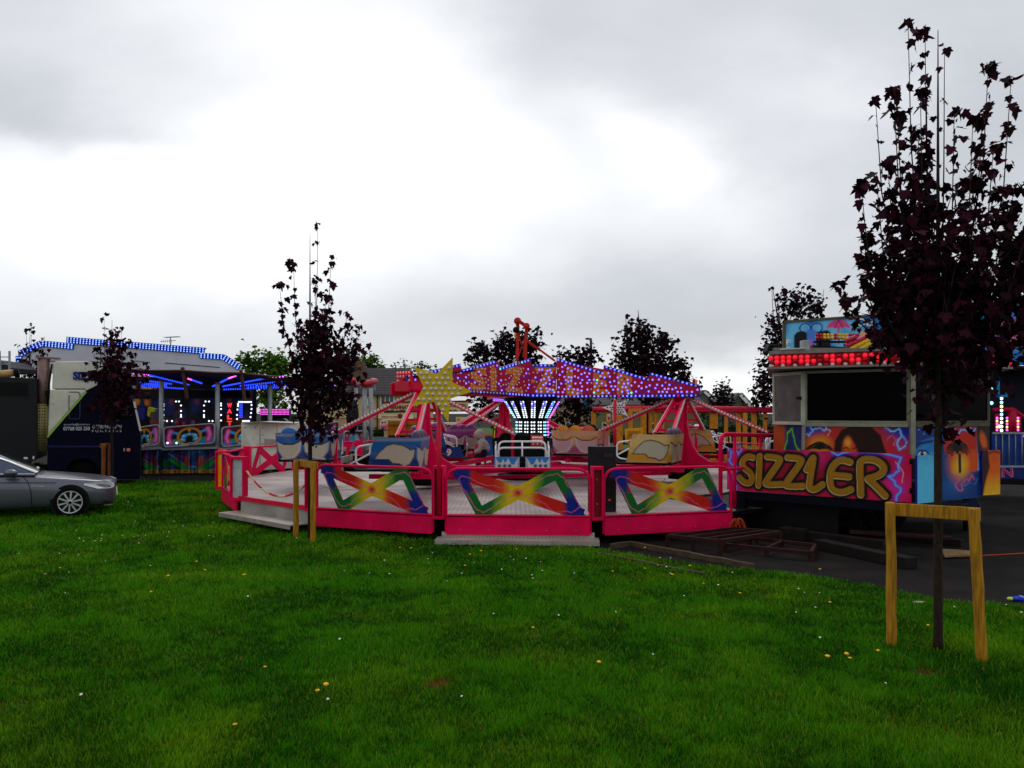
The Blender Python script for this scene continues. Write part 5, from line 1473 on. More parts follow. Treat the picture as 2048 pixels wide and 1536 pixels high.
for z in (.95, 1.44): mb.cyl(hg + N_ * .03 + up * z, hg + N_ * .03 + up * (z + .09), .022, 8)
mb.build('hinge', BLACK, np_)
# lower skirt flaps on the other side of the corner
fl0 = Vector((6.74, 13.34, 0)); fl1 = Vector(P(1957, 950, 14.35)); fl1.z = 0; fl2 = Vector(P(1998, 950, 14.5)); fl2.z = 0
flap1 = pxart(1825, 1957, 908, 1004, m_right)
def m_flap2(A):
    A.C[:] = np.array(S(226, 96, 14)); A.mix((A.Y - 940) / 45, S(236, 186, 30)); A.poly([(1955, 895), (1970, 895), (1974, 930), (1964, 960), (1958, 992), (1955, 992)], S(56, 30, 22), 4); A.ell(1985, 912, 14, 14, S(214, 80, 20), .8); A.line([(1972, 904), (1984, 900), (1996, 903)], 3, S(150, 30, 16), 2)
flap2 = pxart(1957, 1998, 898, 986, m_flap2)
for (a, b, fn, bs, zb_, zh_) in ((fl0, fl1, flap1, S(30, 130, 210), .78, 1.58), (fl1 + Vector((.02, -.05, 0)), fl2, flap2, S(226, 90, 14), .82, 1.62)):
    U, N_, L_ = face(a, b)
    PT, Cc = art_grid(a + N_ * .022 + up * zb_, U, up, L_, zh_ - zb_, int(L_ * 60), 48, fn, bs)
    mb = MB(); mb.grid(PT, Cc, 0); mb.box((a + b) / 2 + up * (zb_ + zh_) / 2, (L_, .04, zh_ - zb_), 1, math.atan2(U.y, U.x)); mb.build('skirt_flap', [PAINT, BLUEB], booth)
# chassis, axle and dark underside, with an added sheet standing in for shade
mb = MB()
U, N_, L_ = face(he, hg)
mb.box((he + hg) / 2 + up * .70 - N_ * .05, (L_ - .05, .08, .15), 0, math.atan2(U.y, U.x))
mb.box(he + U * .22 + up * .38 - N_ * .06, (.30, .16, .76), 0, math.atan2(U.y, U.x))
mb.box(he + U * .05 + up * .38 - N_ * .06, (.05, .1, .76), 0, math.atan2(U.y, U.x))
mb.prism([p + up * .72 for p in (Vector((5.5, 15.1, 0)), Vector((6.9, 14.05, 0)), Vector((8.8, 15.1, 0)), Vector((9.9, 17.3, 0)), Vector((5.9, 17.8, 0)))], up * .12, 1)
mb.box((6.2, 16.9, .42), (2.6, .1, .7), 1); mb.box(he + U * L_ * .32 + up * .36 - N_ * .34, (L_ * .56, .03, .68), 1, math.atan2(U.y, U.x))  # last box: added black sheet, the shade below the name panel put in as colour
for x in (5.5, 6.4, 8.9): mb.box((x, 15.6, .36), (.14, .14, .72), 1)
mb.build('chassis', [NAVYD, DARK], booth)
for x in (6.25, 7.1):
    mb = MB(); mb.lathe([(.22, -.1), (.40, -.11), (.44, -.06), (.44, .06), (.40, .11), (.22, .1)], (0, 0, 0), 26, 0); mb.lathe([(0, -.06), (.22, -.07), (.22, .07), (0, .06)], (0, 0, 0), 20, 1)
    mb.v = [(x + v[0], 15.3 + v[2], .44 + v[1]) for v in mb.v]
    mb.build('wheel', [RUBBER, NAVYD], booth)

# things standing on the booth roof
zr = zt + .37
def roofbox(name, label, cat, a, b, m, bev=.01):
    mb = MB(); mb.box2(a, b); o = mb.build(name, m, org=((a[0] + b[0]) / 2, (a[1] + b[1]) / 2, a[2])); shell(o, bev); return tag(o, label, cat)
a = P(1534, 713, 15.0); b = P(1562, 690, 15.0)
mb = MB(); mb.prism([(a.x, 15.0, zr), (b.x, 15.0, zr), (b.x - .02, 15.0, b.z), (a.x + .05, 15.0, b.z + .02)], (0, .3, 0)); o = mb.build('floodlight', BLACK, org=((a.x + b.x) / 2, 15.1, zr)); shell(o, .02); tag(o, 'black floodlight box on the corner of the booth roof above the red lamps', 'floodlight')
roofbox('junction_box', 'small grey junction box standing on the booth roof beside the lamp bars', 'junction box', (P(1603, 0, 14.9).x, 14.8, zr), (P(1616, 0, 14.9).x, 15.0, P(0, 681, 14.9).z), GALV)
roofbox('roof_rail', 'long pale metal rail lying along the front of the booth roof', 'rail', (P(1547, 0, 14.9).x, 14.85, zr + .002), (P(1728, 0, 14.9).x, 14.97, zr + .06), mat('rail_alloy', S(120, 116, 100), .45, .3))
LAMPR = mat('red_capsule', S(190, 20, 60), .25, coat=.3); LAMPY = mat('yellow_capsule', S(226, 184, 20), .3, coat=.3)
lb = thing('light_bar', 'bar of red and yellow capsule lamps raised on a black frame on the booth roof', 'light bar', P(1680, 700, 15.1))
mb = MB(); Yl = 15.1
mb.bar(P(1628, 684, Yl), P(1722, 684, Yl), .12, .035, 0); mb.bar(P(1624, 694, Yl), P(1716, 698, Yl), .2, .04, 0); mb.bar(P(1625, 690, Yl), P(1640, 705, Yl), .04, .04, 0)
for px in (1640, 1700): mb.bar(P(px, 680, Yl), Vector((P(px, 0, Yl).x, Yl, zr)), .04, .04, 0)
mb.build('bar_frame', BLACK, lb)
for i in range(12):
    red = i in (0, 1, 5, 9, 10, 11)
    mb = MB(); p = P(1634 + i * 7.4, 676, Yl); q = P(1634 + i * 7.4, 676, Yl + .22)
    mb.tube([p + Vector((0, -.05, 0)), p, q], [.02, .036, .036], 8); mb.tube([p + up * .058, q + up * .058], .034, 8)
    mb.build('capsule_lamp', LAMPR if red else LAMPY, lb)
cl = thing('lamp_cluster', 'tilted cluster of yellow and red ribbed capsule lamps hanging over the booth roof', 'lamp cluster', P(1715, 700, 14.3))
for i in range(3):
    for j in range(2 if i else 3):
        mb = MB(); a = P(1692 + i * 9 + j * 0, 692 + i * 6, 14.3 + j * .12); b = P(1736 + i * 2, 672 + i * 7, 14.3 + j * .12)
        if j == 2: a, b = P(1690, 682, 14.3), P(1712, 674, 14.3)
        n = 9; pts = [a.lerp(b, k / (n * 2)) for k in range(n * 2 + 1)]
        mb.tube(pts, [.045 if k % 2 else .036 for k in range(n * 2 + 1)], 10); mb.build('capsule_lamp', LAMPR if (i == 0 or j == 2) else LAMPY, cl)
mb = MB(); mb.bar(P(1688, 690, 14.6), P(1745, 690, 14.6), .05, .05); mb.bar(Vector((P(1715, 0, 14.6).x, 14.6, zr)), P(1715, 690, 14.6), .04, .04); mb.bar(P(1715, 690, 14.6), P(1715, 688, 14.36), .03, .03); mb.build('bracket', BLACK, cl)
mb = MB(); mb.tube([P(1560, 700, 14.35), P(1580, 699, 14.3), P(1612, 697, 14.5)], .02, 6); o = mb.build('conduit', GALV, org=P(1585, 700, 14.3)); tag(o, 'thin metal conduit crossing the booth roof to the junction box', 'conduit')

# things lying under and in front of the booth
mb = MB()
pts = [P(1688, 1017, 15.4), P(1740, 1018, 15.6)]
def sheet(name, label, cat, corners, m, sag=.05, nu=18, nv=10, seed=1):
    mb = MB(); A_, B_, C_, D_ = [Vector(c) for c in corners]; vs = []; rs = random.Random(seed)
    for i in range(nv + 1):
        for j in range(nu + 1):
            u_, v_ = j / nu, i / nv
            p = (A_ * (1 - u_) + B_ * u_) * (1 - v_) + (D_ * (1 - u_) + C_ * u_) * v_
            p = p + up * (sag * math.sin(u_ * 7 + v_ * 5) * .5 + sag * (vnoise(np.array(u_ * 6.), np.array(v_ * 5.), seed).item() - .5))
            p.z = max(p.z, .02); vs.append(p)
    fs = [(i * (nu + 1) + j, i * (nu + 1) + j + 1, (i + 1) * (nu + 1) + j + 1, (i + 1) * (nu + 1) + j) for i in range(nv) for j in range(nu)]
    mb.add(vs, fs, 0, True); o = mb.build(name, m, org=(A_ + B_ + C_ + D_) / 4 * 1.0); md = o.modifiers.new('solid', 'SOLIDIFY'); md.thickness = .012
    return tag(o, label, cat)
TARP = mat('blue_tarpaulin', S(46, 62, 110), .45, var=.35, scale=5)
c0 = P(1690, 1012, 15.2); c1 = P(1752, 1014, 15.2); c2 = GP(1806, 1052); c3 = GP(1760, 1062); c2.z = .04; c3.z = .04
sheet('tarpaulin', 'crumpled blue tarpaulin draped down under the booth floor', 'tarpaulin', [c0, c1, c2, c3], TARP, .10)
c0 = P(1876, 1000, 15.0); c1 = P(1950, 996, 15.2); c2 = GP(1966, 1012); c3 = GP(1890, 1014); c2.z = c3.z = .1
sheet('tarpaulin', 'dark blue sheet bunched below the right skirt flap', 'tarpaulin', [c0, c1, P(1968, 1013, 15.3), P(1888, 1014, 15.0)], mat('dark_tarpaulin', S(16, 28, 60), .5), .08, seed=5)
def beam(label, a, b, wd, h, m=WOODD, z0=.006, cat='timber'):
    board('timber_beam', label, a, b, wd, h, m, z0, cat)
beam('thick dark railway-sleeper timber nearest the lawn under the booth', GP(1640, 1098), GP(1822, 1138), .24, .16)
beam('dark timber packer behind the thick sleeper', GP(1600, 1078), GP(1770, 1100), .2, .15)
beam('reddish plank laid across the packing timbers', GP(1700, 1084), GP(1905, 1098), .2, .05, RUST, .16)
beam('long dark plank reaching out behind the stake rail', GP(1690, 1066), GP(1925, 1094), .16, .12)
beam('short dark block beneath the booth beside the cable coil', GP(1560, 1076), GP(1612, 1082), .25, .2)
mb = MB(); a = GP(1885, 1106); b = GP(1945, 1112); mb.prism([GP(1882, 1104) + up * .03, GP(1948, 1108) + up * .03, GP(1945, 1116) + up * .03, GP(1890, 1119) + up * .03], up * .025); o = mb.build('plywood_board', mat('plywood', S(128, 104, 70), .8, var=.25), org=(a + b) / 2); tag(o, 'pale offcut of plywood lying on the asphalt behind the trunk', 'plywood')
mb = MB(); mb.prism([GP(1882, 1104) + up * .004, GP(1945, 1109) + up * .004, GP(1942, 1114) + up * .004, GP(1890, 1117) + up * .004], up * .02)
# rusty steel frames on the asphalt
def steel_frame(label, corners, h, nb, m=RUST):
    t = thing('steel_rack', label, 'steel rack', corners[0]); c = [Vector(q) for q in corners]
    mb = MB()
    for i in range(4): mb.bar(c[i] + up * h, c[(i + 1) % 4] + up * h, .05, .06)
    for k in range(1, nb):
        mb.bar(c[0].lerp(c[1], k / nb) + up * h, c[3].lerp(c[2], k / nb) + up * h, .04, .05)
    mb.build('frame', m, t)
    for q in c + [c[0].lerp(c[1], .5), c[3].lerp(c[2], .5)]:
        mb = MB(); mb.box(q + up * h / 2, (.06, .06, h)); mb.build('leg', m, t)
    return t
steel_frame('low rusty red steel frame lying in front of the pink platform', [GP(1335, 1098), GP(1440, 1110), GP(1560, 1090), GP(1468, 1082)], .22, 3)
steel_frame('flat rusty steel frame beside the cable coil under the booth edge', [GP(1450, 1104), GP(1622, 1122), GP(1630, 1106), GP(1500, 1090)], .12, 2)
# orange cable coil hanging at the platform end, and a lead across the asphalt
CABO = mat('orange_cable', S(176, 58, 18), .5)
mb = MB(); rs = random.Random(8)
for k in range(9):
    cx = 1474 + rs.uniform(-8, 8); w_ = rs.uniform(8, 16); y0 = rs.uniform(1036, 1046); y1 = rs.uniform(1070, 1077)
    pts = []
    for i in range(15):
        a = 2 * math.pi * i / 14; pts.append(P(cx + w_ * math.sin(a) * (.5 + .5 * (1 - math.cos(a)) / 2), (y0 + y1) / 2 - (y1 - y0) / 2 * math.cos(a), 14.3 + rs.uniform(-.02, .02) + k * .012))
    mb.tube(pts, .011, 5)
for p in range(len(mb.v)):
    x, y, z = mb.v[p]; mb.v[p] = (x, y, max(z, .012))
o = mb.build('cable_coil', CABO, org=GP(1474, 1080)); tag(o, 'coil of orange cable hanging at the end of the pink platform', 'cable coil')
mb = MB(); mb.tube([GP(1885, 1113) + up * .02, GP(1925, 1115) + up * .01, GP(1975, 1112) + up * .01, GP(2030, 1109) + up * .01, GP(2110, 1104) + up * .01, GP(2200, 1100) + up * .01], .011, 6); o = mb.build('power_lead', CABO, org=GP(1990, 1112)); tag(o, 'thin orange lead trailing across the dark asphalt', 'cable')
# litter and small clods
lt = thing('crisp_packet', 'crumpled blue and yellow packet lying at the lawn edge on the asphalt', 'packet', GP(2030, 1203))
mb = MB(); c = ORG[lt.name]
for (dx, r_, m_) in ((-.05, .035, 1), (0, .045, 0), (.06, .05, 0)): mb.ball(c + Vector((dx, .01, .032)), r_, m_, 9, 6, sx=1.2, sz=.62)
mb.build('foil', [mat('packet_blue', S(24, 50, 190), .25), mat('packet_lime', S(196, 220, 70), .3)], lt)
mb = MB(); mb.prism([c + Vector((.06, -.035, .055)), c + Vector((.11, -.02, .05)), c + Vector((.115, .03, .06)), c + Vector((.06, .03, .07))], (0, 0, .004)); mb.build('torn_flap', mat('packet_inside', S(70, 110, 220), .2), lt)
mb = MB(); q = GP(1838, 1210); mb.ball(q + up * .03, .05, 0, 9, 6, sx=1.8, sy=.7, sz=.35); o = mb.build('paper_scrap', mat('paper_scrap', S(150, 160, 130), .8), org=q); tag(o, 'pale crumpled paper scrap in the grass by the near trunk', 'litter')

# ================================================================== BLUE FUNHOUSE BEHIND THE BOOTH
fun = thing('funhouse_ride', 'blue painted funhouse front with white script lettering rising behind the booth roof', 'funhouse', (10, 22.5, 0))
O = Vector(P(1568, 645, 23.0)); O.z = 0; E = Vector(P(2170, 645, 20.6)); E.z = 0
U, N_, L_ = face(O, E); zt0 = P(1568, 646, 23.0).z; ztb = P(1568, 706, 23).z
ztR = P(1790, 624, PL(1790, 624, O, U).y).z
def fx(px): return (PL(px, 700, O, U) - O).dot(U)
def fy(px, py): return PL(px, py, O, U).z - zlow
zlow = 3.55
def fun_art(A):
    A.mix(fbm(A.X * 1.2, A.Y * 2, 3) * .9, S(40, 150, 226)); A.mix(fbm(A.X * 2.5, A.Y * 3, 8) * .5, S(14, 70, 170))
    for (px, s_) in ((1600, -.5), (1590, .4), (1650, -.8), (1700, .6), (1665, .3)): A.line([(fx(px), fy(px, 650)), (fx(px) + s_, fy(px, 700))], .16, S(110, 200, 244), .22)
    # scroll-topped column
    x = fx(1622); y = fy(1622, 656)
    for sg in (-1, 1): A.ring(x + sg * .16, y, .12, .11, .4, S(20, 84, 176)); A.ring(x + sg * .16, y, .10, .09, .25, S(120, 200, 240))
    A.poly([(x - .12, 0), (x - .12, y - .05), (x + .12, y - .05), (x + .12, 0)], S(70, 130, 220), .06); A.ell(x, fy(1622, 692), .1, .25, S(206, 90, 190), .8)
    for (pa, pb) in ((1588, 1614), (1632, 1661)):
        x0, x1 = fx(pa), fx(pb); y1 = fy(1600, 664); A.poly([(x0, -.2), (x0, y1 - .1), (x0 + .08, y1), (x1 - .08, y1 + .03), (x1, y1 - .05), (x1, -.2)], S(10, 12, 20), .03)
    # pink umbrella
    x, y = fx(1677), fy(1677, 656); A.poly([(x - .32, y), (x - .26, y + .14), (x - .1, y + .23), (x + .1, y + .23), (x + .26, y + .12), (x + .32, y - .03), (x + .16, y + .02), (x, y - .03), (x - .16, y + .02)], S(226, 74, 140), .03); A.line([(x, y), (x, y - .45)], .03, S(200, 70, 130))
    A.line([(x, y + .22), (x - .1, y)], .02, S(170, 30, 90)); A.line([(x, y + .22), (x + .12, y)], .02, S(170, 30, 90))
    for (px, py, r_, c) in ((1728, 668, .25, S(236, 170, 110)), (1760, 676, .3, S(240, 170, 40)), (1775, 660, .2, S(240, 210, 60)), (1710, 672, .2, S(90, 180, 240)), (1960, 640, .4, S(60, 170, 240)), (2010, 655, .5, S(220, 60, 150)), (2030, 680, .5, S(240, 120, 160)), (1945, 690, .4, S(240, 150, 20)), (1950, 700, .25, S(220, 40, 20)), (1960, 660, .2, S(236, 200, 50)), (2045, 690, .4, S(70, 170, 240))):
        A.ell(fx(px), fy(px, py), r_, r_ * .55, c, .6, rot=.4)
    A.line([(fx(1735), fy(1735, 690)), (fx(1780), fy(1780, 684))], .08, S(246, 170, 30))
topx = [0, L_]; slope = (ztR - zt0) / fx(1790)
hh = [zt0 - zlow, zt0 - zlow + slope * L_ * .6]
PT, Cc = art_grid(O + up * zlow + N_ * .01, U, up, L_, 1, 300, 60, fun_art, S(20, 104, 200), top=(topx, hh))
mb = MB(); mb.grid(PT, Cc, 0)
mb.prism([O + up * zlow, E + up * zlow, E + up * (zlow + hh[1]), O + up * (zlow + hh[0])], -N_ * .15, 1)
fb_ = mb.build('painted_front', [PAINT, BLUEB], fun)
mb = MB(); mb.bar(O + up * (zlow + hh[0] + .03), E + up * (zlow + hh[1] + .03), .12, .06); mb.bar(O + up * (zlow - .3), O + up * (zlow + hh[0]), .08, .08); mb.build('trim', FRMD, fb_)
mb = MB(); p = PL(1712, 654, O, U); text_on(mb, 'Do', p + N_ * .03, U, up + U * .25, .42, .24, 0, .03, lift=N_ * .02)
p = PL(1571, 690, O, U)
for i, ch_ in enumerate('FD'):
    text_on(mb, ch_, PL(1572 + i, 690 + i * 15, O, U) + N_ * .03, U, up, .13, .15, 0, .03, lift=N_ * .02)
mb.build('lettering', WHITE, fb_)
# lower structure
mb = MB(); mb.prism([O + up * .3 - N_ * 1.2, E + up * .3 - N_ * 1.2, E + up * zlow - N_ * 1.2, O + up * zlow - N_ * 1.2], -N_ * .1, 0)
mb.prism([O + up * (zlow - .12) - N_ * 1.2, E + up * (zlow - .12) - N_ * 1.2, E + up * (zlow - .12), O + up * (zlow - .12)], up * .1, 0)
mb.build('back_wall', mat('midnight_wall', S(14, 16, 40), .6), fun)
Yf = 20.9
def fp(px, py, dy=0): return P(px, py, Yf + dy)
mb = MB()
mb.prism([fp(1985, 868), fp(2200, 868), fp(2200, 932), fp(1985, 932)], (0, .04, 0), 0)
fence_ = mb.build('front_panel', mat('panel_blue', S(16, 60, 140), .35, var=.6, scale=1.5), fun)
mb = MB()
for px in range(1992, 2200, 13): mb.cyl(fp(px, 866, -.05), fp(px, 932, -.05), .012, 6)
mb.bar(fp(1985, 866, -.05), fp(2200, 866, -.05), .05, .05); mb.bar(fp(1985, 933, -.05), fp(2200, 933, -.05), .04, .05)
mb.build('balusters', GALV, fence_)
mb = MB(); mb.prism([fp(1985, 935), fp(2200, 935), fp(2200, 958), fp(1985, 958)], (0, .05, 0), 0); sb = mb.build('skirt_board', mat('skirt_blue', S(18, 40, 110), .4, var=.5, scale=2), fun)
mb = MB(); text_on(mb, 'N', fp(2003, 954, -.004), (1, 0, 0), (0, 0, 1), .30, .24, 0, .05, lift=(0, -.006, 0)); text_on(mb, 'N', fp(2004.2, 953, -.006), (1, 0, 0), (0, 0, 1), .27, .21, 1, .03, lift=(0, -.012, 0)); mb.build('lettering', [mat('letter_pale', S(220, 170, 190), .4), mat('letter_pink', S(196, 40, 110), .4)], sb)
mb = MB(); mb.bar(fp(1985, 962, .3), fp(2200, 962, .3), .5, .06); mb.build('base_beam', DARK, fun)
mb = MB()
mb.cyl(fp(2003, 866, .3), fp(2003, 795, .3), .05, 8, 0)
for i in range(9): mb.dome(fp(2003, 797 + i * 8, .24), (0, -1, 0), .045, (1, 2, 3, 1, 2, 1, 1, 3, 1)[i], 7)
for (px, py) in ((1982, 778), (1983, 806), (1999, 853)): mb.dome(fp(px, py, .1), (0, -1, 0), .05, 2 if px < 1990 else 1, 7)
mb.build('lamp_pillar', [BLACK, LED_W, LED_C, LED_Y], fun)
mb = MB(); mb.bar(fp(1996, 762, .2), fp(1996, 792, .2), .06, .06); mb.bar(fp(1994, 792, .2), fp(2014, 792, .2), .06, .06); mb.bar(fp(2012, 770, .2), fp(2013, 792, .2), .03, .03); mb.build('blue_bracket', mat('bracket_blue', S(30, 130, 190), .4), fun)
mb = MB(); MAG = mat('magenta_rail', S(190, 16, 60), .4)
mb.cyl(fp(1994, 866, .8), fp(1994, 828, .8), .06, 8); mb.cyl(fp(2026, 866, .8), fp(2024, 818, .8), .11, 8); mb.cyl(fp(2038, 866, .8), fp(2037, 832, .8), .06, 8); mb.tube([fp(1985, 820, .8), fp(2024, 818, .8), fp(2060, 842, .8), fp(2200, 842, .8)], .06, 6)
mb.build('stair_rail', MAG, fun)
mb = MB()
for px in (1994, 2036, 2014):
    for i in range(5): mb.dome(fp(px, 836 + i * 6, .72), (0, -1, 0), .035, i % 2, 6)
for px in range(2050, 2060, 4): mb.dome(fp(px, 872, -.1), (0, -1, 0), .04, 0, 6)
mb.build('pink_lamps', [LED_M, LED_Y], fun)
# ================================================================== SILVER CAR
def sedan():
    yaw = R(24); ex = Vector((math.cos(yaw), math.sin(yaw), 0)); ey = Vector((-math.sin(yaw), math.cos(yaw), 0))
    wheelc = Vector((-9.67, 17.5, 0))
    LEN = 4.9; xw = .88                       # front overhang
    # local x: 0 at the nose growing rearwards ; local y: 0 on the near flank, 1.86 on the far flank
    O = wheelc + ex * xw + ey * .0
    def T(x, y, z): return O - ex * x + ey * (y + .02) + up * z
    car = thing('parked_car', 'grey metallic saloon car parked on the grass in front of the lorry', 'car', wheelc)
    body_m = mat('grey_metallic_paint', S(96, 96, 108), .3, .55, var=.06, scale=30, coat=.6)
    st = [  # x, half width, z bottom, z waist, z top(edge), z top(centre)
        (0.00, .60, .28, .54, .66, .69), (.05, .72, .22, .57, .72, .75), (.16, .82, .19, .61, .765, .80), (.40, .885, .18, .65, .80, .855), (.80, .915, .18, .68, .84, .905), (1.25, .93, .19, .72, .89, .955), (1.65, .93, .19, .76, .93, .985),
        (2.2, .93, .18, .79, .95, .98), (3.2, .93, .18, .81, .97, .99), (3.9, .925, .19, .83, .99, 1.02), (4.4, .90, .22, .84, 1.01, 1.05), (4.75, .84, .26, .82, .98, 1.02), (4.9, .70, .34, .75, .88, .9)]
    mb = MB(); rows = []
    for (x, hw, zb, zw, zt_, zc) in st:
        prof = [(0, zb), (hw * .86, zb), (hw * .97, zb + .1), (hw, (zb + zw) * .5), (hw * .995, zw - .02), (hw * .97, zw + .02), (hw * .93, zt_ - .03), (hw * .86, zt_), (hw * .5, zc - .01), (0, zc)]
        full = [(.93 - y, z) for y, z in prof] + [(.93 + y, z) for y, z in prof[-2::-1]]
        rows.append([T(x, y, z) for y, z in full])
    n = len(rows[0])
    vs = [p for r_ in rows for p in r_]
    fs = [(i * n + j, (i + 1) * n + j, (i + 1) * n + j + 1, i * n + j + 1) for i in range(len(rows) - 1) for j in range(n - 1)]
    fs += [tuple(range(n)), tuple(range((len(rows) - 1) * n + n - 1, (len(rows) - 1) * n - 1, -1))]
    mb.add(vs, fs, 0, True)
    bd = mb.build('body', body_m, car); md = bd.modifiers.new('sub', 'SUBSURF'); md.levels = 2; md.render_levels = 2
    # cabin
    mb = MB()
    cab = [(1.55, .80, .97), (2.45, .66, 1.40), (2.9, .64, 1.45), (3.6, .64, 1.43), (4.45, .74, 1.03)]
    lo = [(1.5, .84, .93), (2.2, .86, .95), (2.9, .87, .96), (3.7, .86, .97), (4.5, .80, 1.0)]
    vs = []
    for (x, hw, z), (x2, hw2, z2) in zip(cab, lo):
        vs += [T(x2, .93 - hw2, z2), T(x, .93 - hw, z), T(x, .93, z + .03), T(x, .93 + hw, z), T(x2, .93 + hw2, z2)]
    fs = []
    for i in range(4):
        for j in range(4): fs.append((i * 5 + j, (i + 1) * 5 + j, (i + 1) * 5 + j + 1, i * 5 + j + 1))
    o = len(mb.v); mb.add(vs, fs, 0, True)
    for i, f in enumerate(mb.f):
        j = i % 4; s_ = i // 4
        if j in (0, 3): mb.m[i] = 1
        if s_ in (0, 3) and j in (1, 2): mb.m[i] = 2
    mb.build('cabin', [body_m, mat('car_side_glass', S(40, 56, 90), .06, spec=.8), mat('car_screen_glass', S(38, 60, 58), .05, spec=.9)], car)
    mb = MB()
    mb.tube([T(1.56, .09, .965), T(2.3, .062, .99), T(3.0, .06, 1.0), T(4.3, .1, 1.03)], .014, 6); mb.tube([T(1.54, .12, .98), T(2.05, .215, 1.24), T(2.46, .262, 1.40), T(3.0, .28, 1.44)], .014, 6)
    mb.build('chrome_trim', mat('chrome', S(230, 230, 235), .15, .9), car)
    mb = MB(); mb.ball(T(1.98, -.1, 1.02), .12, 0, 12, 8, sx=1.2, sy=.9, sz=.62); mb.bar(T(1.95, -.05, .98), T(1.95, .07, .97), .06, .04); mb.build('wing_mirror', body_m, car)
    for yy_ in (0.0, 1.86):
        for x in (xw, 3.83):
            s_ = -1 if yy_ == 0 else 1
            mb = MB(); C_ = T(x, yy_ - s_ * .0, .335)
            def ringp(r_, off, n=36): return [C_ + (ex * math.cos(2 * math.pi * k / n) + up * math.sin(2 * math.pi * k / n)) * r_ + ey * s_ * off for k in range(n)]
            prof = [(.235, -.02), (.25, .012), (.30, .018), (.328, .004), (.334, -.03), (.334, -.2)]
            n = 36; vs = [p for r_, off in prof for p in ringp(r_, off)]
            mb.add(vs, [(i * n + k, i * n + (k + 1) % n, (i + 1) * n + (k + 1) % n, (i + 1) * n + k) for i in range(len(prof) - 1) for k in range(n)], 0, True)
            wh = mb.build('wheel', RUBBER, car)
            mb = MB(); RIM = mat('alloy_rim', S(214, 214, 220), .25, .7, var=.04)
            prof = [(.215, -.03), (.232, .004), (.246, .012), (.25, -.02)]
            vs = [p for r_, off in prof for p in ringp(r_, off)]
            mb.add(vs, [(i * n + k, i * n + (k + 1) % n, (i + 1) * n + (k + 1) % n, (i + 1) * n + k) for i in range(3) for k in range(n)], 0, True)
            vs = [C_ + ey * s_ * -.05] + ringp(.225, -.05); mb.add(vs, [(0, 1 + k, 1 + (k + 1) % n) for k in range(n)], 1)
            for k in range(10):
                a = 2 * math.pi * (k + .3) / 10; d_ = ex * math.cos(a) + up * math.sin(a); q = -ex * math.sin(a) + up * math.cos(a)
                mb.prism([C_ + d_ * .04 + q * .014 + ey * s_ * .006, C_ + d_ * .225 + q * .027 + ey * s_ * .004, C_ + d_ * .225 - q * .012 + ey * s_ * .004, C_ + d_ * .04 - q * .014 + ey * s_ * .006], -ey * s_ * .03, 0)
            mb.cyl(C_ - ey * s_ * .02, C_ + ey * s_ * .014, .045, 16, 0); mb.cyl(C_ + ey * s_ * .01, C_ + ey * s_ * .018, .032, 14, 1)
            mb.build('rim', [RIM, BLACK], wh)
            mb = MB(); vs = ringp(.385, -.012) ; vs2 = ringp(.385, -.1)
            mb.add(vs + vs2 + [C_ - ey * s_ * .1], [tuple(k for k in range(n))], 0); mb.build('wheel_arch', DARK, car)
    mb = MB()   # headlamp, wraps round the corner
    hl = [(.02, .27, .625), (.11, .125, .605), (.34, .045, .61), (.62, .02, .70), (.60, .03, .74), (.36, .085, .775), (.14, .165, .755), (.03, .28, .71)]
    pts = [T(x, y - .02, z) for x, y, z in hl]; mb.add(pts, [tuple(range(len(pts)))[::-1]]); mb.add([p - ey * .0 + ey * .08 for p in pts], [tuple(range(len(pts)))])
    mb.build('headlight', mat('headlamp_glass', S(226, 226, 232), .12, .1, spec=.6), car)
    mb = MB(); pts = [T(x, 1.86 - y + .02, z) for x, y, z in hl]; mb.add(pts, [tuple(range(len(pts)))]); mb.build('headlight', mat('headlamp_glass_far', S(196, 196, 206), .08, .2), car)
    mb = MB(); mb.prism([T(.06, .2, .24), T(.2, .10, .24), T(.24, .09, .33), T(.09, .19, .31)], ey * .03); mb.build('lower_grille', DARK, car)
    mb = MB(); mb.bar(T(.06, .19, .235), T(.22, .085, .235), .014, .02); mb.build('grille_trim', mat('chrome_b', S(200, 200, 200), .2, .8), car)
    mb = MB(); mb.prism([T(-.005, .72, .38), T(-.005, 1.14, .38), T(.01, 1.14, .56), T(.01, .72, .56)], ex * .01); mb.build('number_plate', WHITE, car)
    mb = MB(); mb.bar(T(1.36, -.006, .70), T(1.62, -.006, .725), .012, .025); mb.build('side_vent', mat('chrome_c', S(210, 210, 215), .2, .8), car)
    mb = MB(); mb.tube([T(1.60, -.004, .25), T(1.62, -.008, .6), T(1.68, .0, .82), T(1.78, .05, .93)], .006, 4); mb.tube([T(1.15, -.003, .775), T(1.6, -.003, .79), T(2.6, -.003, .82), T(3.8, -.003, .84)], .006, 4); mb.tube([T(2.82, -.004, .25), T(2.84, -.006, .95)], .006, 4)
    mb.build('panel_gap', BLACK, car)
    for x in (2.35, 3.4):
        mb = MB(); mb.bar(T(x, -.02, .84), T(x + .2, -.02, .845), .02, .03); mb.build('door_handle', body_m, car)
    return car
sedan()

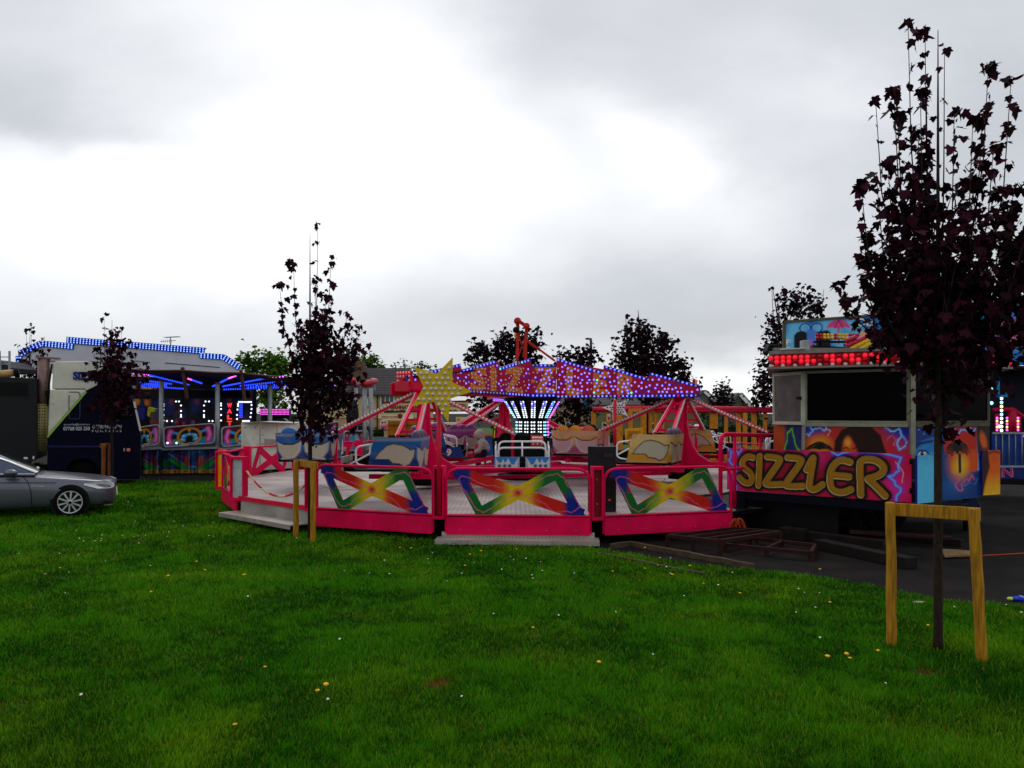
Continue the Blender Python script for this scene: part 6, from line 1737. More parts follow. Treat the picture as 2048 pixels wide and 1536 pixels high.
# ================================================================== LORRY
yaw = R(24); tx = Vector((math.cos(yaw), math.sin(yaw), 0)); ty = Vector((-math.sin(yaw), math.cos(yaw), 0))
F0 = Vector((-11.76, 25.3, 0))
def TP(px, py): return PL(px, py, F0, tx)
lorry = thing('lorry', 'white and navy lorry cab coupled to a dark grey generator box', 'lorry', F0 - tx * 1.5)
CABW = mat('cab_white', S(206, 204, 188), .4, var=.1, scale=2, coat=.1, dirt=.25); CABN = mat('cab_navy', S(6, 8, 30), .5, var=.2, coat=.0, spec=.06)
def side(pts, m, thick=2.4, lift=0.0, name='cab', bev=.05, parent=None):
    mb = MB(); mb.prism([TP(*p) - ty * lift for p in pts], ty * thick); o = mb.build(name, m, parent or lorry); shell(o, bev, 3); return o
cab = side([(95, 872), (99, 779), (172, 779), (172, 783)], CABW, name='cab')
side([(104, 778), (106, 730), (110, 722), (172, 722), (214, 731), (232, 752), (172, 782), (170, 778)], CABW, name='roof_fairing', bev=.07)
side([(94, 940), (95, 876), (172, 786), (235, 752), (262, 790), (272, 830), (281, 863), (280, 945), (279, 958), (204, 958), (198, 940), (190, 928), (176, 920), (160, 919), (146, 923), (137, 932), (133, 946), (128, 948)], CABN, name='cab_front', bev=.04)
mb = MB(); a, b = TP(95, 874) - ty * .02, TP(172, 784) - ty * .02; mb.bar(a, b, .02, .05); mb.build('lime_stripe', mat('lime_edge', S(150, 190, 70), .4), lorry)
mb = MB(); mb.prism([TP(266, 803) - ty * .02, TP(270, 803) - ty * .02, TP(283, 862) - ty * .02, TP(279, 862) - ty * .02], ty * .3); mb.build('pillar_trim', CABW, lorry)
mb = MB(); mb.prism([TP(214, 800) - ty * .012, TP(256, 797) - ty * .012, TP(264, 836) - ty * .012, TP(214, 842) - ty * .012], ty * .02); mb.build('side_window', GLASSD, lorry)
mb = MB()
q = [(138, 784), (160, 784), (160, 800), (160, 838), (138, 838)]
mb.tube(rtube([TP(138, 784) - ty * .008, TP(160, 784) - ty * .008, TP(160, 838) - ty * .008, TP(138, 838) - ty * .008, TP(138, 790) - ty * .008], 4, .08), .012, 5); mb.build('hatch_rim', mat('hatch_grey', S(60, 66, 90), .5), lorry)
mb = MB(); mb.bar(TP(94, 893) - ty * .01, TP(205, 893) - ty * .01, .03, .05); mb.build('side_crease', mat('navy_crease', S(20, 26, 80), .4), lorry)
def twrite(st, px, py, w_px, h_px, m, name='lettering', bold=.02):
    mb = MB(); o = TP(px, py); e = TP(px + w_px, py); hgt = (o.z - TP(px, py + h_px).z)
    text_on(mb, st, o - ty * .03, tx, up, (e - o).length, hgt, 0, bold, lift=-ty * .012); mb.build(name, m, lorry)
twrite('SIZZLER', 146, 760, 76, 17, mat('letter_blue', S(24, 40, 110), .4), bold=.06)
GREYT = mat('letter_grey', S(190, 195, 205), .4)
twrite('07768 025 250', 127, 861, 53, 7.5, GREYT); twrite('gavinstirling@hotmail.com', 128, 851.5, 52, 4.5, GREYT, bold=.0)
twrite('G STIRLING & SON', 185, 857, 58, 7, GREYT, bold=0.0); twrite('F U N F A I R S', 184, 864.5, 59, 4.6, GREYT, bold=0.0)
twrite('f', 247, 903, 3, 7, GREYT)
mb = MB(); p = TP(257, 900) - ty * .03; mb.cyl(p, p - ty * .02, .06, 12); mb.build('round_sticker', mat('sticker_coral', S(230, 120, 110), .5), lorry)
for (px, name) in ((166, 'wheel'),):
    for yy_ in (0.1, 2.0):
        mb = MB(); c = TP(px, 940); c.z = .5; c = c + ty * yy_; n = 28
        prof = [(0, .06), (.26, .04), (.30, .1), (.47, .09), (.5, .13), (.5, .38), (0, .38)]
        vs = [c + (tx * math.cos(2 * math.pi * k / n) + up * math.sin(2 * math.pi * k / n)) * r_ + ty * o_ for r_, o_ in prof for k in range(n)]
        mb.add(vs, [(i * n + k, i * n + (k + 1) % n, (i + 1) * n + (k + 1) % n, (i + 1) * n + k) for i in range(6) for k in range(n)], 0, True); mb.build('wheel', RUBBER, lorry)
mb = MB(); mb.bar(TP(60, 940) + ty * .9, TP(270, 945) + ty * .9, .8, .3); mb.bar(TP(-60, 955) + ty * .9, TP(100, 942) + ty * .9, .8, .3); mb.build('chassis', BLACK, lorry)
GENM = mat('generator_grey', S(19, 22, 24), .5, var=.15, scale=2)
gen = side([(-260, 1040), (-260, 741), (75, 757), (75, 918), (68, 921)], GENM, 2.4, .05, 'generator_box', .02)
mb = MB()
for i in range(7):
    z0 = 766 + i * 4
    mb.bar(TP(1, z0) - ty * .07, TP(57, z0 + .8) - ty * .07, .02, .03)
mb.build('louvre', BLACK, gen)
mb = MB(); mb.prism([TP(48, 914) - ty * .06, TP(56, 914) - ty * .06, TP(56, 918) - ty * .06, TP(48, 918) - ty * .06], ty * .01); mb.prism([TP(66, 912) - ty * .06, TP(69, 912) - ty * .06, TP(69, 918) - ty * .06, TP(66, 918) - ty * .06], ty * .01); mb.build('marker_plate', WHITE, lorry)
mb = MB(); a, b = TP(86, 808) + ty * .2, TP(86, 718) + ty * .2; mb.cyl(a, b, .17, 16); mb.bar(b - tx * .2 + up * .06, b + tx * .45 + up * .03, .3, .05); mb.build('exhaust_stack', mat('exhaust_pink', S(132, 104, 100), .4, .4, var=.2), lorry)
mb = MB(); a, b = TP(84, 902) + ty * .1, TP(85, 808) + ty * .1; mb.cyl(a, b, .17, 16)
for i in range(16):
    for j in range(3): p = a.lerp(b, (i + .5) / 16) - ty * .165 + tx * (-.07 + .07 * j); mb.dome(p, -ty, .022, 1, 6, .3)
mb.build('heat_shield', [mat('perforated_metal', S(120, 112, 70), .5, .4), BLACK], lorry)
mb = MB(); mb.tube([TP(94, 812), TP(98, 770), TP(104, 728)], .03, 6); mb.bar(TP(90, 784), TP(98, 783), .05, .06); mb.bar(TP(90, 790), TP(98, 789), .05, .06); mb.build('rear_bracket', BLACK, lorry)
mb = MB(); mb.cyl(TP(-60, 752) + ty * .2, TP(31, 745) + ty * .2, .11, 12); mb.cyl(TP(27, 745.5) + ty * .2, TP(36, 744.5) + ty * .2, .15, 12, 1); o = mb.build('steel_pipe', [mat('pipe_buff', S(178, 140, 92), .5, var=.2), BLACK], org=TP(0, 750)); tag(o, 'buff steel pipe with a black end lying on the generator box', 'pipe')
# ladder and roof corner past the generator
ldr = thing('ladder', 'short steel ladder standing up behind the generator box', 'ladder', P(8, 745, 26.5))
mb = MB()
for px in (1, 19): mb.bar(P(px, 760, 26.5), P(px - 2 + (0 if px < 5 else 2), 702, 26.5), .05, .05)
for py in (714, 728): mb.bar(P(1, py, 26.5), P(19, py, 26.5), .03, .03)
mb.build('frame', GALV, ldr)
mb = MB(); mb.prism([P(-40, 716, 27), P(0, 722, 27), P(24, 736, 27), P(22, 745, 27), P(-40, 745, 27)], (0, 1.5, 0)); o = mb.build('canvas_cover', mat('cover_dark', S(44, 44, 54), .7), org=P(0, 745, 27)); tag(o, 'dark sloping cover on top of the generator trailer', 'cover')

# ================================================================== WALTZER
wal = thing('waltzer_ride', 'waltzer ride with white rounding board, blue lamp bars and airbrushed handrails', 'fairground ride', (-12, 33, 0))
WB = mat('waltzer_white', S(198, 198, 206), .5, var=.08, scale=1)
Yb = 35.0
def bp(px, py): return P(px, py, Yb)
outl = [(36, 745), (36, 706), (84, 683), (140, 686), (150, 692), (132, 674), (412, 696), (400, 706), (447, 709), (480, 732), (482, 760)]
mb = MB(); mb.prism([bp(*p) for p in outl], (0, .12, 0)); wb = mb.build('rounding_board', WB, wal)
mb = MB()
for (a, b) in (((100, 722), (205, 724)), ((270, 722), (300, 725)), ((330, 726), (440, 735))): mb.bar(bp(*a) - Vector((0, .01, 0)), bp(*b) - Vector((0, .01, 0)), .01, .035)
mb.build('board_seam', mat('seam_dark', S(60, 60, 70), .6), wb)
def led_strip(a, b, wpx, rows, pitch, Y, parent, n=(0, -1, 0), m=(BLUEB, LED_C), size=.035, name='lamp_border'):
    a = Vector(a); b = Vector(b); d = (b - a); Ln = d.length; d.normalize(); nn = Vector(n); s_ = d.cross(nn).normalized()
    hw = wpx * Y / FX / 2
    mb = MB(); mb.prism([a - s_ * hw, b - s_ * hw, b + s_ * hw, a + s_ * hw], nn * .05, 0)
    k = int(Ln / pitch)
    for i in range(k):
        for j in range(rows):
            mb.dome(a + d * ((i + .5) * Ln / k) + s_ * hw * (-1 + (2 * j + 1) / rows) * .92 + nn * .052, nn, size, 1, 5, .8)
    return mb.build(name, list(m), parent)
LEDBL = emis('blue_white_led', (.2, .36, 1.0), 1.6); BLUED = mat('blue_lamp_board', S(8, 20, 150), .4)
for (a, b, wp) in (((40, 708), (84, 687), 13), ((84, 687), (148, 693), 12), ((134, 680), (410, 702), 13), ((400, 711), (447, 714), 11), ((447, 714), (480, 735), 12), ((39, 712), (39, 740), 12)):
    led_strip(bp(*a) - Vector((0, .01, 0)), bp(*b) - Vector((0, .01, 0)), wp, 3, .135, Yb, wb, m=(BLUED, LEDBL), size=.036)
# canopy: dark sheets running from the eaves rail back to the middle
Ye = 29.0
ev = [(235, 738, 29.4), (365, 741, 29.0), (482, 746, 29.6), (600, 756, 31.5), (742, 768, 34.5)]
mb = MB(); ctr = Vector((-14.5, 37.5, 3.78)); ctl = Vector((-14.5, 37.5, 3.62))
E_ = [P(*e) for e in ev]
mb.add(E_ + [ctr], [(i, i + 1, len(E_)) for i in range(len(E_) - 1)], 0)
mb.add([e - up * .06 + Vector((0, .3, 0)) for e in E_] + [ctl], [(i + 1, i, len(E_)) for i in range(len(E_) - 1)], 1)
for a, b in zip(E_[:-1], E_[1:]):
    nseg = 10; vs = []
    for i in range(nseg + 1):
        t = i / nseg; p = a.lerp(b, t) - up * (.16 * 4 * t * (1 - t)) * .6; vs += [p + up * .02, p - up * (.07)]
    mb.add(vs, [(2 * i, 2 * i + 1, 2 * i + 3, 2 * i + 2) for i in range(nseg)], 1)
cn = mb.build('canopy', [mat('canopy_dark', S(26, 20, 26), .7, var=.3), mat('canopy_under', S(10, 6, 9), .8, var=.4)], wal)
mb = MB()
for a, b in zip(E_[:-1], E_[1:]): mb.tube([a, a.lerp(b, .5) - up * .03, b], .035, 6)
for e in E_[1:-1]: mb.bar(e + up * .12, e - up * 1.0 + Vector((0, .4, 0)), .1, .1)
mb.build('eaves_rail', mat('eaves_rust', S(92, 58, 52), .6, var=.3), cn)
# lamp bars beneath the canopy
for (a, b, Y0, Y1, wp, m_) in (((262, 745), (300, 751), 29.8, 31, 3, LED_M), ((300, 750), (380, 770), 31, 34, 3.5, LED_BD), ((376, 757), (385, 760), 31, 31.5, 3, LED_M), ((384, 760), (405, 767), 31.5, 33, 3, LED_BD), ((426, 773), (458, 757), 34, 31.5, 3, LED_BD), ((458, 757), (474, 751), 31.5, 30.4, 3, LED_M), ((446, 773), (530, 757), 34, 31, 3.5, LED_BD), ((530, 756), (570, 753), 31, 30.8, 3, LED_M), ((291, 761), (345, 768), 31, 33, 4, LED_BD), ((280, 767), (335, 771), 31, 33, 6, LED_BD), ((282, 772), (376, 778), 31, 34, 3.5, LED_BD), ((480, 772), (566, 763), 33, 31.5, 4, LED_BD), ((495, 776), (590, 768), 33, 32, 6, LED_BD), ((447, 779), (560, 775), 34, 32.5, 4, LED_BD), ((560, 775), (600, 776), 32.5, 33, 3, LED_V), ((600, 770), (720, 767), 32.5, 34, 8, LED_V)):
    led_strip(P(*a, Y0), P(*b, Y1), wp, max(1, int(wp / 2.6)), .13, 31, cn, m=(BLUED, m_), size=.04, name='lamp_bar')
# masts round the front
for (px, Y, top_, bot) in ((323, 29.6, 763, 0), (435, 29.7, 768, 0), (540, 31.0, 772, 0), (712, 33, 775, 0), (729, 32.0, 775, 0), (742, 33.2, 775, 0)):
    mb = MB(); p = P(px, top_, Y); mb.cyl((p.x, Y, 0), p, .085, 12); mb.cyl(p, p + up * .06, .095, 10, 1); mb.build('mast', [GALV, mat('mast_cap', S(120, 60, 50), .5)], wal)
mb = MB(); mb.bar(P(722, 760, 32), P(748, 760, 32), .06, .06); mb.bar(P(748, 760, 32), P(750, 780, 32), .05, .05); mb.bar(P(722, 760, 32), P(721, 776, 32), .05, .05); mb.build('mast_bracket', GALV, wal)
# tiered base and handrail panels
def rail_art(A):
    W, H = A.X.max(), A.Y.max()
    A.mix(fbm(A.X * 3, A.Y * 4, 6) * .6, S(20, 30, 90)); A.mix((A.Y - H * .8) / (H * .08), S(120, 10, 24)); A.line([(0, H * .12), (W * .3, H * .22), (W * .35, H * .1)], .1, S(20, 130, 190), .06); A.line([(W * .65, H * .1), (W, H * .22)], .1, S(20, 130, 190), .06)
    for sg in (-1, 1):
        x = W / 2 + sg * W * .37; A.line([(x, H * .2), (x + sg * W * .04, H * .45), (x, H * .78)], .16, S(190, 40, 130), .06); A.line([(x, H * .2), (x + sg * W * .04, H * .45), (x, H * .78)], .05, S(240, 120, 190), .05)
        A.line([(W / 2 + sg * W * .2, H * .6), (W / 2 + sg * W * .32, H * .72)], .06, S(60, 150, 220), .03); A.line([(W / 2 + sg * W * .2, H * .25), (W / 2 + sg * W * .3, H * .32)], .05, S(30, 150, 60), .03)
    A.ring(W / 2, H * .45, W * .22, H * .42, .14, S(196, 128, 16)); A.ell(W / 2, H * .4, W * .19, H * .36, S(12, 16, 30), .15)
    for (dx, dy, rx, ry, ro) in ((-.1, .48, .09, .13, .5), (.1, .48, .09, .13, -.5), (-.12, .3, .07, .12, -.4), (.12, .3, .07, .12, .4), (0, .56, .06, .1, 0)): A.ell(W * (.5 + dx), H * dy, W * rx, H * ry, S(90, 180, 226), .6, rot=ro); A.ell(W * (.5 + dx * 1.2), H * (dy + .03), W * rx * .45, H * ry * .4, S(200, 230, 240), .8, rot=ro)
    A.ell(W / 2, H * .76, W * .035, H * .09, S(220, 150, 40), .4)
    for i in range(9): A.ell(W * (.36 + .035 * i), H * (.09 + .006 * i), .018, .02, S(236, 230, 210), .4)
def skirt_art(A):
    W, H = A.X.max(), A.Y.max()
    A.mix(fbm(A.X * 2, A.Y * 2, 4), S(30, 50, 140)); A.mix(np.clip(fbm(A.X * 3, A.Y * 3, 14) - .5, 0, 1) * 2.4, S(200, 40, 120)); A.mix(np.clip(fbm(A.X * 3 + 7, A.Y * 3, 24) - .5, 0, 1) * 2.4, S(40, 150, 220))
    for x0 in np.arange(-.0, W + 2, 2.05):
        x = x0 + .12
        for sg in (-1, 1):
            A.line([(x + sg * .12, H * .86), (x + sg * .95, H * .18)], .03, S(140, 140, 140), .02)
            A.poly([(x + sg * .1, H * .6), (x + sg * .18, H * .66), (x + sg * .98, H * .14), (x + sg * .55, H * .2)], S(30, 190, 50), .04)
            A.line([(x + sg * .85, H * .35), (x + sg * .75, H * .5), (x + sg * .8, H * .66)], .08, S(214, 80, 20), .06)
        A.poly([(x - .3, H * .28), (x, H * .62), (x + .3, H * .28)], S(16, 120, 40), .03)
        A.line([(x - .9, H * .08), (x + .95, H * .08)], .1, S(220, 170, 70), .05)
        for k in range(5): A.ell(x - .7 + k * .35, H * .08, .08, .05, S(200, 50, 20), .5)
        A.ell(x + 1.02, H * .36, .24, .3, S(20, 100, 180), .8); A.ell(x + 1.2, H * .45, .14, .12, S(226, 80, 140), .8); A.ell(x + 1.0, H * .28, .22, .06, S(120, 200, 240), .8)
base = [(255, 955, 29.0), (323, 953, 29.35), (436, 948, 29.6), (545, 940, 31.2), (735, 925, 36)]
Bp = [P(b[0], 900, b[2]) for b in base]
for q in Bp: q.z = 0
rails = [((262, 862, 276, 907), (314, 862, 907)), ]
k = 0
for a, b in zip(Bp[:-1], Bp[1:]):
    U, N_, L_ = face(a, b)
    PT, Cc = art_grid(a + up * .06, U, up, L_, .86, int(L_ * 36), 36, skirt_art, S(24, 16, 60)); mb = MB(); mb.grid(PT, Cc); mb.prism([a + up * .06, b + up * .06, b + up * .92, a + up * .92], -N_ * .08, 1); mb.build('skirt_board', [PAINT, BLACK], wal)
    mb = MB(); mb.bar(a + up * .95, b + up * 1.0, .08, .08); mb.build('step_edge', GALV, wal)
    n = max(1, round(L_ / 2.0))
    for i in range(n):
        p0, p1 = a.lerp(b, (i + .05) / n), a.lerp(b, (i + .95) / n); W = (p1 - p0).length; dz = .16
        U2 = (p1 - p0).normalized(); up2 = up
        z0 = 1.0 + (.02 if k else -.02)
        Us = (U2 + up * (dz / W)).normalized()
        mb = MB(); Hh = .72
        PT, Cc = art_grid(p0 + up * z0 + N_ * .06, Us, up, W, Hh, 90, 40, rail_art, S(16, 14, 36)); mb.grid(PT, Cc, 0)
        o = mb.build('handrail_panel', PAINT, wal)
        mb = MB(); c = [p0 + up * z0, p0 + up * (z0 + Hh), p0 + Us * W + up * (z0 + Hh), p0 + Us * W + up * z0]
        c = [q + N_ * .07 for q in c]; mid = (c[0] + c[3]) / 2
        mb.tube(rtube([mid] + [c[0], c[1], c[2], c[3]] + [mid], 5, .14), .035, 7); mb.build('rail_frame', GALV, o); k += 1
mb = MB(); plt = [q + up * .9 + Vector((0, .1, 0)) for q in Bp] + [Vector((-6.5, 44, .9)), Vector((-22, 44, .9)), Vector((-21, 33, .9))]; mb.prism(plt, up * .06); mb.build('platform', mat('waltzer_deck', S(40, 36, 40), .7), wal)
# dark back scenery with lamp frames
mb = MB(); mb.prism([P(262, 778, 35), P(500, 782, 35), P(500, 796, 35), P(262, 798, 35)], (0, .1, 0)); mb.prism([P(240, 752, 37.7), P(512, 752, 37.7), P(512, 905, 37.7), P(240, 905, 37.7)], (0, .1, 0)); bk = mb.build('back_scenery', mat('scenery_black', S(12, 9, 14), .8), wal)
mb = MB()
for (pts) in ([(327, 808), (327, 812), (327, 819), (327, 830), (327, 841), (334, 842), (344, 842)], [(352, 803), (358, 803)], [(362, 811), (362, 822), (362, 830), (362, 834)], [(408, 811), (408, 822), (408, 830), (408, 834)], [(411, 803), (418, 803)], [(418, 842), (425, 842)], [(442, 807), (442, 811), (442, 818), (442, 830), (442, 841)],
              [(478 + 4 * i, 804) for i in range(7)], [(476, 808), (476, 812), (475, 819), (474, 830), (474, 838)], [(486 + 4 * i, 842) for i in range(4)], [(503, 810), (503, 818), (502, 826), (501, 834)], [(353, 886), (335, 886)]):
    for (px, py) in pts: mb.dome(P(px, py, 36.3 if py < 880 else 29.3), (0, -1, 0), .042, 0, 7, .8)
ob = mb.build('frame_lamps', LED_W, bk)
mb = MB()
for i, ch_ in enumerate('WALTZER'):
    y = 815 + i * 11.9; text_on(mb, ch_, P(454.5, y, 36.2), (1, 0, 0), up, .22, .2, 0, .05, lift=(0, -.02, 0))
mb.build('red_lettering', emis('red_neon', (1, .03, .03), 1.3), bk)
def wall_art(A):
    A.mix(np.clip(fbm(A.X * 1.1, A.Y * 1.3, 31) - .5, 0, 1) * 3, S(60, 24, 90)); A.mix(np.clip(fbm(A.X * 1.3 + 9, A.Y * 1.2, 41) - .52, 0, 1) * 3, S(20, 60, 130)); A.mix(np.clip(fbm(A.X * 1.6 + 3, A.Y * 1.6, 51) - .56, 0, 1) * 4, S(120, 60, 20))
    for x in (.9, 2.1, 3.6, 4.9): A.ell(x, 1.3, .3, .5, S(26, 40, 110), .6); A.ell(x + .1, 1.5, .14, .2, S(130, 60, 60), .6)
PT, Cc = art_grid(P(300, 868, 37.3), (1, 0, 0), up, 4.8, 2.1, 90, 44, wall_art, S(14, 10, 22)); mb = MB(); mb.grid(PT, Cc); mb.build('painted_scenery', PAINT, wal)
mb = MB()
for j in range(9): mb.bar(P(478, 809 + j * 3.2, 36.2), P(485, 808.5 + j * 3.2, 36.2), .02, .035)
mb.build('blue_lamps', LED_BD, wal)
def hand_art(A):
    W, H = A.X.max(), A.Y.max(); A.mix(fbm(A.X, A.Y * 2, 3), S(16, 50, 120)); A.ell(W * .62, H * .35, W * .16, H * .45, S(206, 90, 30), .4, rot=.2); A.ell(W * .6, H * .2, W * .1, H * .2, S(240, 140, 50), .7)
    for i in range(4): A.line([(W * (.55 + .05 * i), H * .6), (W * (.48 + .09 * i), H * .98)], .09, S(226, 130, 60), .05)
    A.ell(W * .22, H * .25, W * .16, H * .25, S(214, 130, 50), .5); A.ell(W * .24, H * .5, W * .1, H * .1, S(20, 90, 160), .5); A.mix((A.Y > H * .86) * fbm(A.X * 4, A.Y * 4, 5), S(240, 200, 160)); A.ell(W * .9, H * .9, W * .08, H * .1, S(190, 40, 60), .5)
PT, Cc = art_grid(P(262, 813, 35.6), (1, 0, 0), up, 1.15, .92, 50, 40, hand_art, S(10, 24, 60)); mb = MB(); mb.grid(PT, Cc); mb.build('painted_scenery', PAINT, wal)
mb = MB(); mb.prism([P(275, 815, 34), P(290, 815, 34), P(289, 838, 34), P(277, 838, 34)], (0, .3, 0), 0); mb.prism([P(296, 814, 34), P(310, 818, 34), P(308, 824, 34), P(302, 824, 34), P(298, 834, 34), P(294, 830, 34)], (0, .3, 0), 1); mb.build('hanging_cloth', [mat('cloth_blue', S(30, 30, 120), .8), mat('cloth_yellow', S(170, 176, 30), .8)], wal)
for (px, py, c) in ((362, 846, S(70, 30, 70)), (556, 850, S(40, 40, 60))):
    mb = MB(); p = P(px, py, 33.5); pts = [p + Vector((-.42, 0, -.3)), p + Vector((.44, 0, -.3)), p + Vector((.4, 0, .1)), p + Vector((.22, 0, .28)), p + Vector((-.2, 0, .2)), p + Vector((-.4, 0, .0))]
    mb.prism(pts, (0, .5, 0)); mb.ball(p + Vector((-.12, -.03, .0)), .11, 1, 9, 6); mb.ball(p + Vector((.16, -.03, -.05)), .1, 1, 9, 6); o = mb.build('waltzer_car', [mat('waltzer_car_paint', c, .4, var=.5), mat('seat_red', S(170, 40, 50), .5)], wal); shell(o, .05)
# right-hand end panel with blue painted figures, seen past the staked maple
a, b = P(688, 870, 31.6), P(735, 870, 32.4); a.z = b.z = 0; U, N_, L_ = face(a, b)
def fig_art(A):
    W, H = A.X.max(), A.Y.max(); A.mix(fbm(A.X * 5, A.Y * 4, 8), S(70, 20, 60))
    for (x, c) in ((.3, S(60, 150, 190)), (.52, S(110, 190, 220)), (.75, S(190, 60, 110)), (.12, S(170, 40, 120))): A.line([(W * x, H * .12), (W * (x + .04), H * .5), (W * x, H * .74)], .13, c, .08); A.ell(W * x, H * .82, .05, .06, S(214, 140, 70), .4)
    A.mix((H * .12 - A.Y) / .06, S(30, 90, 190))
z0_, z1_ = P(0, 901, 32).z, P(0, 864, 32).z
PT, Cc = art_grid(a + up * z0_, U, up, L_, z1_ - z0_, 40, 36, fig_art, S(20, 20, 44)); mb = MB(); mb.grid(PT, Cc); ep = mb.build('handrail_panel', PAINT, wal)
mb = MB(); mb.tube(rtube([a + up * z0_, a + up * (z1_ + .03), b + up * (z1_ + .03), b + up * z0_, a + up * z0_], 4, .1), .04, 7); mb.build('rail_frame', GALV, ep)
mb = MB(); mb.prism([P(676, 864, 33), P(690, 850, 33), P(735, 852, 33), P(738, 864, 33), P(700, 872, 33)], (0, .2, 0)); mb.build('fabric_hood', mat('hood_navy', S(34, 28, 60), .6, var=.5), wal)
mb = MB(); mb.ball(P(705, 832, 31.8), .3, 0, 12, 9, sx=.85, sy=.6, sz=2.3); o = mb.build('punch_bag', mat('bag_black', S(18, 16, 20), .5), org=P(705, 832, 31.8)); tag(o, 'black hanging bag between the pale masts left of the yellow star', 'hanging bag')
mb = MB(); mb.cyl(P(705, 800, 31.8), P(705, 775, 31.8), .015, 5); mb.build('strap', BLACK, o)
mb = MB()
for i in range(5): mb.ball(P(703 + i * 11, 762 + (i % 2) * 5, 31.9), .17 - .02 * (i % 3), i % 3, 9, 6, sx=1.3, sz=.8)
mb.build('lamp_ornament', [mat('ornament_red', S(180, 40, 50), .4), mat('ornament_pink', S(200, 110, 120), .4), BLACK], wal)

# white steel cabinet behind the platform
cb = thing('steel_cabinet', 'off-white steel cabinet with riveted panels standing behind the pink cross railing', 'cabinet', P(540, 900, 27) * 1.0)
def cbp(px, py, dy=0): return P(px, py, 26.6 + dy)
mb = MB(); mb.prism([cbp(482, 845), cbp(520, 843, -.2), cbp(602, 846, .9), cbp(602, 936, .9), cbp(520, 940, -.2), cbp(482, 938)], (0, 1.4, 0)); shell(mb.build('casing', CREAM, cb), .02)
mb = MB(); mb.bar(cbp(520, 845, -.22), cbp(520, 938, -.22), .03, .03); mb.bar(cbp(554, 846, .24), cbp(554, 938, .24), .02, .02); mb.build('panel_seam', mat('seam_cream', S(150, 146, 132), .6), cb)
mb = MB(); mb.prism([cbp(529, 878, -.1), cbp(560, 879, .3), cbp(560, 892, .3), cbp(529, 892, -.1)], (0, -.02, 0)); mb.build('vent', mat('vent_grey', S(160, 148, 142), .6), cb)
mb = MB()
for (px, py) in ((490, 855), (511, 855), (525, 856), (525, 870), (490, 890), (525, 888)): mb.dome(cbp(px, py, -.02 if px < 515 else -.16), (0, -1, 0), .022, 0, 6)
mb.build('rivet', BLACK, cb)
# pink-lit stall
stl = thing('lit_stall', 'stall with a pink glowing fascia under the green tree', 'stall', P(548, 870, 44))
mb = MB(); mb.prism([P(520, 830, 44), P(580, 830, 44), P(580, 817, 44), P(520, 817, 44)], (0, .3, 0), 0); mb.prism([P(522, 880, 44.4), P(578, 880, 44.4), P(578, 830, 44.4), P(522, 830, 44.4)], (0, 1.5, 0), 1); mb.build('stall_body', [mat('fascia_dark', S(60, 14, 50), .5), mat('stall_dark', S(24, 22, 26), .7)], stl)
mb = MB()
for j in range(4):
    for i in range(22): mb.dome(P(521.5 + i * 2.65, 819 + j * 3.2, 43.98), (0, -1, 0), .026, 0, 5)
ob = mb.build('pink_lamps', LED_M, stl); ob['kind'] = 'stuff'
# aerial on a mast
an = thing('tv_aerial', 'spindly television aerial sticking up behind the white rounding board', 'aerial', (P(341, 700, 40).x, 40, 0))
mb = MB(); p = P(341, 674, 40); mb.cyl((p.x, 40, 0), p, .03, 6); mb.bar(P(330, 675, 40), P(360, 673, 40), .03, .03); mb.bar(P(321, 683, 40), P(352, 681, 40), .03, .03)
for i in range(6): mb.bar(P(331 + i * 5, 675 - i * .3, 40) - Vector((0, .3, 0)), P(331 + i * 5, 675 - i * .3, 40) + Vector((0, .3, 0)), .015, .015); mb.bar(P(323 + i * 4, 679, 40), P(323 + i * 4, 686, 40), .012, .012)
mb.build('antenna', GALV, an)
# ================================================================== BACKGROUND
TILE = mat('roof_tile', S(74, 66, 70), .8, var=.2, scale=3)
def tilemat():
    m = TILE; t = NG(m.node_tree); b = m.node_tree.nodes['Principled BSDF']
    tcx = t.new('ShaderNodeTexCoord'); wv = t.new('ShaderNodeTexWave', wave_type='BANDS', bands_direction='Z', wave_profile='SAW'); wv.inputs['Scale'].default_value = 1.1; wv.inputs['Distortion'].default_value = .6
    t.link(tcx.outputs['Object'], wv.inputs['Vector']); src = b.inputs['Base Color'].links[0].from_socket
    mx = t.new('ShaderNodeMix', data_type='RGBA', blend_type='MULTIPLY'); mx.inputs[0].default_value = .75
    t.link(src, mx.inputs[6]); t.link(wv.outputs['Color'], mx.inputs[7]); t.link(mx.outputs[2], b.inputs['Base Color'])
tilemat()
REND = mat('cream_render', S(196, 174, 132), .85, var=.12, scale=1); RENDP = mat('peach_render', S(190, 150, 112), .85, var=.1, scale=1); RENDG = mat('green_grey_block', S(120, 116, 76), .85, var=.15, scale=1.5)
def block_lines(m):
    t = NG(m.node_tree); b = m.node_tree.nodes['Principled BSDF']
    tcx = t.new('ShaderNodeTexCoord'); mp = t.new('ShaderNodeMapping'); mp.inputs['Rotation'].default_value = (R(90), 0, 0)
    t.link(tcx.outputs['Object'], mp.inputs[0]); br = t.new('ShaderNodeTexBrick'); br.inputs['Scale'].default_value = 1.6; br.inputs['Color1'].default_value = (1, 1, 1, 1); br.inputs['Color2'].default_value = (.9, .9, .9, 1); br.inputs['Mortar'].default_value = (.6, .6, .6, 1)
    t.link(mp.outputs[0], br.inputs['Vector']); src = b.inputs['Base Color'].links[0].from_socket
    mx = t.new('ShaderNodeMix', data_type='RGBA', blend_type='MULTIPLY'); mx.inputs[0].default_value = .8
    t.link(src, mx.inputs[6]); t.link(br.outputs['Color'], mx.inputs[7]); t.link(mx.outputs[2], b.inputs['Base Color'])
block_lines(RENDG)
WGL = mat('house_glass', S(50, 60, 66), .1, spec=.7)
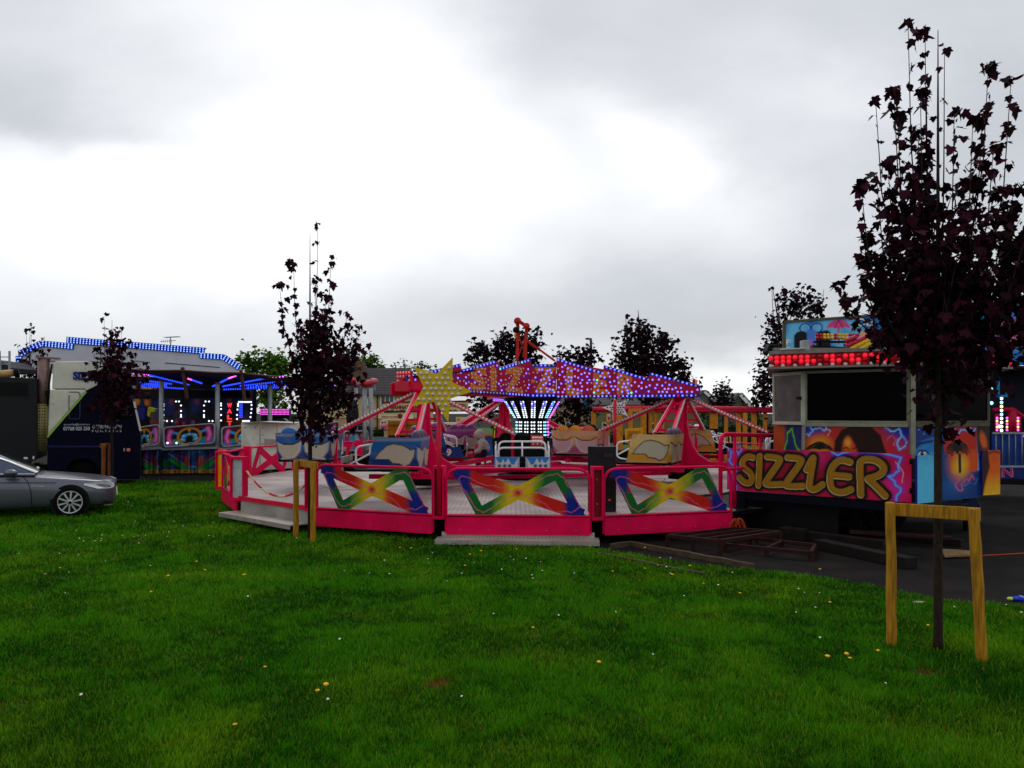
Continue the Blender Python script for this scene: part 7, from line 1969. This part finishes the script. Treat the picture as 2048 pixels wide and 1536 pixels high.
def house(label, px0, px1, Y, eaves, ridge, ridge0, ridge1, wm, windows, depth=9, base=890, roofm=TILE, cat='house', group='houses beyond the fairground', pipes=(), band=None):
    t = thing('house', label, cat, (P((px0 + px1) / 2, 0, Y).x, Y, 0), group)
    x0, x1 = P(px0, 0, Y).x, P(px1, 0, Y).x; ze = P(0, eaves, Y).z; zr_ = CH - (ridge - HZ) * (Y + depth / 2) / FX
    mb = MB(); mb.box2((x0, Y, -.5), (x1, Y + depth, ze))
    rx0, rx1 = P(ridge0, 0, Y + depth / 2).x, P(ridge1, 0, Y + depth / 2).x
    for rx, xx in ((rx0, x0), (rx1, x1)): pass
    w_ = mb.build('wall', wm, t)
    if band:
        mb = MB(); zb_ = P(0, band, Y).z; mb.box2((x0 - .01, Y - .03, zb_ - .12), (x1 + .01, Y, zb_ + .02)); mb.build('string_course', mat('band_' + str(px0), S(150, 100, 70), .8), w_)
        mb = MB(); mb.box2((x0 + .01, Y - .012, -.4), (x1 - .01, Y, zb_ - .12)); mb.build('lower_render', RENDP, w_)
    o_ = .35
    vs = [(x0 - o_, Y - o_, ze - .1), (x1 + o_, Y - o_, ze - .1), (x1 + o_, Y + depth + o_, ze - .1), (x0 - o_, Y + depth + o_, ze - .1), (rx0, Y + depth / 2, zr_), (rx1, Y + depth / 2, zr_)]
    mb = MB(); mb.add(vs, [(0, 1, 5, 4), (2, 3, 4, 5), (1, 2, 5), (3, 0, 4), (3, 2, 1, 0)]); r_ = mb.build('roof', roofm, t)
    mb = MB(); mb.bar((x0 - o_, Y - o_ - .06, ze - .16), (x1 + o_, Y - o_ - .06, ze - .16), .14, .14); mb.build('gutter', mat('gutter_' + str(px0), S(60, 56, 56), .6), r_)
    for (wx0, wx1, wy0, wy1, bars) in windows:
        a, b = P(wx0, wy1, Y), P(wx1, wy0, Y)
        mb = MB(); mb.box2((a.x, Y - .05, a.z), (b.x, Y + .02, b.z)); wn = mb.build('window', WGL, t)
        mb = MB(); fw = .1
        for (p, q) in (((a.x, a.z), (b.x, a.z)), ((a.x, b.z), (b.x, b.z)), ((a.x, a.z), (a.x, b.z)), ((b.x, a.z), (b.x, b.z))): mb.bar((p[0], Y - .07, p[1]), (q[0], Y - .07, q[1]), fw, fw)
        for k in range(bars): xx = a.x + (b.x - a.x) * (k + 1) / (bars + 1); mb.bar((xx, Y - .07, a.z), (xx, Y - .07, b.z), fw * .8, fw * .8)
        mb.build('window_frame', WHITE, wn)
        mb = MB(); mb.box2((a.x - .15, Y - .18, a.z - .18), (b.x + .15, Y - .02, a.z - .06)); mb.build('sill', mat('sill_grey', S(150, 146, 140), .8), wn)
    for px in pipes:
        mb = MB(); x = P(px, 0, Y).x; mb.cyl((x, Y - .1, 0), (x, Y - .1, ze - .2), .07, 6); mb.build('downpipe', mat('pipe_' + str(px), S(60, 44, 40), .6), w_)
    return t
house('two-storey cream house with a long dark tiled roof behind the yellow star', 600, 850, 84, 787, 736, 724, 818, REND, [(736, 741, 795, 810, 0), (762, 788, 790, 812, 2), (736, 741, 846, 862, 0), (762, 774, 842, 864, 1), (700, 712, 795, 812, 1)], pipes=(755,), band=836)
mb = MB(); a = P(712, 745, 86); mb.box2((P(696, 0, 86).x, 86, P(0, 790, 86).z), (P(727, 0, 86).x, 87, P(0, 722, 86).z)); o = mb.build('chimney_stack', mat('brick_chimney', S(104, 78, 60), .9, var=.3, scale=4), org=(P(712, 0, 86).x, 86, P(0, 790, 86).z)); o.parent = [q for q in sc.objects if q.name == 'house'][0]; o.location = Vector((P(712, 0, 86).x, 86, P(0, 790, 86).z)) - o.parent.location
house('peach and cream house half hidden behind the lamp column', 1096, 1192, 80, 806, 790, 1100, 1188, REND, [(1123, 1140, 845, 860, 1), (1122, 1136, 822, 826, 0), (1170, 1176, 845, 862, 0), (1092, 1100, 845, 862, 0)], pipes=(1113,), band=841)
house('low greenish block house behind the orange posts', 1188, 1404, 72, 808, 792, 1200, 1396, RENDG, [(1297, 1302, 818, 860, 0), (1228, 1231, 845, 862, 0), (1207, 1214, 846, 862, 0), (1205, 1207, 845, 852, 0)])
GREYR = mat('grey_slate', S(92, 90, 86), .8, var=.12, scale=2)
def gable(label, apex, l, r_, base, Y, wm):
    t = thing('house', label, 'house', (P(apex[0], 0, Y).x, Y, 0), 'houses beyond the fairground')
    mb = MB(); mb.prism([P(*l, Y), P(*apex, Y), P(*r_, Y), P(r_[0], base, Y), P(l[0], base, Y)], (0, 8, 0)); mb.build('wall', wm, t)
    mb = MB(); a, b, c = P(*apex, Y), P(*l, Y), P(*r_, Y)
    for q in (b, c):
        d = (q - a); e = a + d * 1.06; n_ = Vector((-d.z, 0, d.x)).normalized(); n_ = n_ if n_.z > 0 else -n_
        mb.prism([a, e, e + n_ * .25, a + n_ * .25], (0, 8.3, 0)); 
    for i, v_ in enumerate(mb.v): mb.v[i] = (v_[0], v_[1] - .2, v_[2])
    rf = mb.build('roof', GREYR, t)
    mb = MB(); mb.bar(a - Vector((0, .22, .05)), c + (c - a) * .06 - Vector((0, .22, .05)), .1, .3); mb.build('bargeboard', WHITE, rf)
gable('grey gabled roof peeping out right of the sign board end', (1408, 783), (1392, 800), (1437, 806), 880, 90, mat('slate_gable', S(96, 96, 90), .85))
gable('grey gable with pale bargeboard between the purple trees', (1480, 789), (1462, 806), (1506, 818), 880, 78, mat('slate_gable_b', S(86, 84, 80), .85))
# hedges
def hedge(label, a, b, h, w_, seed, cols=GREEND, base=None):
    rs = np.random.default_rng(seed); a = Vector(a); b = Vector(b)
    t = thing('hedge', label, 'hedge', (a + b) / 2, 'hedges along the far verge')
    n = int((b - a).length * h * w_ * 60) + 300
    tt = rs.random(n); p = np.array(a)[None] + (np.array(b) - np.array(a))[None] * tt[:, None]
    ang = rs.uniform(0, np.pi, n); rr_ = np.sqrt(rs.uniform(.5, 1, n))
    p[:, 1] += np.cos(ang) * w_ / 2 * rr_; p[:, 2] += np.abs(np.sin(ang)) * h * rr_ * (1 + .12 * np.sin(tt * 40))
    mb = MB(); mb.bar(a + up * h * .4, b + up * h * .4, w_ * .6, h * .75); mb.build('hedge_core', mat('hedge_core' + str(seed), S(16, 26, 12), .9), t)
    leaves_mesh('foliage', p.tolist(), .22, cols, rs, LEAFG, t, LEAFS, .3)
hedge('clipped green hedge in front of the cream house', (P(700, 0, 60).x, 60, 0), (P(778, 0, 60).x, 60, 0), 1.3, 1.2, 51)
hedge('long dark hedge behind the orange posts', (P(1400, 0, 56).x, 56, 0), (P(1552, 0, 56).x, 56, 0), 1.7, 1.4, 52)
hedge('low hedge strip seen under the white star', (P(1186, 0, 58).x, 58, 0), (P(1400, 0, 58).x, 58, 0), .9, 1.2, 53)
mb = MB(); verge = [(-60, 50), (60, 50), (90, 120), (-90, 120)]; mb.prism([(x, y, 0) for x, y in verge], (0, 0, .02)); o = mb.build('far_verge', mat('verge_grass', S(48, 84, 24), .95, var=.35, scale=.5)); tag(o, kind='structure')
# lamp columns
lp = thing('lamp_column', 'tall grey street lamp with a flat head beyond the ride sign', 'street lamp', (P(1182, 0, 46).x, 46, 0))
mb = MB(); b_ = Vector((P(1182, 0, 46).x, 46, 0)); tp_ = P(1182, 680, 46); mb.tube([b_, b_ + up * 1.4, b_ + up * 1.41, tp_], [.14, .14, .10, .075], 10); mb.build('column', mat('lamp_grey', S(70, 72, 78), .5, .3), lp)
mb = MB(); mb.bar(tp_, P(1174, 676, 46), .1, .08); mb.prism([P(1171, 676, 46), P(1184, 676, 46), P(1184, 679, 46), P(1173, 678.5, 46)], (0, .35, 0)); mb.build('lamp_head', mat('lamp_head_grey', S(80, 84, 92), .5), lp)
lp = thing('lamp_post', 'short park lamp with a wide hat-shaped head beside a tree trunk', 'street lamp', (P(1143, 0, 50).x, 50, 0))
mb = MB(); b_ = Vector((P(1143, 0, 50).x, 50, 0)); tp_ = P(1143, 831, 50); mb.cyl(b_, tp_, .09, 8); mb.build('column', mat('lamp_green', S(70, 76, 66), .5), lp)
mb = MB(); mb.tube([P(1128, 833, 50), P(1135, 829, 50), P(1150, 829, 50)], [.16, .14, .05], 8); mb.build('lamp_head', mat('lamp_copper', S(140, 100, 40), .5), lp)
# banner behind the trunk
mb = MB(); mb.prism([P(1166, 799, 47), P(1180, 799, 47), P(1179, 815, 47), P(1166, 815, 47)], (0, .03, 0)); o = mb.build('banner', mat('banner_blue', S(50, 96, 140), .7), org=P(1173, 815, 47)); tag(o, 'small blue banner hung on the tall street lamp', 'banner')
mb = MB(); mb.bar(P(1165, 799, 47), P(1183, 799, 46.1), .03, .03); mb.build('banner_arm', GALV, o)
# orange posts with red rails
og = thing('post_frame', 'row of orange timber posts carrying two red rails behind the ride', 'post frame', (P(1360, 0, 38).x, 38, 0))
ORGP_ = mat('orange_timber', S(206, 130, 26), .6, var=.35, scale=7, bump=.2, stretch=(4, 4, 1))
for (px, wd, Y, ty_) in ((1187, .13, 38, 823), (1216, .1, 38, 823), (1234, .12, 37, 830), (1241, .12, 37, 830), (1261, .11, 37, 820), (1287, .15, 37.5, 820), (1301, .1, 38, 822), (1311, .11, 38, 820), (1325, .1, 38, 824), (1366, .12, 38, 820), (1424, .12, 38, 818), (1431, .12, 38, 818), (1452, .1, 38, 821), (1477, .12, 38, 821), (1490, .11, 37, 826), (1508, .13, 38, 822), (1530, .1, 38, 823)):
    mb = MB(); p = P(px, ty_, Y); mb.box2((p.x - wd * .8, Y - wd * .8, 0), (p.x + wd * .8, Y + wd * .8, p.z)); o = mb.build('post', ORGP_, og); shell(o, .02)
mb = MB(); mb.bar(P(1258, 820, 37), P(1284, 820, 37), .15, .15); mb.build('cross_beam', ORGP_, og)
RR = mat('red_rail', S(206, 26, 60), .4)
for (a, b, ya, yb, r_) in ((1186, 1330, 819, 816, .08), (1330, 1545, 815, 819, .07), (1330, 1545, 821, 822, .06), (1316, 1350, 822, 821, .05)):
    mb = MB(); mb.cyl(P(a, ya, 38 - .2), P(b, yb, 38 - .2), r_ * 1.6, 8); mb.build('rail', RR, og)
mb = MB(); mb.prism([P(1265, 827, 37.2), P(1275, 827, 37.2), P(1275, 834, 37.2), P(1265, 834, 37.2)], (0, .05, 0)); mb.build('plaque', mat('plaque_ochre', S(190, 120, 30), .6, var=.4, scale=12), og)
mb = MB(); mb.prism([P(1214, 828, 37), P(1221, 828, 37), P(1221, 842, 37), P(1214, 842, 37)], (0, .03, 0)); mb.prism([P(1215.5, 833, 36.99), P(1220, 833, 36.99), P(1220, 840, 36.99), P(1215.5, 840, 36.99)], (0, -.01, 0), 1); o = mb.build('warning_notice', [mat('notice_pale', S(220, 190, 170), .6), RR], org=P(1217, 842, 37)); tag(o, 'small pale notice with a red square fixed to an orange post', 'notice')
sg = thing('notice_board', 'orange-yellow notice board with lines of small dark print on short legs', 'notice board', (P(1268, 0, 33).x, 33, 0))
mb = MB(); mb.prism([P(1250, 858, 33), P(1286, 855, 33), P(1284, 888, 33), P(1251, 886, 33)], (0, .05, 0)); bd = mb.build('board', mat('board_amber', S(240, 166, 20), .5), sg)
mb = MB(); rs = random.Random(4)
for i in range(9):
    y = 862 + i * 2.6; x = 1254 + rs.uniform(0, 6) if i < 3 else 1254; e = 1282 - rs.uniform(0, 8)
    while x < e: w_ = rs.uniform(1, 4); mb.prism([P(x, y, 32.98), P(min(e, x + w_), y, 32.98), P(min(e, x + w_), y + (1.8 if i == 2 else 1.0), 32.98), P(x, y + (1.8 if i == 2 else 1.0), 32.98)], (0, -.006, 0)); x += w_ + .8
mb.build('small_print', mat('print_red', S(140, 40, 20), .6), bd)
for px in (1262, 1274): 
    mb = MB(); p = P(px, 886, 33.03); mb.cyl((p.x, 33.03, 0), p, .04, 6); mb.build('leg', ORGP_, sg)
# catering trailer
ct = thing('catering_trailer', 'cream catering trailer with red lettered sign boards and an open serving hatch', 'catering trailer', (P(850, 0, 42).x, 42, 0))
Yc = 42
def cp(px, py, dy=0): return P(px, py, Yc + dy)
CRS = mat('sign_cream', S(226, 206, 152), .5, var=.05)
mb = MB(); mb.prism([cp(768, 846), cp(937, 846), cp(937, 890), cp(768, 890)], (0, 2.4, 0)); mb.build('trailer_body', mat('trailer_cream', S(206, 190, 146), .6), ct)
mb = MB(); mb.prism([cp(765, 806), cp(937, 803), cp(936, 823), cp(766, 826)], (0, .08, 0)); top_s = mb.build('sign_board', CRS, ct)
mb = MB(); mb.bar(cp(764, 805, -.03), cp(938, 802, -.03), .06, .07); mb.build('board_trim', mat('dark_red_trim', S(110, 20, 20), .5), top_s)
mb = MB()
def ctext(st, x0, y0, x1, h, m=0, mb=mb): text_on(mb, st, cp(x0, y0, -.02), (1, 0, 0), up, (x1 - x0) * Yc / FX, h * Yc / FX, m, .045, lift=(0, -.02, 0))
ctext('MANHATTAN GRILL', 781, 818.5, 862, 8.5); ctext('MANHATTAN GRILL', 878, 814.5, 934, 7)
mb.build('lettering', mat('letter_dkred', S(120, 16, 20), .5), top_s)
mb = MB(); rs = random.Random(2); x = 768
while x < 935:
    h = rs.uniform(1, 6); w_ = rs.uniform(1.2, 3.2); mb.prism([cp(x, 825.5 - (x - 768) * .017, -.02), cp(x + w_, 825.5 - (x - 768) * .017, -.02), cp(x + w_ * .7, 823 - h * .7, -.02), cp(x + w_ * .5, 823 - h, -.02), cp(x + w_ * .3, 823 - h * .7, -.02)], (0, -.01, 0)); x += w_ * .9
mb.build('skyline_silhouette', BLACK, top_s)
mb = MB(); mb.prism([cp(756, 829, -.6), cp(826, 829, -.6), cp(826, 837, -.6), cp(756, 837, -.6)], (0, .06, 0)); cs = mb.build('canopy_sign', CRS, ct)
mb = MB(); text_on(mb, 'MANHATTAN GRILL', cp(764, 835.5, -.64), (1, 0, 0), up, 32 * Yc / FX, 3.6 * Yc / FX, 0, .04, lift=(0, -.02, 0)); mb.ball(cp(800, 832, -.62), .13, 0, 10, 7, sy=.3); mb.build('lettering', mat('letter_dkred_b', S(130, 20, 20), .5), cs)
mb = MB(); mb.bar(cp(765, 839, -.6), cp(860, 839, -.6), .4, .05); mb.build('awning', WHITE, ct)
mb = MB(); mb.prism([cp(776, 842, -.05), cp(852, 842, -.05), cp(852, 880, -.05), cp(776, 880, -.05)], (0, .04, 0), 0)
mb.bar(cp(776, 850, -.08), cp(852, 850, -.08), .03, .04, 1); mb.bar(cp(814, 842, -.08), cp(814, 880, -.08), .04, .03, 1); mb.build('serving_hatch', [mat('hatch_orange', S(200, 120, 16), .6, var=.15), mat('hatch_bar', S(150, 84, 12), .6)], ct)
mb = MB(); mb.prism([cp(884, 846, -.04), cp(908, 846, -.04), cp(908, 864, -.04), cp(884, 864, -.04)], (0, .02, 0), 0); mb.bar(cp(882, 848, -.2), cp(912, 848, -.2), .3, .1, 1); mb.build('side_counter', [mat('counter_shade', S(150, 136, 100), .6), CRS], ct)
mb = MB(); mb.prism([cp(912, 834, -.08), cp(933, 834, -.08), cp(933, 868, -.08), cp(912, 868, -.08)], (0, .03, 0), 0)
for i in range(9): mb.prism([cp(914, 837 + i * 3.1, -.09), cp(918 + rs.uniform(2, 6), 837 + i * 3.1, -.09), cp(918 + 3, 838.5 + i * 3.1, -.09), cp(914, 838.5 + i * 3.1, -.09)], (0, -.01, 0), 1)
mb.build('menu_board', [mat('menu_yellow', S(220, 190, 110), .6), RR], ct)
mb = MB(); p = cp(768, 852, -.7); mb.ball(p, .16, 0, 10, 7, sz=.9, sx=1.3); mb.ball(p - up * .14 + Vector((.1, 0, 0)), .12, 0, 8, 6); o = mb.build('candy_bag', mat('candy_pink', S(226, 120, 130), .5), org=p); tag(o, 'pink bag hanging under the catering trailer awning', 'bag')
mb = MB(); mb.cyl(p, p + up * .35, .01, 4); mb.build('string', WHITE, o)
# emergency-striped van
vn = thing('striped_van', 'dark van with red and yellow chevron stripes behind the ride', 'van', (P(1000, 0, 40).x, 40, 0))
def vp(px, py, dy=0): return P(px, py, 40 + dy)
mb = MB(); mb.prism([vp(985, 886), vp(986, 846), vp(991, 837), vp(1016, 836), vp(1022, 842), vp(1025, 886)], (0, 4.5, 0)); shell(mb.build('body', mat('van_navy', S(26, 30, 46), .35, coat=.4), vn), .06)
mb = MB(); VY = mat('hi_vis_yellow', S(226, 220, 20), .5); VR = mat('hi_vis_red', S(200, 20, 20), .5)
for i in range(3):
    x = 988 + i * 5; mb.prism([vp(x, 862, -.02), vp(x + 4.5, 852, -.02), vp(x + 4.5, 842, -.02), vp(x, 852, -.02)], (0, -.01, 0), i % 2); 
mb.bar(vp(987, 838, -.05), vp(1020, 836, -.05), .03, .1, 1); mb.bar(vp(988, 866, -.02), vp(990, 866, -.02), .02, .5, 0)
mb.build('chevrons', [VY, VR], vn)
mb = MB(); mb.prism([vp(1004, 846, -.01), vp(1018, 846, -.01), vp(1019, 862, -.01), vp(1004, 862, -.01)], (0, -.02, 0)); mb.build('rear_window', GLASSD, vn)
for px in (990, 1018):
    mb = MB(); c = vp(px, 880, .6); c.z = .35; mb.cyl(c - Vector((.1, 0, 0)), c + Vector((.12, 0, 0)), .35, 16); mb.build('wheel', RUBBER, vn)
# parked cars far behind
def far_car(label, px0, px1, Y, col):
    t = thing('parked_car', label, 'car', (P((px0 + px1) / 2, 0, Y).x, Y, 0), 'cars parked beyond the ride')
    x0, x1 = P(px0, 0, Y).x, P(px1, 0, Y).x; L_ = x1 - x0
    pr = [(0, .35), (.0, .75), (.05, .85), (.22, .93), (.36, 1.4), (.66, 1.44), (.86, .98), (.99, .9), (1, .35)]
    mb = MB(); mb.prism([(x0 + L_ * a, Y, z) for a, z in pr], (0, 1.7, 0)); shell(mb.build('body', mat('car_' + str(px0), col, .3, .2, coat=.5), t), .08, 3)
    mb = MB(); mb.prism([(x0 + L_ * a, Y - .01, z) for a, z in ((.26, .95), (.38, 1.34), (.64, 1.37), (.8, 1.0))], (0, .03, 0)); mb.build('side_window', GLASSD, t)
    for a in (.2, .8):
        mb = MB(); mb.cyl((x0 + L_ * a, Y - .02, .33), (x0 + L_ * a, Y + .2, .33), .33, 16); mb.build('wheel', RUBBER, t)
far_car('white car parked beside the short park lamp', 1128, 1178, 62, S(190, 194, 200))
far_car('pale silver car glimpsed between the orange posts', 1286, 1330, 66, S(170, 176, 180))
far_car('silver car seen through the right ladder arm', 1382, 1430, 60, S(150, 156, 160))
# ------------------------------------------------------------------ person in a hooded top bending on the platform
def skin_body(name, edges, pts, radii, m, parent, sub=2):
    me = bpy.data.meshes.new(name); me.from_pydata([tuple(Vector(p) - ORG[parent.name]) for p in pts], edges, [])
    o = bpy.data.objects.new(name, me); sc.collection.objects.link(o); o.parent = parent; ORG[o.name] = ORG[parent.name]
    sk = o.modifiers.new('skin', 'SKIN'); sk.use_smooth_shade = True
    for v_, r_ in zip(me.skin_vertices[0].data, radii): v_.radius = (r_, r_)
    me.skin_vertices[0].data[0].use_root = True
    s_ = o.modifiers.new('sub', 'SUBSURF'); s_.levels = sub; s_.render_levels = sub
    me.materials.append(m); return o
pb = P(965, 0, 23.6); pb.z = DZ
pr = thing('person', 'person in a pale grey hooded top bending over on the ride platform', 'person', pb)
def q(x, y, z): return pb + Vector((x, y, z)) * .92
HOOD = mat('grey_hoodie', S(172, 160, 150), .9, var=.12, scale=14, bump=.2); JEAN = mat('dark_jeans', S(30, 32, 46), .9)
SK = mat('skin', S(196, 142, 116), .6, var=.06)
# hips, spine, neck, head ; legs ; arms  (crouched, facing left)
pts = [q(.10, 0, .62), q(.06, 0, .82), q(-.02, 0, 1.0), q(-.08, 0, 1.10), q(-.11, -.01, 1.22),
       q(.04, -.1, .58), q(-.22, -.14, .55), q(-.10, -.14, .12), q(-.28, -.14, .04), q(.04, .1, .58), q(-.2, .14, .52), q(-.05, .14, .12), q(-.23, .14, .04),
       q(-.02, -.17, .98), q(-.08, -.22, .74), q(-.3, -.18, .66), q(-.02, .17, .98), q(-.1, .22, .74), q(-.32, .16, .68)]
ed = [(0, 1), (1, 2), (2, 3), (3, 4), (0, 5), (5, 6), (6, 7), (7, 8), (0, 9), (9, 10), (10, 11), (11, 12), (2, 13), (13, 14), (14, 15), (2, 16), (16, 17), (17, 18)]
ra = [.15, .15, .16, .075, .10, .1, .085, .055, .045, .1, .085, .055, .045, .075, .055, .04, .075, .055, .04]
skin_body('body', ed, pts, ra, JEAN, pr)
skin_body('hooded_top', [(0, 1), (1, 2), (2, 3), (2, 4), (4, 5), (5, 6), (2, 7), (7, 8), (8, 9)], [q(.10, 0, .66), q(.07, 0, .84), q(-.01, 0, 1.0), q(-.07, 0, 1.12), q(-.02, -.18, .98), q(-.08, -.23, .74), q(-.27, -.19, .67), q(-.02, .18, .98), q(-.1, .23, .74), q(-.29, .17, .69)], [.18, .18, .18, .10, .095, .075, .055, .095, .075, .055], HOOD, pr)
mb = MB(); hc = q(-.12, -.01, 1.24); mb.ball(hc + Vector((.02, 0, .0)), .145, 0, 16, 10, sx=1.0, sy=.9, sz=1.12); mb.ball(hc + Vector((.09, 0, -.1)), .1, 0, 12, 8); mb.build('hood', HOOD, pr)
mb = MB(); mb.ball(hc + Vector((-.06, 0, -.015)), .10, 0, 14, 10, sy=.85, sz=1.15); mb.ball(hc + Vector((-.165, 0, -.02)), .02, 0, 7, 5); mb.ball(hc + Vector((-.15, -.035, .015)), .013, 1, 6, 4); mb.ball(hc + Vector((-.15, .035, .015)), .013, 1, 6, 4); mb.bar(hc + Vector((-.15, -.03, -.065)), hc + Vector((-.15, .03, -.065)), .012, .012, 2); mb.build('face', [SK, BLACK, mat('lip', S(150, 80, 76), .6)], pr)
for (hx, hy, hz) in ((-.34, -.17, .655), (-.36, .16, .675)):
    mb = MB(); c = q(hx, hy, hz); mb.ball(c, .035, 0, 10, 7, sx=1.4, sy=.9, sz=.6)
    for k in range(4): d_ = Vector((-.07 + .006 * abs(k - 1), 0, -.02)); s0 = c + Vector((-.035, -.027 + .018 * k, 0)); mb.tube([s0, s0 + d_ * .6, s0 + d_ + Vector((0, 0, -.03))], [.009, .008, .006], 6)
    mb.tube([c + Vector((.0, -.03, 0)), c + Vector((-.035, -.05, -.01)), c + Vector((-.055, -.045, -.02))], [.01, .009, .007], 6); mb.build('hand', SK, pr)
# blue trimmed control box beside the person
cx = thing('control_box', 'blue control cabinet with an orange top edge behind the black ride car', 'control box', (P(980, 0, 25).x, 25, DZ))
mb = MB(); mb.prism([P(968, 872, 25), P(987, 872, 25), P(987, 912, 25), P(968, 912, 25)], (0, .5, 0)); mb.build('cabinet', mat('cabinet_blue', S(30, 110, 190), .5), cx)
mb = MB(); mb.bar(P(966, 871, 24.97), P(989, 871, 24.97), .06, .06); mb.build('top_edge', mat('edge_orange', S(226, 110, 20), .4), cx)
mb = MB(); mb.bar(P(970, 912, 25.2), Vector((P(970, 0, 25).x, 25.2, DZ)), .06, .06); mb.bar(P(985, 912, 25.2), Vector((P(985, 0, 25).x, 25.2, DZ)), .06, .06); mb.build('leg', BLACK, cx)
